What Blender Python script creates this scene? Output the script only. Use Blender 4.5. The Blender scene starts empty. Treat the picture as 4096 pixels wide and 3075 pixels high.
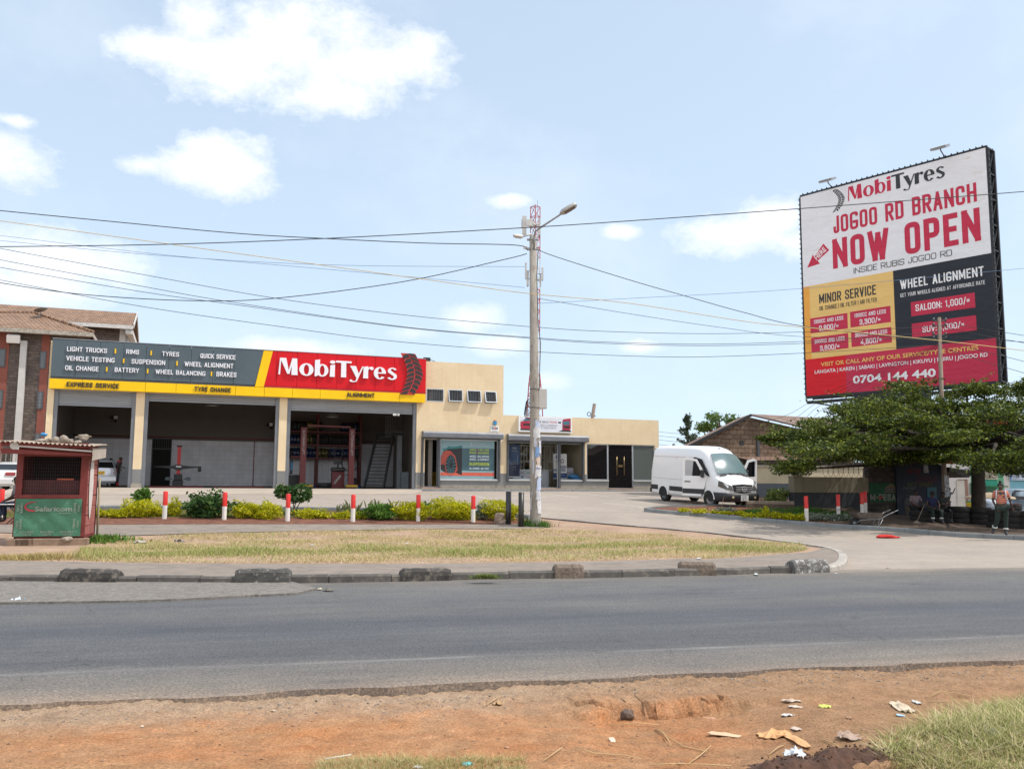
import bpy,bmesh,math,random
from mathutils import Vector,Matrix
import numpy as np
random.seed(7);rnd=random.random
def U(a,b):return a+(b-a)*rnd()
SC=bpy.context.scene
COL=SC.collection
# -- camera
FPX,CX,CY,EYE=1940*4096/2212,2048.0,1537.5,1.65
TH,ROLL=math.atan(221.4/1940),0.006
cam_d=bpy.data.cameras.new('camera');cam=bpy.data.objects.new('camera',cam_d);COL.objects.link(cam)
cam_d.sensor_width=36;cam_d.lens=36*1940/2212;cam_d.clip_end=3000;cam_d.clip_start=.05
RM=Matrix.Rotation(math.pi/2+TH,3,'X')@Matrix.Rotation(ROLL,3,'Z')
cam.matrix_world=Matrix.Translation((0,0,EYE))@RM.to_4x4()
SC.camera=cam
# -- light
SUN_AZ,SUN_EL=math.radians(97),math.radians(58)
SD=Vector((math.sin(SUN_AZ)*math.cos(SUN_EL),math.cos(SUN_AZ)*math.cos(SUN_EL),math.sin(SUN_EL)))
sl=bpy.data.lights.new('sun','SUN');sl.energy=3.0;sl.angle=math.radians(.53);sl.color=(1,.955,.89)
so=bpy.data.objects.new('sun',sl);COL.objects.link(so);so.rotation_euler=SD.to_track_quat('Z','Y').to_euler()
SC.view_settings.view_transform='Standard';SC.view_settings.look='None'
SC.view_settings.exposure=.35;SC.view_settings.gamma=1
SC.cycles.use_adaptive_sampling=True
SC.cycles.max_bounces=7;SC.cycles.use_denoising=True
SKY_STRENGTH=.13
# -- pixel -> world (pixels of the 4096 wide photograph)
CR={'a1':(0,1150,900/1359),'a2':(150,1300,900/1993),'a3':(950,1350,900/2136),'a4':(1650,1400,1050/2212),'a5':(2500,1550,800/1898),'a6':(3100,550,996/1504),'a7':(3050,1450,1046/2172),'a8':(1950,750,550/653),'b1':(0,1900,1000/2212),'b2':(900,1900,1000/2212),'b3':(1800,1900,1000/2212),'b4':(2700,1900,800/2212),'b5':(3400,1750,696/2102),'b6':(0,2500,1400/2212),'b7':(1300,2500,1400/2212),'b8':(2600,2500,1496/2212),'c1':(0,1750,450/1495),'c2':(380,1550,750/2212),'c3':(1130,1580,590/2212),'c4':(1680,1620,470/2054),'c5':(2040,1620,610/2212),'c6':(2580,1760,500/2212),'c7':(3750,1700,346/1277),'c8':(0,1150,620/1584),'d2':(0,500,2100/2212),'d3':(2050,750,2046/2212),'d4':(2040,780,310/1471),'d5':(3500,1850,400/2013),'D':(0,0,4096/2212),'s':(0,0,1)}
def K(c,x,y):
 a,b,s=CR[c];return a+x*s,b+y*s
def ray(c,x,y):
 x,y=K(c,x,y)
 return RM@Vector(((x-CX)/FPX,-(y-CY)/FPX,-1))
PSI=math.radians(76.6)
RN=Vector((-math.cos(PSI),math.sin(PSI)));RT=Vector((math.sin(PSI),math.cos(PSI)))
KN=[(27,0),(31,.15),(34,.42),(37.5,.8),(41,1.0),(46,1.2),(50,1.33),(54,1.42),(60,1.45)]
def proj(p):
 q=RM.transposed()@(Vector(p)-Vector((0,0,EYE)));return CX+FPX*q.x/-q.z,CY-FPX*q.y/-q.z
def tt(x,y):return x*RN.x+y*RN.y
def zt(t):
 if t<=KN[0][0]:return 0.0
 for(a,b),(c,d)in zip(KN,KN[1:]):
  if t<=c:return b+(d-b)*(t-a)/(c-a)
 return KN[-1][1]
def fade(x,y):return min(1,max(0,(30-(x*RT.x+y*RT.y))/6))
def gz(x,y):return zt(tt(x,y))*fade(x,y)
def G(c,x,y,off=0.0):
 d=ray(c,x,y);g=lambda k:EYE+k*d.z-gz(k*d.x,k*d.y)-off
 k=1.5
 while k<150 and g(k)>0:k+=.25
 lo,hi=k-.25,k
 for _ in range(30):
  m=(lo+hi)/2
  if g(m)>0:lo=m
  else:hi=m
 return Vector((lo*d.x,lo*d.y,EYE+lo*d.z))
def PY(c,x,y,Y):
 d=ray(c,x,y);k=Y/d.y
 return Vector((k*d.x,Y,EYE+k*d.z))
class Plane:
 def __init__(s,o,az):
  s.o=Vector((o[0],o[1],0));s.d=Vector((math.sin(az),math.cos(az),0));s.n=Vector((-s.d.y,s.d.x,0));s.rz=math.atan2(s.d.y,s.d.x)
 def __call__(s,c,x,y,back=0.0):
  d=ray(c,x,y);k=(s.o+s.n*back-Vector((0,0,EYE))).dot(s.n)/d.dot(s.n)
  p=Vector((0,0,EYE))+d*k-s.o
  return p.dot(s.d),p.z
 def w(s,x,y,z=0.0):return s.o+s.d*x+s.n*y+Vector((0,0,z))
 def loc(s,p):p=Vector((p[0],p[1],0))-s.o;return p.dot(s.d),p.dot(s.n)
# -- materials
MATS={}
def nodes(name):
 m=bpy.data.materials.new(name);m.use_nodes=True;nt=m.node_tree;nt.nodes.clear()
 o=nt.nodes.new('ShaderNodeOutputMaterial');b=nt.nodes.new('ShaderNodeBsdfPrincipled');nt.links.new(b.outputs[0],o.inputs[0])
 return m,nt,b
def N_(nt,t,**k):
 n=nt.nodes.new('ShaderNode'+t)
 for a,v in k.items():
  if a.startswith('i_'):
   key=a[2:];key=int(key)if key.isdigit()else key.replace('_',' ')
   n.inputs[key].default_value=v
  else:setattr(n,a,v)
 return n
def c4(c):return(c[0],c[1],c[2],1)
def ramp(nt,src,stops,interp='LINEAR'):
 r=nt.nodes.new('ShaderNodeValToRGB');r.color_ramp.interpolation=interp
 e=r.color_ramp.elements
 while len(e)>1:e.remove(e[-1])
 for i,(p,c)in enumerate(stops):
  el=e[0]if i==0 else e.new(p)
  el.position=p;el.color=c4(c)if len(c)==3 else c
 nt.links.new(src,r.inputs[0]);return r.outputs[0]
def mixc(nt,f,a,b,mode='MIX'):
 n=nt.nodes.new('ShaderNodeMix');n.data_type='RGBA';n.blend_type=mode;n.clamp_factor=True
 for i,v in((0,f),(6,a),(7,b)):
  if isinstance(v,(int,float)):n.inputs[i].default_value=v
  elif isinstance(v,tuple):n.inputs[i].default_value=c4(v)
  else:nt.links.new(v,n.inputs[i])
 return n.outputs[2]
def coords(nt,world=False,scale=None):
 if world:s=nt.nodes.new('ShaderNodeNewGeometry').outputs['Position']
 else:s=nt.nodes.new('ShaderNodeTexCoord').outputs['Object']
 if scale:
  mp=nt.nodes.new('ShaderNodeMapping');mp.inputs['Scale'].default_value=scale;nt.links.new(s,mp.inputs[0]);s=mp.outputs[0]
 return s
def noise(nt,co,scale,detail=5,rough=.6,out=0):
 n=nt.nodes.new('ShaderNodeTexNoise');n.inputs['Scale'].default_value=scale;n.inputs['Detail'].default_value=detail;n.inputs['Roughness'].default_value=rough
 nt.links.new(co,n.inputs['Vector']);return n.outputs[out]
def bumpn(nt,b,h,strength,dist=.02):
 n=nt.nodes.new('ShaderNodeBump');n.inputs['Strength'].default_value=strength;n.inputs['Distance'].default_value=dist
 nt.links.new(h,n.inputs['Height']);nt.links.new(n.outputs[0],b.inputs['Normal']);return n
def mat(name,col,rough=.8,metal=0,var=.18,scale=2.5,col2=None,c2at=.5,bump=0,bscale=30,bdist=.01,world=False,spec=.5,stretch=None,coat=0,alpha=None):
 """two-tone noise paint / stone / metal"""
 if name in MATS:return MATS[name]
 m,nt,b=nodes(name);co=coords(nt,world,stretch)
 f=noise(nt,co,scale,7,.65)
 lo=tuple(c*(1-var)for c in col);hi=tuple(min(1,c*(1+var))for c in col)
 c=ramp(nt,f,[(.3,lo),(.7,hi)])
 if col2:
  f2=noise(nt,co,scale*2.3,8,.7)
  c=mixc(nt,ramp(nt,f2,[(c2at,(0,0,0)),(min(1,c2at+.12),(1,1,1))]),c,tuple(col2))
 nt.links.new(c,b.inputs['Base Color'])
 b.inputs['Roughness'].default_value=rough;b.inputs['Metallic'].default_value=metal
 b.inputs['Specular IOR Level'].default_value=spec;b.inputs['Coat Weight'].default_value=coat
 if alpha is not None:b.inputs['Alpha'].default_value=alpha
 if bump:bumpn(nt,b,noise(nt,co,bscale,6,.6),bump,bdist)
 MATS[name]=m;return m
def math_(nt,op,a,b=None,c=None):
 n=nt.nodes.new('ShaderNodeMath');n.operation=op
 for i,v in enumerate((a,b,c)):
  if v is None:continue
  if isinstance(v,(int,float)):n.inputs[i].default_value=v
  else:nt.links.new(v,n.inputs[i])
 return n.outputs[0]
# -- sky: nishita with thin veil and cumulus (by direction)
W=bpy.data.worlds.new('World');SC.world=W;W.use_nodes=True
def build_sky():
 nt=W.node_tree;nt.nodes.clear()
 out=nt.nodes.new('ShaderNodeOutputWorld');bg=nt.nodes.new('ShaderNodeBackground');nt.links.new(bg.outputs[0],out.inputs[0])
 sky=nt.nodes.new('ShaderNodeTexSky');sky.sky_type='NISHITA';sky.sun_disc=False
 sky.sun_elevation=SUN_EL;sky.sun_rotation=SUN_AZ;sky.altitude=1600;sky.air_density=1.0;sky.dust_density=1.6;sky.ozone_density=1.2
 bg.inputs[1].default_value=SKY_STRENGTH
 co=nt.nodes.new('ShaderNodeTexCoord').outputs['Generated']
 sep=nt.nodes.new('ShaderNodeSeparateXYZ');nt.links.new(co,sep.inputs[0])
 # thin high veil that whitens the sky towards the horizon
 # haze glows towards the sun; sky behind the camera brightened as added fill light
 def dotc(vec):
  n=nt.nodes.new('ShaderNodeVectorMath');n.operation='DOT_PRODUCT';nt.links.new(co,n.inputs[0]);n.inputs[1].default_value=vec;return n.outputs[1]
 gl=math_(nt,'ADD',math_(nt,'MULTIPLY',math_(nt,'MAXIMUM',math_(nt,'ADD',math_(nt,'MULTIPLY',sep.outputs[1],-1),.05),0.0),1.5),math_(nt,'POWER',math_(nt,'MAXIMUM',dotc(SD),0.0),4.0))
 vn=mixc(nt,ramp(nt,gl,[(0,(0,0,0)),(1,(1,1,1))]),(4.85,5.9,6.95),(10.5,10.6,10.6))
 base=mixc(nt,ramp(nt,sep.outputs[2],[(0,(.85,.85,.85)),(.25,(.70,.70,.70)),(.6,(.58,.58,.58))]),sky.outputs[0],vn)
 ell=[(430,50,75,75),(400,110,130,40),(500,120,150,75),(640,100,180,100),(760,130,160,105),(880,125,95,55),(740,205,130,50),(320,105,70,28),(320,360,70,24),(440,375,130,42),(510,365,85,60),(460,320,60,26),(5,335,95,60),(40,262,40,16),(1600,505,140,42),(1680,470,80,42),(1100,435,55,20),(1345,500,42,16),(120,560,150,55),(70,630,130,45),(1010,690,85,32),(1085,745,70,26),(1190,825,60,26),(1385,748,50,15),(640,755,130,22),(1770,520,90,40),(900,720,60,20)]
 cur=None
 for(u,v,a,b_)in ell:
  d=ray('D',u,v).normalized();r=Vector((d.y,-d.x,0)).normalized();up=r.cross(d)
  def dot(vec,s):
   n=nt.nodes.new('ShaderNodeVectorMath');n.operation='DOT_PRODUCT';nt.links.new(co,n.inputs[0]);n.inputs[1].default_value=vec*s;return n.outputs[1]
  A,B=dot(r,1940/a),dot(up,1940/b_)
  q=math_(nt,'ADD',math_(nt,'MULTIPLY',A,A),math_(nt,'MULTIPLY',B,B))
  q=math_(nt,'SQRT',q)
  q=math_(nt,'SUBTRACT',1.0,q)
  cur=q if cur is None else math_(nt,'SMOOTH_MAX',cur,q,.25)
 mp=nt.nodes.new('ShaderNodeMapping');mp.inputs['Scale'].default_value=(1,1,1.5);nt.links.new(co,mp.inputs[0])
 n1=noise(nt,mp.outputs[0],8,14,.68);n2=noise(nt,mp.outputs[0],34,10,.75)
 dn=math_(nt,'ADD',cur,math_(nt,'MULTIPLY',math_(nt,'SUBTRACT',n1,.5),2.5))
 dn=math_(nt,'ADD',dn,math_(nt,'MULTIPLY',math_(nt,'SUBTRACT',n2,.5),1.0))
 dn=math_(nt,'ADD',dn,.12)
 al=ramp(nt,dn,[(.0,(0,0,0)),(.3,(.35,.35,.35)),(.9,(1,1,1))])
 base=mixc(nt,ramp(nt,noise(nt,mp.outputs[0],3.2,9,.6),[(.48,(0,0,0)),(.78,(.28,.28,.28))]),base,(7.2,7.4,7.7))
 cc=ramp(nt,n1,[(.3,(6.5,6.7,7.1)),(.62,(7.9,7.9,7.95))])
 fade=ramp(nt,sep.outputs[2],[(.05,(.3,.3,.3)),(.35,(.95,.95,.95))])
 al=mixc(nt,1.0,al,fade,'MULTIPLY')
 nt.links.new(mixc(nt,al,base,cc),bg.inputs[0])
build_sky()
# -- mesh builder
class MB:
 def __init__(s,M=None):s.v,s.f,s.mi,s.M,s.sm=[],[],[],M,[]
 def add(s,vs,fs,mi=0,smooth=False):
  o=len(s.v)
  if s.M is not None:vs=[s.M@Vector(v)for v in vs]
  s.v+=[tuple(v)for v in vs];s.f+=[[i+o for i in f]for f in fs];s.mi+=[mi]*len(fs);s.sm+=[smooth]*len(fs);return s
 def box(s,x0,x1,y0,y1,z0,z1,mi=0,rot=None,piv=None,bev=0):
  if bev:
   b=bev;vs=[]
   for z,i in((z0,b),(z0+b,0),(z1-b,0),(z1,b)):
    for px,py in((x0+i+(b if i==0 else 0)*0,y0+i),(x1-i,y0+i),(x1-i,y1-i),(x0+i,y1-i)):vs.append((px,py,z))
   fs=[[3,2,1,0],[12,13,14,15]]
   for L in range(3):
    for k in range(4):a=L*4+k;c=L*4+(k+1)%4;fs.append([a,c,c+4,a+4])
  else:
   vs=[(x0,y0,z0),(x1,y0,z0),(x1,y1,z0),(x0,y1,z0),(x0,y0,z1),(x1,y0,z1),(x1,y1,z1),(x0,y1,z1)]
   fs=[[3,2,1,0],[4,5,6,7],[0,1,5,4],[1,2,6,5],[2,3,7,6],[3,0,4,7]]
  if rot is not None:
   piv=Vector(piv or((x0+x1)/2,(y0+y1)/2,(z0+z1)/2));vs=[rot@(Vector(v)-piv)+piv for v in vs]
  return s.add(vs,fs,mi)
 def bar(s,p,q,w,h=None,mi=0):
  p,q=Vector(p),Vector(q);h=h or w;d=(q-p).normalized()
  a=d.cross(Vector((0,0,1)));
  if a.length<.01:a=Vector((1,0,0))
  a.normalize();b=a.cross(d)
  vs=[c+a*i*w/2+b*j*h/2 for c in(p,q)for i,j in((-1,-1),(1,-1),(1,1),(-1,1))]
  return s.add(vs,[[0,1,2,3],[7,6,5,4],[0,4,5,1],[1,5,6,2],[2,6,7,3],[3,7,4,0]],mi)
 def tube(s,pts,r,n=8,mi=0,cap=True,smooth=True):
  pts=[Vector(p)for p in pts];rs=r if isinstance(r,(list,tuple))else[r]*len(pts);vs,fs=[],[]
  ref=None
  for i,p in enumerate(pts):
   d=(pts[min(i+1,len(pts)-1)]-pts[max(i-1,0)]).normalized()
   if ref is None:ref=Vector((0,0,1))if abs(d.z)<.9 else Vector((1,0,0))
   a=(ref-d*ref.dot(d)).normalized();b=d.cross(a);ref=a
   for k in range(n):
    t=2*math.pi*k/n;vs.append(p+(a*math.cos(t)+b*math.sin(t))*rs[i])
  for i in range(len(pts)-1):
   for k in range(n):fs.append([i*n+k,i*n+(k+1)%n,(i+1)*n+(k+1)%n,(i+1)*n+k])
  if cap:fs+=[list(range(n))[::-1],list(range(len(vs)-n,len(vs)))]
  return s.add(vs,fs,mi,smooth)
 def poly(s,pts,y0,y1,mi=0):
  n=len(pts);vs=[(x,y0,z)for x,z in pts]+[(x,y1,z)for x,z in pts]
  return s.add(vs,[list(range(n)),list(range(2*n-1,n-1,-1))]+[[i,i+n,(i+1)%n+n,(i+1)%n]for i in range(n)],mi)
 def prism(s,pts,z0,z1,mi=0):
  n=len(pts);vs=[(x,y,z0)for x,y in pts]+[(x,y,z1)for x,y in pts]
  return s.add(vs,[list(range(n))[::-1],list(range(n,2*n))]+[[i,(i+1)%n,(i+1)%n+n,i+n]for i in range(n)],mi)
 def lathe(s,prof,c=(0,0,0),n=16,mi=0,axis='Z',smooth=True):
  vs,fs=[],[]
  for r,h in prof:
   for k in range(n):
    t=2*math.pi*k/n;a,b=r*math.cos(t),r*math.sin(t)
    v=(a,b,h)if axis=='Z' else((h,a,b)if axis=='X' else(a,h,b))
    vs.append(Vector(v)+Vector(c))
  m=len(prof)
  for i in range(m-1):
   for k in range(n):fs.append([i*n+k,i*n+(k+1)%n,(i+1)*n+(k+1)%n,(i+1)*n+k])
  return s.add(vs,fs,mi,smooth)
 def loft(s,rings,mi=0,smooth=True,closed=True,cap=True):
  n=len(rings[0]);vs=[p for r in rings for p in r];fs=[]
  for i in range(len(rings)-1):
   for k in range(n if closed else n-1):fs.append([i*n+k,i*n+(k+1)%n,(i+1)*n+(k+1)%n,(i+1)*n+k])
  if cap:fs+=[list(range(n))[::-1],list(range(len(vs)-n,len(vs)))]
  return s.add(vs,fs,mi,smooth)
 def blob(s,c,r,mi=0,n=2,jit=.15,seed=0,smooth=False,flat=1):
  bm=bmesh.new();bmesh.ops.create_icosphere(bm,subdivisions=n,radius=1);R=random.Random(seed)
  ph=[(R.uniform(-2,2),R.uniform(-2,2),R.uniform(-2,2),R.uniform(0,6))for _ in range(6)]
  rr=r if isinstance(r,(tuple,list))else(r,r,r);vs=[]
  for v in bm.verts:
   k=1+sum(math.sin(v.co.x*a*2+v.co.y*b*2+v.co.z*g*2+d)for a,b,g,d in ph)/6*jit*2.5+R.uniform(-jit,jit)*.3
   vs.append((c[0]+v.co.x*rr[0]*k,c[1]+v.co.y*rr[1]*k,c[2]+v.co.z*rr[2]*k))
  fs=[[v.index for v in f.verts]for f in bm.faces];bm.free();return s.add(vs,fs,mi,smooth)
 def build(s,name,mats,parent=None,loc=None,rz=None,origin=None):
  me=bpy.data.meshes.new(name)
  vs=s.v
  if origin is not None:vs=[(v[0]-origin[0],v[1]-origin[1],v[2]-origin[2])for v in vs]
  me.from_pydata(vs,[],s.f);mats=mats if isinstance(mats,(list,tuple))else[mats]
  for m in mats:me.materials.append(m)
  if len(mats)>1:me.polygons.foreach_set('material_index',s.mi)
  if any(s.sm):me.polygons.foreach_set('use_smooth',s.sm)
  me.update();o=bpy.data.objects.new(name,me);COL.objects.link(o)
  if parent is not None:o.parent=parent
  if origin is not None:o.location=origin
  if loc is not None:o.location=loc
  if rz is not None:o.rotation_euler=(0,0,rz)
  return o
 def each(s,name,mats,parent,**k):
  n=len(s.v);par=list(range(n))
  def find(a):
   while par[a]!=a:par[a]=par[par[a]];a=par[a]
   return a
  for f in s.f:
   r=find(f[0])
   for i in f[1:]:par[find(i)]=r
  gr={}
  for fi,f in enumerate(s.f):gr.setdefault(find(f[0]),[]).append(fi)
  out=[]
  for fl in gr.values():
   m=MB();idx={}
   for fi in fl:
    g=[]
    for i in s.f[fi]:
     if i not in idx:idx[i]=len(m.v);m.v.append(s.v[i])
     g.append(idx[i])
    m.f.append(g);m.mi.append(s.mi[fi]);m.sm.append(s.sm[fi])
   out.append(m.build(name,mats,parent,**k))
  return out
def tag(o,label=None,cat=None,group=None,kind=None):
 if label:o['label']=label
 if cat:o['category']=cat
 if group:o['group']=group
 if kind:o['kind']=kind
 return o
def thing(name,label,cat,loc=(0,0,0),rz=0,group=None):
 o=bpy.data.objects.new(name,None);COL.objects.link(o);o.location=loc;o.rotation_euler=(0,0,rz);o.empty_display_size=.2
 return tag(o,label,cat,group)
def dup(root,loc=None,rz=None,label=None,group=None,scale=None):
 def cp(o,par):
  c=o.copy();COL.objects.link(c)
  if par is not None:c.parent=par
  for ch in o.children:cp(ch,c)
  return c
 r=cp(root,None)
 if loc is not None:r.location=loc
 if rz is not None:r.rotation_euler=(0,0,rz)
 if scale is not None:r.scale=scale
 if label:r['label']=label
 if group:r['group']=group
 return r
# -- lettering
def text_mesh(s,bold=0,shear=0,ext=.01,res=2):
 cu=bpy.data.curves.new('t','FONT');cu.body=s;cu.offset=bold;cu.shear=shear;cu.extrude=0;cu.resolution_u=res;cu.fill_mode='FRONT'
 o=bpy.data.objects.new('t',cu);COL.objects.link(o);bpy.context.view_layer.update()
 me=bpy.data.meshes.new_from_object(o.evaluated_get(bpy.context.evaluated_depsgraph_get()))
 vs=[tuple(v.co)for v in me.vertices];fs=[list(p.vertices)for p in me.polygons]
 bpy.data.objects.remove(o);bpy.data.curves.remove(cu);bpy.data.meshes.remove(me)
 return vs,fs
GLY={'A':(.95,'0,0 .5,1|1,0 .5,1|.2,.3 .8,.3'),'B':(.9,'0,0 0,1|r0,1 1,1 1,.53 0,.53|r0,.53 1,.53 1,0 0,0'),'C':(.9,'r1,.74 1,1 0,1 0,0 1,0 1,.26'),'D':(.9,'0,0 0,1|r0,1 1,1 1,0 0,0'),'E':(.75,'1,1 0,1 0,0 1,0|0,.52 .85,.52'),'F':(.72,'1,1 0,1 0,0|0,.5 .85,.5'),'G':(1.0,'r1,.86 1,1 0,1 0,0 1,0 1,.40|1,.42 .5,.42'),'H':(.95,'0,0 0,1|1,0 1,1|0,.52 1,.52'),'I':(.02,'.5,0 .5,1'),'J':(.6,'r1,1 1,0 0,0 0,.3'),'K':(.92,'0,0 0,1|1,1 .05,.42|.35,.6 1,0'),'L':(.7,'0,1 0,0 1,0'),'M':(1.3,'0,0 0,1|1,0 1,1|.03,.97 .5,.2|.97,.97 .5,.2'),'N':(1.0,'0,0 0,1|1,0 1,1|.02,.98 .98,.02'),'O':(.9,'c0,0 1,0 1,1 0,1'),'P':(.88,'0,0 0,1|r0,1 1,1 1,.45 0,.45'),'Q':(.9,'c0,0 1,0 1,1 0,1|.6,.25 1.1,-.06'),'R':(.92,'0,0 0,1|r0,1 1,1 1,.47 0,.47|.5,.47 1,0'),'S':(.9,'r1,.77 1,1 0,1 0,.56 1,.44 1,0 0,0 0,.23'),'T':(.9,'0,1 1,1|.5,1 .5,0'),'U':(.9,'r0,1 0,0 1,0 1,1'),'V':(.95,'0,1 .5,0|1,1 .5,0'),'W':(1.5,'0,1 .27,0|.5,.9 .27,0|.5,.9 .73,0|1,1 .73,0'),'X':(.95,'0,0 1,1|0,1 1,0'),'Y':(.95,'0,1 .5,.45 1,1|.5,.45 .5,0'),'Z':(.8,'0,1 1,1|1,.98 0,.02|0,0 1,0'),'0':(.85,'c0,0 1,0 1,1 0,1'),'1':(.4,'0,.8 .7,1 .7,0'),'2':(.8,'r0,.7 0,1 1,1 1,.6 0,.02|0,0 1,0'),'3':(.8,'r0,.74 0,1 1,1 1,.54 .35,.54|r.35,.54 1,.54 1,0 0,0 0,.26'),'4':(.9,'.78,0 .78,1 0,.27 1.08,.27'),'5':(.8,'.95,1 .05,1 .03,.56|r0,.6 1,.66 1,0 0,0 0,.25'),'6':(.85,'r1,.76 1,1 0,1 0,0 1,0 1,.58 0,.56'),'7':(.8,'0,1 1,1 .35,0'),'8':(.85,'c0,.53 1,.53 1,1 0,1|c0,.53 1,.53 1,0 0,0'),'9':(.85,'r0,.24 0,0 1,0 1,1 0,1 0,.42 1,.44'),',':(.1,'.6,.06 .3,-.16'),'.':(.02,'.5,0 .5,.04'),':':(.02,'.5,.05 .5,.09|.5,.6 .5,.64'),'/':(.55,'0,-.05 1,1.05'),'=':(.6,'0,.35 1,.35|0,.62 1,.62'),'|':(.02,'.5,-.1 .5,1.05'),'&':(.95,'r1,.5 .7,0 0,0 0,.42 .75,.72 .7,1 .2,1 .18,.75 1,0'),' ':(.35,''),'-':(.5,'0,.5 1,.5')}
def stroke_text(s,tw,w=.2,sp=.12):
 """block capitals, height 1, total width tw; returns list of convex strips (x, y)"""
 n=len(s);sg=sum(GLY[c][0]for c in s);k=max(.12,(tw-(n-1)*sp-n*w)/sg);x=0;out=[]
 tot=sum(GLY[c][0]*k+w for c in s)+(n-1)*sp;f=tw/tot
 for c in s:
  gw=GLY[c][0]*k
  for pl in(GLY[c][1].split('|')if GLY[c][1]else[]):
   fl=pl[0]if pl[0]in 'rc' else '';P=[tuple(map(float,q.split(',')))for q in pl.lstrip('rc').split()]
   P=[Vector((x+w/2+a*gw,w/2+b*(1-w)))for a,b in P]
   if fl:
    rr=min(.22,max(.06,gw*.42));Q=[];m=len(P)
    for i in range(m):
     if fl=='r' and i in(0,m-1):Q.append(P[i]);continue
     a,b,c_=P[i-1],P[i],P[(i+1)%m];d1=(a-b);d2=(c_-b);r1=min(rr,d1.length/2);r2=min(rr,d2.length/2)
     p,q=b+d1.normalized()*r1,b+d2.normalized()*r2
     for t in(0,.25,.5,.75,1):Q.append(p*(1-t)**2+b*2*t*(1-t)+q*t*t)
    P=Q+([Q[0]]if fl=='c' else[])
   m=len(P);L,Rr=[],[]
   for i in range(m):
    cl=(fl=='c')
    a=P[i-1]if i>0 else(P[-2]if cl else None);b=P[i+1]if i<m-1 else(P[1]if cl else None)
    d1=(P[i]-a).normalized()if a is not None and(P[i]-a).length>1e-6 else None;d2=(b-P[i]).normalized()if b is not None and(b-P[i]).length>1e-6 else None
    d1=d1 or d2;d2=d2 or d1;d=(d1+d2)
    d=d.normalized()if d.length>.05 else d1
    nn=Vector((-d.y,d.x));sc=min(1.9,1/max(.3,nn.dot(Vector((-d1.y,d1.x)))))*w/2
    e=Vector((0,0))
    if a is None:e=-d1*w/2*.98
    if b is None:e=d1*w/2*.98
    if pl[0]in 'rc' and(a is None or b is None)and GLY[c][0]>.5 and c in 'BDPR':e=e*0
    L.append(P[i]+nn*sc+e);Rr.append(P[i]-nn*sc+e)
   out.append((L,Rr))
  x+=gw+w+sp
 return[([Vector((p.x*f,p.y))for p in L],[Vector((p.x*f,p.y))for p in R])for L,R in out]
def text(s,x0,x1,z0,z1,y,m,parent,bold=.02,shear=0,ext=.0,name='lettering',rot=0,M=None,font=None):
 """caps of the line fill the box x0..x1, z0..z1 in the parent's xz plane, facing -y"""
 W_,H_=x1-x0,z1-z0
 if rot:W_,H_=H_,W_
 mb=MB(M)
 def mp(u,v):
  if rot<0:return(x0+v,z1-u)
  if rot>0:return(x1-v,z0+u)
  return(x0+u,z0+v)
 if s.upper()==s and font is None:
  e=0
  for L,R in stroke_text(s,W_/H_,min(.095+bold*2.0,max(.1,.29*W_/H_/len(s))),min(.12,.19*W_/H_/len(s))):
   e+=1;yy=y-(e%5)*.0007;m_=len(L);sh=shear*.25
   vs=[(lambda q:(q[0],yy,q[1]))(mp((p.x+p.y*sh)*H_,p.y*H_))for p in L+R]
   fs=[[i,i+1,m_+i+1,m_+i]for i in range(m_-1)]
   mb.add(vs,fs)
   if ext:
    b=len(vs);v2=vs+[(v[0],y+ext,v[2])for v in vs];ed=[(i,i+1)for i in range(m_-1)]+[(m_+i+1,m_+i)for i in range(m_-1)]+[(m_,0),(m_-1,2*m_-1)]
    mb.add(v2,[[a,c,c+b,a+b]for a,c in ed])
  return mb.build(name,m,parent)
 vs,fs=text_mesh(s,bold,shear,0,4)
 ref,_=text_mesh('H',bold,0)
 ax=min(v[0]for v in vs);bx=max(v[0]for v in vs);az=min(v[1]for v in ref);bz=max(v[1]for v in ref)
 P=[mp((v[0]-ax)/(bx-ax)*W_,(v[1]-az)/(bz-az)*H_)for v in vs]
 mb.add([(p[0],y,p[1])for p in P],fs);return mb.build(name,m,parent)
def ell(cx,cy,rx,ry,n=26,a0=0,a1=360):
 return[(cx+rx*math.cos(math.radians(a0+(a1-a0)*i/n)),cy+ry*math.sin(math.radians(a0+(a1-a0)*i/n)))for i in range(n+1)]
def ringp(mb,cx,cy,rx,ry,ix,iy,a0=0,a1=360,y0=0,y1=.02):
 A,B=ell(cx,cy,rx,ry,26,a0,a1),ell(cx,cy,ix,iy,26,a0,a1)
 for i in range(26):mb.poly([A[i],A[i+1],B[i+1],B[i]][::-1],y0,y1)
def logo_letters(s,ext=.02):
 """flared high-contrast display letters, units of 1/120 x-height; returns list of (char, MB-builder)"""
 out,x=[],0
 ADV={'M':186,'o':140,'b':138,'i':62,'T':128,'y':122,'r':100,'e':128,'s':104}
 for ch in s:
  out.append((ch,x));x+=ADV[ch]
 return out,x-12
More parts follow.
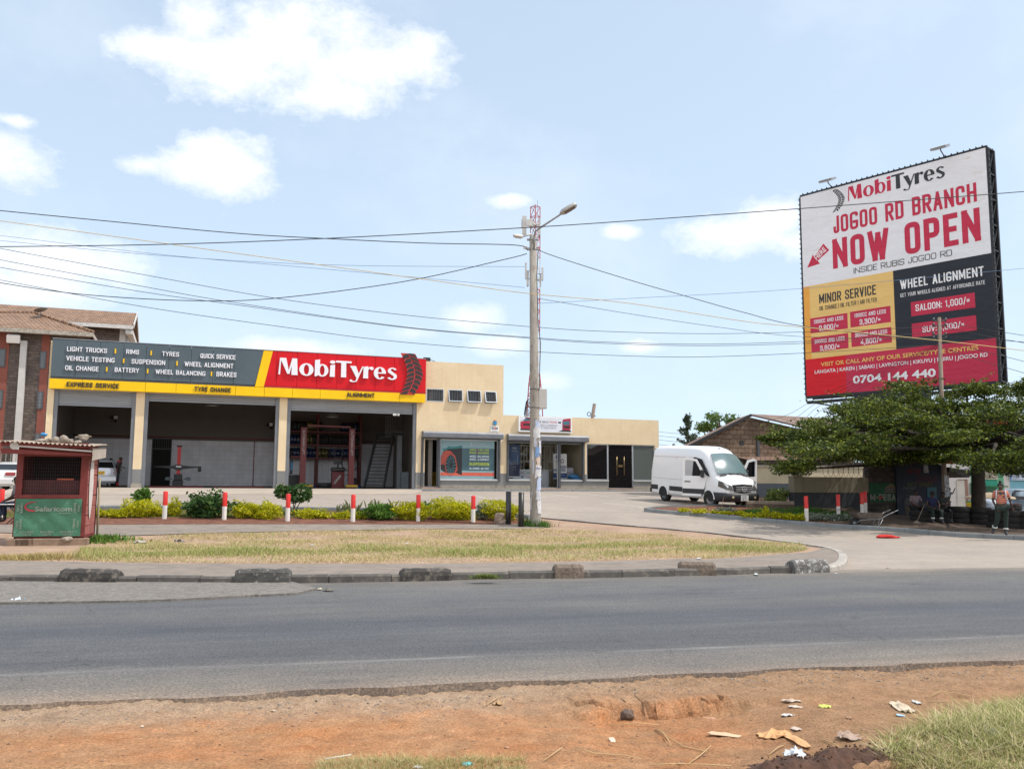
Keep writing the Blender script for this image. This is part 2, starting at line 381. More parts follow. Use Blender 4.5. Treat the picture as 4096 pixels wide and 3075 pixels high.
def draw_logo(s,mbf,x0,x1,z0,cap,y,depth,w0=0,total=None):
 """mbf(i) gives the MB for char i"""
 out,tot=logo_letters(s);tot=total or tot;sx=(x1-x0)/tot;sz=cap/165
 e=[0]
 def yy():e[0]+=.0006;return y-e[0]
 for i,(ch,x)in enumerate(out):
  mb=mbf(i);T=lambda pts:[(x0+(x+a-w0)*sx,z0+b*sz)for a,b in pts]
  P=lambda pts:mb.poly(T(pts),yy(),y+depth)
  def R(cx,cy,rx,ry,ix,iy,a0=0,a1=360):
   q=yy();A,B=T(ell(cx,cy,rx,ry,26,a0,a1)),T(ell(cx,cy,ix,iy,26,a0,a1))
   for k in range(26):mb.poly([A[k],A[k+1],B[k+1],B[k]][::-1],q,y+depth)
  if ch=='M':
   P([(0,0),(15,0),(21,165),(10,165)]);P([(10,165),(80,8),(98,8),(66,165)]);P([(82,8),(98,8),(134,165),(120,165)]);P([(116,0),(172,0),(164,165),(118,165)])
  elif ch=='o':R(64,60,64,63,24,50)
  elif ch=='b':P([(0,0),(12,-4),(24,4),(46,20),(46,168),(0,160)]);R(68,60,56,63,22,50)
  elif ch=='i':P([(0,0),(46,0),(46,124),(4,116)]);P(ell(24,148,25,17,16)[:-1])
  elif ch=='T':P([(-6,146),(136,146),(140,165),(-8,165)]);P([(42,0),(90,0),(88,146),(42,146)])
  elif ch=='y':P([(-2,120),(52,120),(86,22),(60,-2)]);P([(112,120),(124,120),(66,-26),(52,-20)]);R(30,-26,36,18,24,8,200,360);P(ell(8,-30,13,11,14)[:-1])
  elif ch=='r':P([(0,0),(46,0),(46,124),(2,116)]);R(72,84,30,36,24,20,60,185);P(ell(80,104,17,17,14)[:-1])
  elif ch=='e':R(58,60,58,63,20,52,0,320);P([(34,56),(114,56),(114,68),(34,68)])
  elif ch=='s':
   R(50,88,44,35,18,24,25,215);R(46,33,48,37,20,24,205,395)
   P([(12,72),(34,92),(92,50),(72,28)])
def tread(mb,x0,x1,z0,z1,y0,y1,rows=10,curve=.28,mi=0,lug=.74):
 """curved tyre tread print: rows of chevron lugs on a crescent"""
 w,h=x1-x0,z1-z0;bw=w*(1-curve)
 def mapp(a,b):
  off=curve*w*math.sin(math.pi*min(max(b,0),1));shr=1-.12*abs(2*b-1)
  return(x0+off+a*bw*shr,z0+b*h)
 for i in range(rows):
  b0=i/rows;d=lug/rows
  for side in(0,1):
   b=b0+(.5/rows if side else 0);sl=.07
   if side==0:q=[(0.02,b-sl*.6),(.2,b-sl*.1),(.46,b+sl*.25),(.47,b+sl*.25+d),(.2,b+d-sl*.1),(0.02,b+d*.8-sl*.6)]
   else:q=[(.53,b+sl*.25),(.8,b-sl*.1),(.98,b-sl*.7),(.98,b+d*.8-sl*.7),(.8,b+d-sl*.1),(.54,b+sl*.25+d)]
   q=[mapp(a,min(max(bb,0.0),1.0))for a,bb in q]
   if max(p[1]for p in q)-min(p[1]for p in q)>h*.02:mb.poly(q,y0,y1,mi)
# -- GROUND
def sheet(name,poly,off,m,skirt=0.0,kind='structure',zf=None,step=0,label=None):
 bm=bmesh.new();f=bm.faces.new([bm.verts.new((p[0],p[1],0))for p in poly])
 def cut(nx,ny,d):
  bmesh.ops.bisect_plane(bm,geom=bm.verts[:]+bm.edges[:]+bm.faces[:],plane_co=(nx*d,ny*d,0),plane_no=(nx,ny,0),dist=1e-5)
 ts=[tt(*p[:2])for p in poly];rs=[p[0]*RT.x+p[1]*RT.y for p in poly]
 for k,_ in KN:
  if min(ts)<k<max(ts):cut(RN.x,RN.y,k)
 if max(rs)>24:
  for r in[24,25,26,27,28,29,30]:
   if min(rs)<r<max(rs):cut(RT.x,RT.y,r)
  for k in[28,29,30,32,33,35.2,36.4,39,43,44.5,48,52]:
   if min(ts)<k<max(ts):cut(RN.x,RN.y,k)
 if step:
  k=math.ceil(min(ts)/step)*step
  while k<max(ts):cut(RN.x,RN.y,k);k+=step
  k=math.ceil(min(rs)/step)*step
  while k<max(rs):cut(RT.x,RT.y,k);k+=step
 zf=zf or(lambda x,y:gz(x,y)+off)
 for v in bm.verts:v.co.z=zf(v.co.x,v.co.y)
 if skirt:
  be=[e for e in bm.edges if len(e.link_faces)==1]
  r=bmesh.ops.extrude_edge_only(bm,edges=be)
  for v in r['geom']:
   if isinstance(v,bmesh.types.BMVert):v.co.z-=skirt
 bmesh.ops.recalc_face_normals(bm,faces=bm.faces)
 if bm.faces and sum(f.normal.z for f in bm.faces)<0:bmesh.ops.reverse_faces(bm,faces=bm.faces)
 me=bpy.data.meshes.new(name);bm.to_mesh(me);bm.free();me.materials.append(m)
 o=bpy.data.objects.new(name,me);COL.objects.link(o);tag(o,kind=kind,label=label);return o
def tr(t,r):return(RN.x*t+RT.x*r,RN.y*t+RT.y*r)
def dotp(nt,co,vec):
 n=nt.nodes.new('ShaderNodeVectorMath');n.operation='DOT_PRODUCT';nt.links.new(co,n.inputs[0]);n.inputs[1].default_value=vec;return n.outputs[1]
def along(nt,co,a,b):
 c=nt.nodes.new('ShaderNodeCombineXYZ')
 nt.links.new(math_(nt,'MULTIPLY',dotp(nt,co,(RT.x,RT.y,0)),a),c.inputs[0]);nt.links.new(math_(nt,'MULTIPLY',dotp(nt,co,(RN.x,RN.y,0)),b),c.inputs[1])
 return c.outputs[0]
def mat_road():
 m,nt,b=nodes('asphalt');co=coords(nt,True)
 T=dotp(nt,co,(RN.x,RN.y,0));st=along(nt,co,.12,1.1)
 wob=math_(nt,'MULTIPLY',math_(nt,'SUBTRACT',noise(nt,along(nt,co,.5,.5),1.2,8,.75),.5),1.0)
 Tw=math_(nt,'DIVIDE',math_(nt,'SUBTRACT',math_(nt,'ADD',T,wob),7.5),9.0)
 band=ramp(nt,Tw,[(0,(.24,.19,.15)),(.05,(.165,.148,.13)),(.11,(.135,.128,.122)),(.17,(.085,.087,.094)),(.30,(.095,.098,.105)),(.40,(.075,.08,.092)),(.52,(.115,.115,.115)),(.62,(.10,.102,.108)),(.74,(.12,.12,.12)),(.86,(.125,.12,.115)),(.93,(.17,.155,.135)),(1,(.26,.22,.18))])
 streak=ramp(nt,noise(nt,st,3,8,.7),[(.3,(.82,.82,.83)),(.7,(1.18,1.17,1.15))])
 c=mixc(nt,1.0,band,streak,'MULTIPLY')
 grain=noise(nt,co,42,5,.85)
 c=mixc(nt,1.0,c,ramp(nt,grain,[(.3,(.3,.3,.31)),(.5,(.95,.95,.95)),(.7,(2.1,2.0,1.9))]),'MULTIPLY')
 patch=ramp(nt,noise(nt,co,.45,6,.6),[(.35,(.9,.9,.92)),(.65,(1.1,1.08,1.04))])
 c=mixc(nt,1.0,c,patch,'MULTIPLY')
 vo=nt.nodes.new('ShaderNodeTexVoronoi');vo.feature='DISTANCE_TO_EDGE';vo.inputs['Scale'].default_value=.42;wv=nt.nodes.new('ShaderNodeVectorMath');nzz=nt.nodes.new('ShaderNodeTexNoise');nzz.inputs['Scale'].default_value=1.3;nzz.inputs['Detail'].default_value=9;nt.links.new(co,nzz.inputs[0]);nt.links.new(co,wv.inputs[0]);nt.links.new(nzz.outputs[1],wv.inputs[1]);nt.links.new(wv.outputs[0],vo.inputs['Vector'])
 ck=math_(nt,'MULTIPLY',ramp(nt,vo.outputs[0],[(0,(1,1,1)),(.006,(0,0,0))]),ramp(nt,noise(nt,co,.3,3),[(.5,(0,0,0)),(.6,(.55,.55,.55))]))
 c=mixc(nt,ck,c,(.03,.03,.03))
 c=mixc(nt,ramp(nt,noise(nt,along(nt,co,.5,.9),1.1,4,.55),[(.62,(0,0,0)),(.7,(.3,.3,.3))]),c,(.055,.055,.058))
 # worn white edge line
 dl=math_(nt,'ABSOLUTE',math_(nt,'SUBTRACT',T,8.72))
 line=math_(nt,'MULTIPLY',ramp(nt,math_(nt,'ADD',dl,math_(nt,'MULTIPLY',math_(nt,'SUBTRACT',grain,.5),.12)),[(.03,(1,1,1)),(.07,(0,0,0))]),ramp(nt,noise(nt,along(nt,co,.35,1),1.6,8,.8),[(.45,(.03,.03,.03)),(.65,(.26,.26,.26))]))
 c=mixc(nt,line,c,(.52,.50,.47))
 nt.links.new(c,b.inputs['Base Color']);b.inputs['Roughness'].default_value=.78;b.inputs['Specular IOR Level'].default_value=.35
 bumpn(nt,b,grain,.6,.012)
 return m
def mat_pavers(name='pavers',tint=(.335,.285,.24),rz=.0):
 m,nt,b=nodes(name);co=coords(nt,True)
 mp=nt.nodes.new('ShaderNodeMapping');mp.inputs['Rotation'].default_value=(0,0,rz);nt.links.new(co,mp.inputs[0])
 br=nt.nodes.new('ShaderNodeTexBrick');nt.links.new(mp.outputs[0],br.inputs['Vector'])
 br.inputs['Scale'].default_value=1;br.inputs['Brick Width'].default_value=.24;br.inputs['Row Height'].default_value=.12;br.inputs['Mortar Size'].default_value=.007;br.inputs['Mortar Smooth'].default_value=.3
 br.inputs['Color1'].default_value=c4([x*1.05 for x in tint]);br.inputs['Color2'].default_value=c4([x*.92 for x in tint]);br.inputs['Mortar'].default_value=c4([x*.62 for x in tint])
 c=mixc(nt,1.0,br.outputs[0],ramp(nt,noise(nt,co,.35,8,.65),[(.3,(.86,.86,.87)),(.7,(1.13,1.11,1.08))]),'MULTIPLY')
 c=mixc(nt,1.0,c,ramp(nt,noise(nt,co,14,5,.7),[(.3,(.9,.9,.9)),(.7,(1.1,1.1,1.1))]),'MULTIPLY')
 # tyre-dark tracks and reddish dust
 c=mixc(nt,ramp(nt,noise(nt,along(nt,co,.06,.5),2.2,5,.6),[(.52,(0,0,0)),(.75,(.35,.35,.35))]),c,tuple(x*.78 for x in tint))
 nt.links.new(c,b.inputs['Base Color']);b.inputs['Roughness'].default_value=.9
 bumpn(nt,b,br.outputs['Fac'],.25,-.004);return m
def mat_dirt():
 m,nt,b=nodes('red_dirt');co=coords(nt,True)
 n1=noise(nt,co,.55,9,.65);n2=noise(nt,along(nt,co,.35,1.0),1.6,8,.7)
 c=ramp(nt,n1,[(.25,(.46,.165,.06)),(.42,(.55,.23,.092)),(.55,(.51,.255,.125)),(.72,(.50,.32,.19))])
 c=mixc(nt,ramp(nt,n2,[(.42,(0,0,0)),(.62,(.8,.8,.8))]),c,(.47,.27,.14))
 # brown disturbed soil to the right, grey stone fines along the asphalt
 T=dotp(nt,co,(RN.x,RN.y,0));R_=dotp(nt,co,(RT.x,RT.y,0))
 tw=math_(nt,'ADD',T,math_(nt,'MULTIPLY',math_(nt,'SUBTRACT',noise(nt,co,2.2,6,.7),.5),.9))
 c=mixc(nt,ramp(nt,math_(nt,'DIVIDE',tw,8.0),[(.83,(0,0,0)),(.92,(.85,.85,.85))]),c,(.42,.31,.215))
 rw=math_(nt,'ADD',math_(nt,'MULTIPLY',R_,.2),math_(nt,'MULTIPLY',math_(nt,'SUBTRACT',noise(nt,co,1.1,7,.7),.5),.9))
 c=mixc(nt,ramp(nt,rw,[(.3,(0,0,0)),(.75,(.8,.8,.8))]),c,(.36,.215,.12))
 sp=noise(nt,co,60,4,.75)
 c=mixc(nt,1.0,c,ramp(nt,sp,[(.3,(.55,.55,.55)),(.5,(1,1,1)),(.72,(1.5,1.5,1.5))]),'MULTIPLY')
 c=mixc(nt,1.0,c,ramp(nt,noise(nt,co,5,9,.75),[(.3,(.72,.70,.68)),(.5,(1,1,1)),(.7,(1.28,1.32,1.36))]),'MULTIPLY')
 nt.links.new(c,b.inputs['Base Color']);b.inputs['Roughness'].default_value=.95;b.inputs['Specular IOR Level'].default_value=.2
 bumpn(nt,b,noise(nt,co,30,10,.8),1.0,.03);return m
M_ROAD,M_PAV,M_DIRT=mat_road(),mat_pavers(),mat_dirt()
M_SOIL=mat('brown_soil_shade',(.09,.06,.04),.95,var=.35,scale=1.5,col2=(.15,.10,.068),c2at=.55,bump=.9,bscale=9,bdist=.05,world=True)  # soil darkened so its colour deepens the shade under the tree
M_DRYSOIL=mat('dry_soil',(.33,.215,.145),.95,var=.25,scale=.8,col2=(.40,.29,.20),c2at=.52,bump=.6,bscale=12,bdist=.03,world=True)
M_REDSOIL=mat('bed_soil',(.16,.062,.035),.95,var=.4,scale=3,col2=(.24,.12,.075),c2at=.55,bump=1,bscale=14,bdist=.06,world=True)
M_PATH=mat('dusty_tarmac',(.215,.18,.15),.92,var=.24,scale=2.2,col2=(.265,.21,.165),c2at=.5,bump=.9,bscale=40,bdist=.012,world=True)
M_OLDT=mat('old_tarmac',(.165,.15,.132),.92,var=.35,scale=9,col2=(.29,.25,.21),c2at=.52,bump=1,bscale=45,bdist=.012,world=True)
M_CONC=mat('apron_concrete',(.37,.315,.26),.9,var=.12,scale=.5,col2=(.48,.38,.29),c2at=.55,bump=.2,bscale=50,world=True)
M_KERB=mat('kerb_concrete',(.105,.095,.085),.92,var=.35,scale=3,col2=(.19,.165,.135),c2at=.52,bump=.6,bscale=45,bdist=.01,world=True)
M_KERB2=mat('grey_kerb_paint',(.20,.215,.22),.85,var=.2,scale=2,col2=(.30,.28,.25),c2at=.6,bump=.3,bscale=40,world=True)
M_LINE=mat('parking_paint',(.55,.52,.47),.85,var=.15,scale=3,world=True)
# base terrain out to the horizon
bm_=[(-1500,-1500),(1500,-1500),(1500,1500),(-1500,1500)]
sheet('ground',bm_,-.45,M_DRYSOIL)
sheet('paving',[tr(15.7,-60),tr(15.7,70),tr(60,70),tr(60,-60)],.01,M_PAV)
# road with a ragged broken near edge
rag,x=[],-60.0
while x<75:
 n=math.sin(x*1.7)*.03+math.sin(x*4.3+1)*.03+U(-.03,.03)
 rag.append(tr(7.56+n,x));x+=(.22 if-6<x<12 else 1.5)
far_,x=[],75.0
while x>-60:far_.append(tr(16.35+math.sin(x*.7)*.08+U(-.04,.04),x));x-=.8
sheet('road',rag+far_,.028,M_ROAD,skirt=.3)
# red dirt verge in front
def dirt():
 xs=np.concatenate([np.arange(-60,-5.4,3.0),np.arange(-5.4,8.6,.03),np.arange(8.6,75,3.0)]);ts=np.concatenate([np.arange(-14,4.4,1.0),np.arange(4.4,7.9,.025)])
 Rr,Tt=np.meshgrid(xs,ts);rs=np.random.RandomState(3)
 z=np.zeros_like(Rr)
 def ns(f,a,s):
  r2=np.random.RandomState(s);o=0
  for _ in range(9):
   k=r2.uniform(-1,1,2);k=k/np.linalg.norm(k)*f*r2.uniform(.6,1.5);o=o+np.sin(Rr*k[0]+Tt*k[1]+r2.uniform(0,6.3))
  return o/9*a
 z+=ns(1.1,.05,1)+ns(3.2,.035,2)+ns(9,.018,4)+ns(22,.012,5)+ns(50,.006,6)+rs.normal(0,.0022,z.shape)
 near=np.clip((7.55-Tt)/.45,0,1)
 z-=.02
 ts_=6.78-.05*(Rr-2.6)+.04*np.sin(Rr*5.1+1)+.025*np.sin(Rr*13)+.02*np.sin(Rr*31)
 st=1/(1+np.exp(-np.clip((Tt-ts_)*130,-60,60)));win=np.clip((Rr-1.9)/.4,0,1)*np.clip((3.9-Rr)/.5,0,1)
 z+=win*((st-.8)*.07-.05*np.exp(-((Tt-ts_+.05)/.06)**2)*(.5+.5*np.sin(Rr*7+2)*np.sin(Rr*17)))+win*st*(ns(30,.018,8)+rs.normal(0,.003,z.shape))
 band=np.clip((Tt-7.0)/.25,0,1);z+=band*(ns(60,.014,9)+rs.normal(0,.004,z.shape))
 hp=np.exp(-((Rr-3.25)/.55)**2-((Tt-5.18)/.17)**2);z+=hp*(.10+ns(26,.10,12)+ns(60,.05,13)+rs.normal(0,.006,z.shape))
 z+=np.clip((Rr-3.6)/1.5,0,1)*np.clip((6.2-Tt)/1.2,0,1)*(.05+ns(8,.03,14))
 z=np.clip(z,-.16,.6);z=np.where(Tt>7.62,-.25,z)
 X=RN.x*Tt+RT.x*Rr;Yv=RN.y*Tt+RT.y*Rr
 nr,nc=z.shape;vs=np.stack([X,Yv,z],-1).reshape(-1,3)
 i=(np.arange(nr-1)[:,None]*nc+np.arange(nc-1)[None]).reshape(-1);fs=np.stack([i,i+1,i+nc+1,i+nc],-1)
 me=bpy.data.meshes.new('dirt_verge');me.from_pydata(vs.tolist(),[],fs.tolist());me.polygons.foreach_set('use_smooth',[True]*len(fs));me.materials.append(M_DIRT);me.materials.append(mat('dug_soil',(.085,.042,.026),.95,var=.4,scale=14,world=True,bump=1,bscale=60,bdist=.01))
 cr_,ct_=Rr[:-1,:-1].reshape(-1),Tt[:-1,:-1].reshape(-1)
 heap=(((cr_-3.25)/.72)**2+((ct_-5.2)/.2)**2+.3*np.sin(cr_*19)+.3*np.sin(ct_*43+cr_*7)<1)
 me.polygons.foreach_set('material_index',heap.astype(int));me.update()
 o=bpy.data.objects.new('dirt_verge',me);COL.objects.link(o);tag(o,kind='structure')
 def hz(x,y):
  t,r=tt(x,y),x*RT.x+y*RT.y
  a=np.searchsorted(ts,t)-1;b=np.searchsorted(xs,r)-1
  return float(z[np.clip(a,0,nr-1),np.clip(b,0,nc-1)])
 return hz
DZ=dirt()
def GD(c,x,y):
 p=Vector(G(c,x,y,-.06));z=DZ(p.x,p.y)
 p=Vector(G(c,x,y,z));p.z=DZ(p.x,p.y);return p
 # undercut crust of packed soil right of centre
def ledge(r0,r1,tf,seed):
 R=random.Random(seed);vs=[];n=int((r1-r0)/.025)
 for i in range(n+1):
  u=i/n;r=r0+(r1-r0)*u;e=min(1,6*u,6*(1-u));f=tf(r)+R.uniform(-.012,.012)+.03*math.sin(r*19+seed)*math.sin(r*7)
  for t,dz in((f+.012,-.05),(f,.0),(f+.015,.034),(f+.12,.03),(f+.32,.004),(f+.42,-.03)):
   p=tr(t,r);vs.append((p[0],p[1],DZ(*p)+(dz*e if dz>0 else dz)+(R.uniform(-.004,.004)if dz>.01 else 0)))
 MB().add(vs,[[i*6+k,i*6+k+1,(i+1)*6+k+1,(i+1)*6+k]for i in range(n)for k in range(5)],0,False).build('eroded_ledge',M_DIRT)['kind']='structure'
ledge(2.12,2.52,lambda r:6.93-.45*(r-2.2),1);ledge(2.58,3.5,lambda r:6.82-.16*math.sin((r-2.5)*3.2),2)
# far-side island: kerb, tarmac path, soil
KP=[G(*a)for a in[('b1',-3000,985),('b1',-900,968),('b1',0,967),('b1',1035,975),('b1',2065,980),('b2',580,970),('b2',1550,955),('b2',2000,942),('b3',450,932),('b3',1200,925),('b3',2030,905),('b4',460,1125),('b4',900,1103),('b4',1320,1100)]]
ARC=[G(*a)for a in[('b4',1710,1085),('b4',1800,1070),('b4',1880,1035),('b4',1912,985),('b4',1900,930),('b4',1840,885),('b4',1720,850),('b4',1560,826),('b4',1440,806),('b4',1000,745),('b4',640,706),('b4',280,662),('b4',0,640),('b3',1800,490),('b3',1300,450),('b3',700,393)]]
def inset(pts,d):
 o=[]
 for i,p in enumerate(pts):
  a,b=pts[max(i-1,0)],pts[min(i+1,len(pts)-1)];t=Vector((b[0]-a[0],b[1]-a[1])).normalized();o.append((p[0]-t.y*d,p[1]+t.x*d))
 return o
def kerb(name,pts,w,h,m,off=0,seg=1.0,jit=.006,sink=.1):
 """run of kerb stones along a polyline; stones lie to the left of the line"""
 mb=MB();P=[Vector((p[0],p[1]))for p in pts]
 L=[0]
 for a,b in zip(P,P[1:]):L.append(L[-1]+(b-a).length)
 def at(s):
  for i in range(len(P)-1):
   if s<=L[i+1]or i==len(P)-2:k=(s-L[i])/max(L[i+1]-L[i],1e-6);return P[i].lerp(P[i+1],k)
 s=0
 while s<L[-1]-.05:
  e=min(s+seg,L[-1]);a,b=at(s),at(e);t=(b-a).normalized();n=Vector((-t.y,t.x));a=a+t*.006;b=b-t*.006;dz=U(-jit,jit);dn=U(-jit,jit)
  rings=[]
  for p in(a,b):
   z=gz(p.x,p.y)+off+dz;q=p+n*dn
   rings.append([(q.x,q.y,z-sink),(q.x,q.y,z+h-.03),(q.x+n.x*.025,q.y+n.y*.025,z+h),(q.x+n.x*w,q.y+n.y*w,z+h),(q.x+n.x*w,q.y+n.y*w,z-sink)])
  mb.loft(rings,0,False);s=e
 return tag(mb.build(name,m),kind='structure')
kerb('kerb',KP,.16,.15,M_KERB,seg=1.05,jit=.012)
kerb('kerb',ARC[:10],.18,.14,mat('pale_kerb',(.36,.33,.29),.9,var=.2,scale=4,world=True),seg=.5)
kerb('kerb',ARC[9:],.12,.13,M_KERB,seg=1.0)
pathn=[G(*a,.12)for a in[('b1',-3000,740),('b1',0,757),('b1',700,768),('b1',1500,782),('b2',600,785),('b2',1700,785),('b3',600,775),('b3',1400,762),('b3',2200,735),('b4',300,935),('b4',800,905),('b4',1250,868),('b4',1500,850)]]
isl_front=inset(KP,.15);isl_arc=inset(ARC,.16)
island=isl_front+isl_arc+[tr(33.0,6.0),tr(33.0,-60),tr(18,-60)]
sheet('verge_soil',island,.10,M_DRYSOIL,skirt=.12)
sheet('pavement',isl_front+isl_arc[:7]+[(p.x,p.y)for p in reversed(pathn)],.125,M_PATH,skirt=.02)
lg=[G(*a,.08)for a in[('b1',-2600,1130),('b1',0,1108),('b1',500,1102),('b1',1150,1092),('b1',1600,1078),('b1',2080,1056),('b2',250,1045),('b2',620,1030),('b2',800,985)]]
sheet('old_tarmac',[(p.x+U(-.03,.03),p.y+U(-.02,.02))for p in lg]+[(p.x,p.y+.02)for p in reversed(KP[:6])],.06,M_OLDT,skirt=.05)
fp=[G(*a,.12)for a in[('b1',-2500,500),('b1',0,506),('b1',900,540),('b1',2000,505),('b2',700,492),('b2',2000,470),('b3',700,475),('b3',830,465),('b3',830,408),('b3',600,400),('b2',2000,430),('b2',900,428),('b1',1900,430),('b1',830,432),('b1',-2500,420)]]
sheet('footpath',fp,.12,M_PATH)
bed=[G(*a,.13)for a in[('b1',-2500,425),('b1',830,435),('b1',1900,430),('b2',900,430),('b2',1900,432),('b3',640,430),('b3',700,402),('b3',640,385),('b2',2212,325),('b1',1900,300),('b1',0,296),('b1',-2500,296)]]
sheet('planting_bed',bed,.13,M_REDSOIL,skirt=.2,step=0)
bk=[(p.x,p.y)for p in[G(*a,.13)for a in[('b1',-2500,300),('b1',0,300),('b1',1000,300),('b2',0,303),('b2',700,310),('b2',1500,322),('b2',2212,335),('b3',500,352),('b3',690,385)]]]
kerb('kerb',bk,.14,.27,M_KERB2,off=0,seg=1.0)
# right-hand island and kerb line up to the shaded soil
RK=[G(*a)for a in[('b3',1715,325),('b3',1760,332),('b3',2212,368),('b4',130,445),('b4',640,492),('b4',1180,540),('b4',1780,588),('b5',280,1122),('b5',560,1140),('b5',1000,1180),('b5',1500,1215),('b5',2102,1242),('b5',3200,1310)]]
BK=[G(*a)for a in[('b4',1000,345),('a5',1160,1150),('a5',960,1140),('a5',560,1150),('a5',260,1163),('a5',178,1172)]]
kerb('kerb',RK,.15,.17,M_KERB2,seg=.95)
kerb('kerb',BK+RK[:1],.15,.17,M_KERB2,seg=.95)
ins=inset(RK,.14)
isl2=ins[:8]+[(p.x,p.y)for p in[G('a7',860,1230),G('a7',330,1180),G('a7',250,1195)]]+inset(BK,.14)
sheet('flower_bed',isl2,.13,M_REDSOIL,skirt=.12)
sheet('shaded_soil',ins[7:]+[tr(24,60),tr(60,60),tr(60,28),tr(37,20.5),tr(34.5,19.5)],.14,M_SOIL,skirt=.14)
sheet('soil_patch',[(p.x,p.y)for p in[G('a5',1250,1040),G('a5',1600,1050),G('a5',1600,930),G('a5',1250,930)]],.04,M_REDSOIL)
# parking lines
for i,(a,b)in enumerate([(('a4',380,1208),('a4',625,1250)),(('a4',820,1210),('a4',1130,1248)),(('a4',1090,1206),('a4',1395,1245)),(('a4',1400,1208),('a4',1660,1240)),(('a4',1720,1212),('a4',2010,1238)),(('a4',1595,1286),('a4',1945,1330)),(('a5',230,1075),('a5',540,1115))]):
 p,q=G(*a),G(*b);d=(q-p);n=Vector((-d.y,d.x,0)).normalized()*.05
 sheet('parking_line',[p-n,q-n,q+n,p+n],.016,M_LINE)
# -- GARAGE AND SHOPS
A0=PY('D',100,1040,47.0)
FP=Plane(A0,math.radians(70));F=FP
ZF=1.5
def mat_stucco():
 m,nt,b=nodes('cream_stucco');co=coords(nt)
 sep=nt.nodes.new('ShaderNodeSeparateXYZ');nt.links.new(co,sep.inputs[0]);z=sep.outputs[2]
 base=ramp(nt,noise(nt,co,.7,8,.65),[(.3,(.66,.52,.335)),(.7,(.76,.62,.42))])
 streak=ramp(nt,noise(nt,coords(nt,False,(1,1,.07)),5,7,.7),[(.3,(.93,.92,.90)),(.62,(1.02,1.02,1.02))])
 base=mixc(nt,.75,base,streak,'MULTIPLY')
 crack=nt.nodes.new('ShaderNodeTexVoronoi');crack.feature='DISTANCE_TO_EDGE';crack.inputs['Scale'].default_value=.35
 wv=nt.nodes.new('ShaderNodeVectorMath');wv.operation='ADD';nt.links.new(co,wv.inputs[0])
 nz=nt.nodes.new('ShaderNodeTexNoise');nz.inputs['Scale'].default_value=1.5;nz.inputs['Detail'].default_value=8;nt.links.new(co,nz.inputs[0]);nt.links.new(nz.outputs[1],wv.inputs[1]);nt.links.new(wv.outputs[0],crack.inputs['Vector'])
 base=mixc(nt,ramp(nt,crack.outputs[0],[(0,(.35,.35,.35)),(.004,(0,0,0))]),base,(.33,.26,.18))
 grey=ramp(nt,noise(nt,co,1.5,8,.65),[(.3,(.175,.18,.18)),(.7,(.225,.225,.22))])
 raw=ramp(nt,noise(nt,co,4,8,.7),[(.35,(.22,.20,.17)),(.65,(.34,.30,.25))])
 wob=math_(nt,'MULTIPLY',math_(nt,'SUBTRACT',noise(nt,co,6,4),.5),.02)
 zz=math_(nt,'ADD',z,wob)
 c=mixc(nt,math_(nt,'LESS_THAN',zz,ZF+.98),base,grey)
 c=mixc(nt,math_(nt,'LESS_THAN',zz,ZF+.24),c,raw)
 nt.links.new(c,b.inputs['Base Color']);b.inputs['Roughness'].default_value=.92;b.inputs['Specular IOR Level'].default_value=.2
 bumpn(nt,b,noise(nt,co,26,6,.7),.55,.012);return m
M_STUC=mat_stucco()
M_INT=mat('interior_plaster_shade',(.15,.135,.12),.9,var=.08,scale=.8)  # plaster darkened to stand in for the dim workshop interior
def mat_tiles():
 m,nt,b=nodes('white_wall_tiles');co=coords(nt)
 mp=nt.nodes.new('ShaderNodeMapping');mp.inputs['Rotation'].default_value=(math.pi/2,0,0);nt.links.new(co,mp.inputs[0])
 br=nt.nodes.new('ShaderNodeTexBrick');nt.links.new(mp.outputs[0],br.inputs[0]);br.offset=0
 br.inputs['Scale'].default_value=1;br.inputs['Brick Width'].default_value=.4;br.inputs['Row Height'].default_value=.3;br.inputs['Mortar Size'].default_value=.006
 br.inputs['Color1'].default_value=(.66,.67,.72,1);br.inputs['Color2'].default_value=(.61,.62,.67,1);br.inputs['Mortar'].default_value=(.4,.4,.43,1)
 nt.links.new(mixc(nt,1.0,br.outputs[0],ramp(nt,noise(nt,co,1.2,6),[(.3,(.82,.82,.82)),(.7,(1.05,1.05,1.05))]),'MULTIPLY'),b.inputs['Base Color'])
 b.inputs['Roughness'].default_value=.35;return m
M_TILE=mat_tiles()
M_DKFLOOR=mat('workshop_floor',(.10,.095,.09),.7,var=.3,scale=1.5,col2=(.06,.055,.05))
M_GREYMET=mat('grey_painted_metal',(.16,.17,.185),.45,.3,var=.12,scale=2)
M_DGREY=mat('dark_grey_metal',(.075,.08,.088),.5,.3,var=.15,scale=2)
M_ALU=mat('aluminium',(.50,.53,.56),.4,.6,var=.08,scale=3)
M_WHITE=mat('white_paint',(.78,.78,.76),.5,var=.05,scale=3)
M_BLACK=mat('black_paint',(.018,.018,.02),.5,var=.2,scale=4)
M_RED=mat('red_enamel',(.50,.02,.02),.45,var=.15,scale=3)
M_ROOFTAR=mat('flat_roof',(.22,.20,.17),.9,var=.2,scale=1)
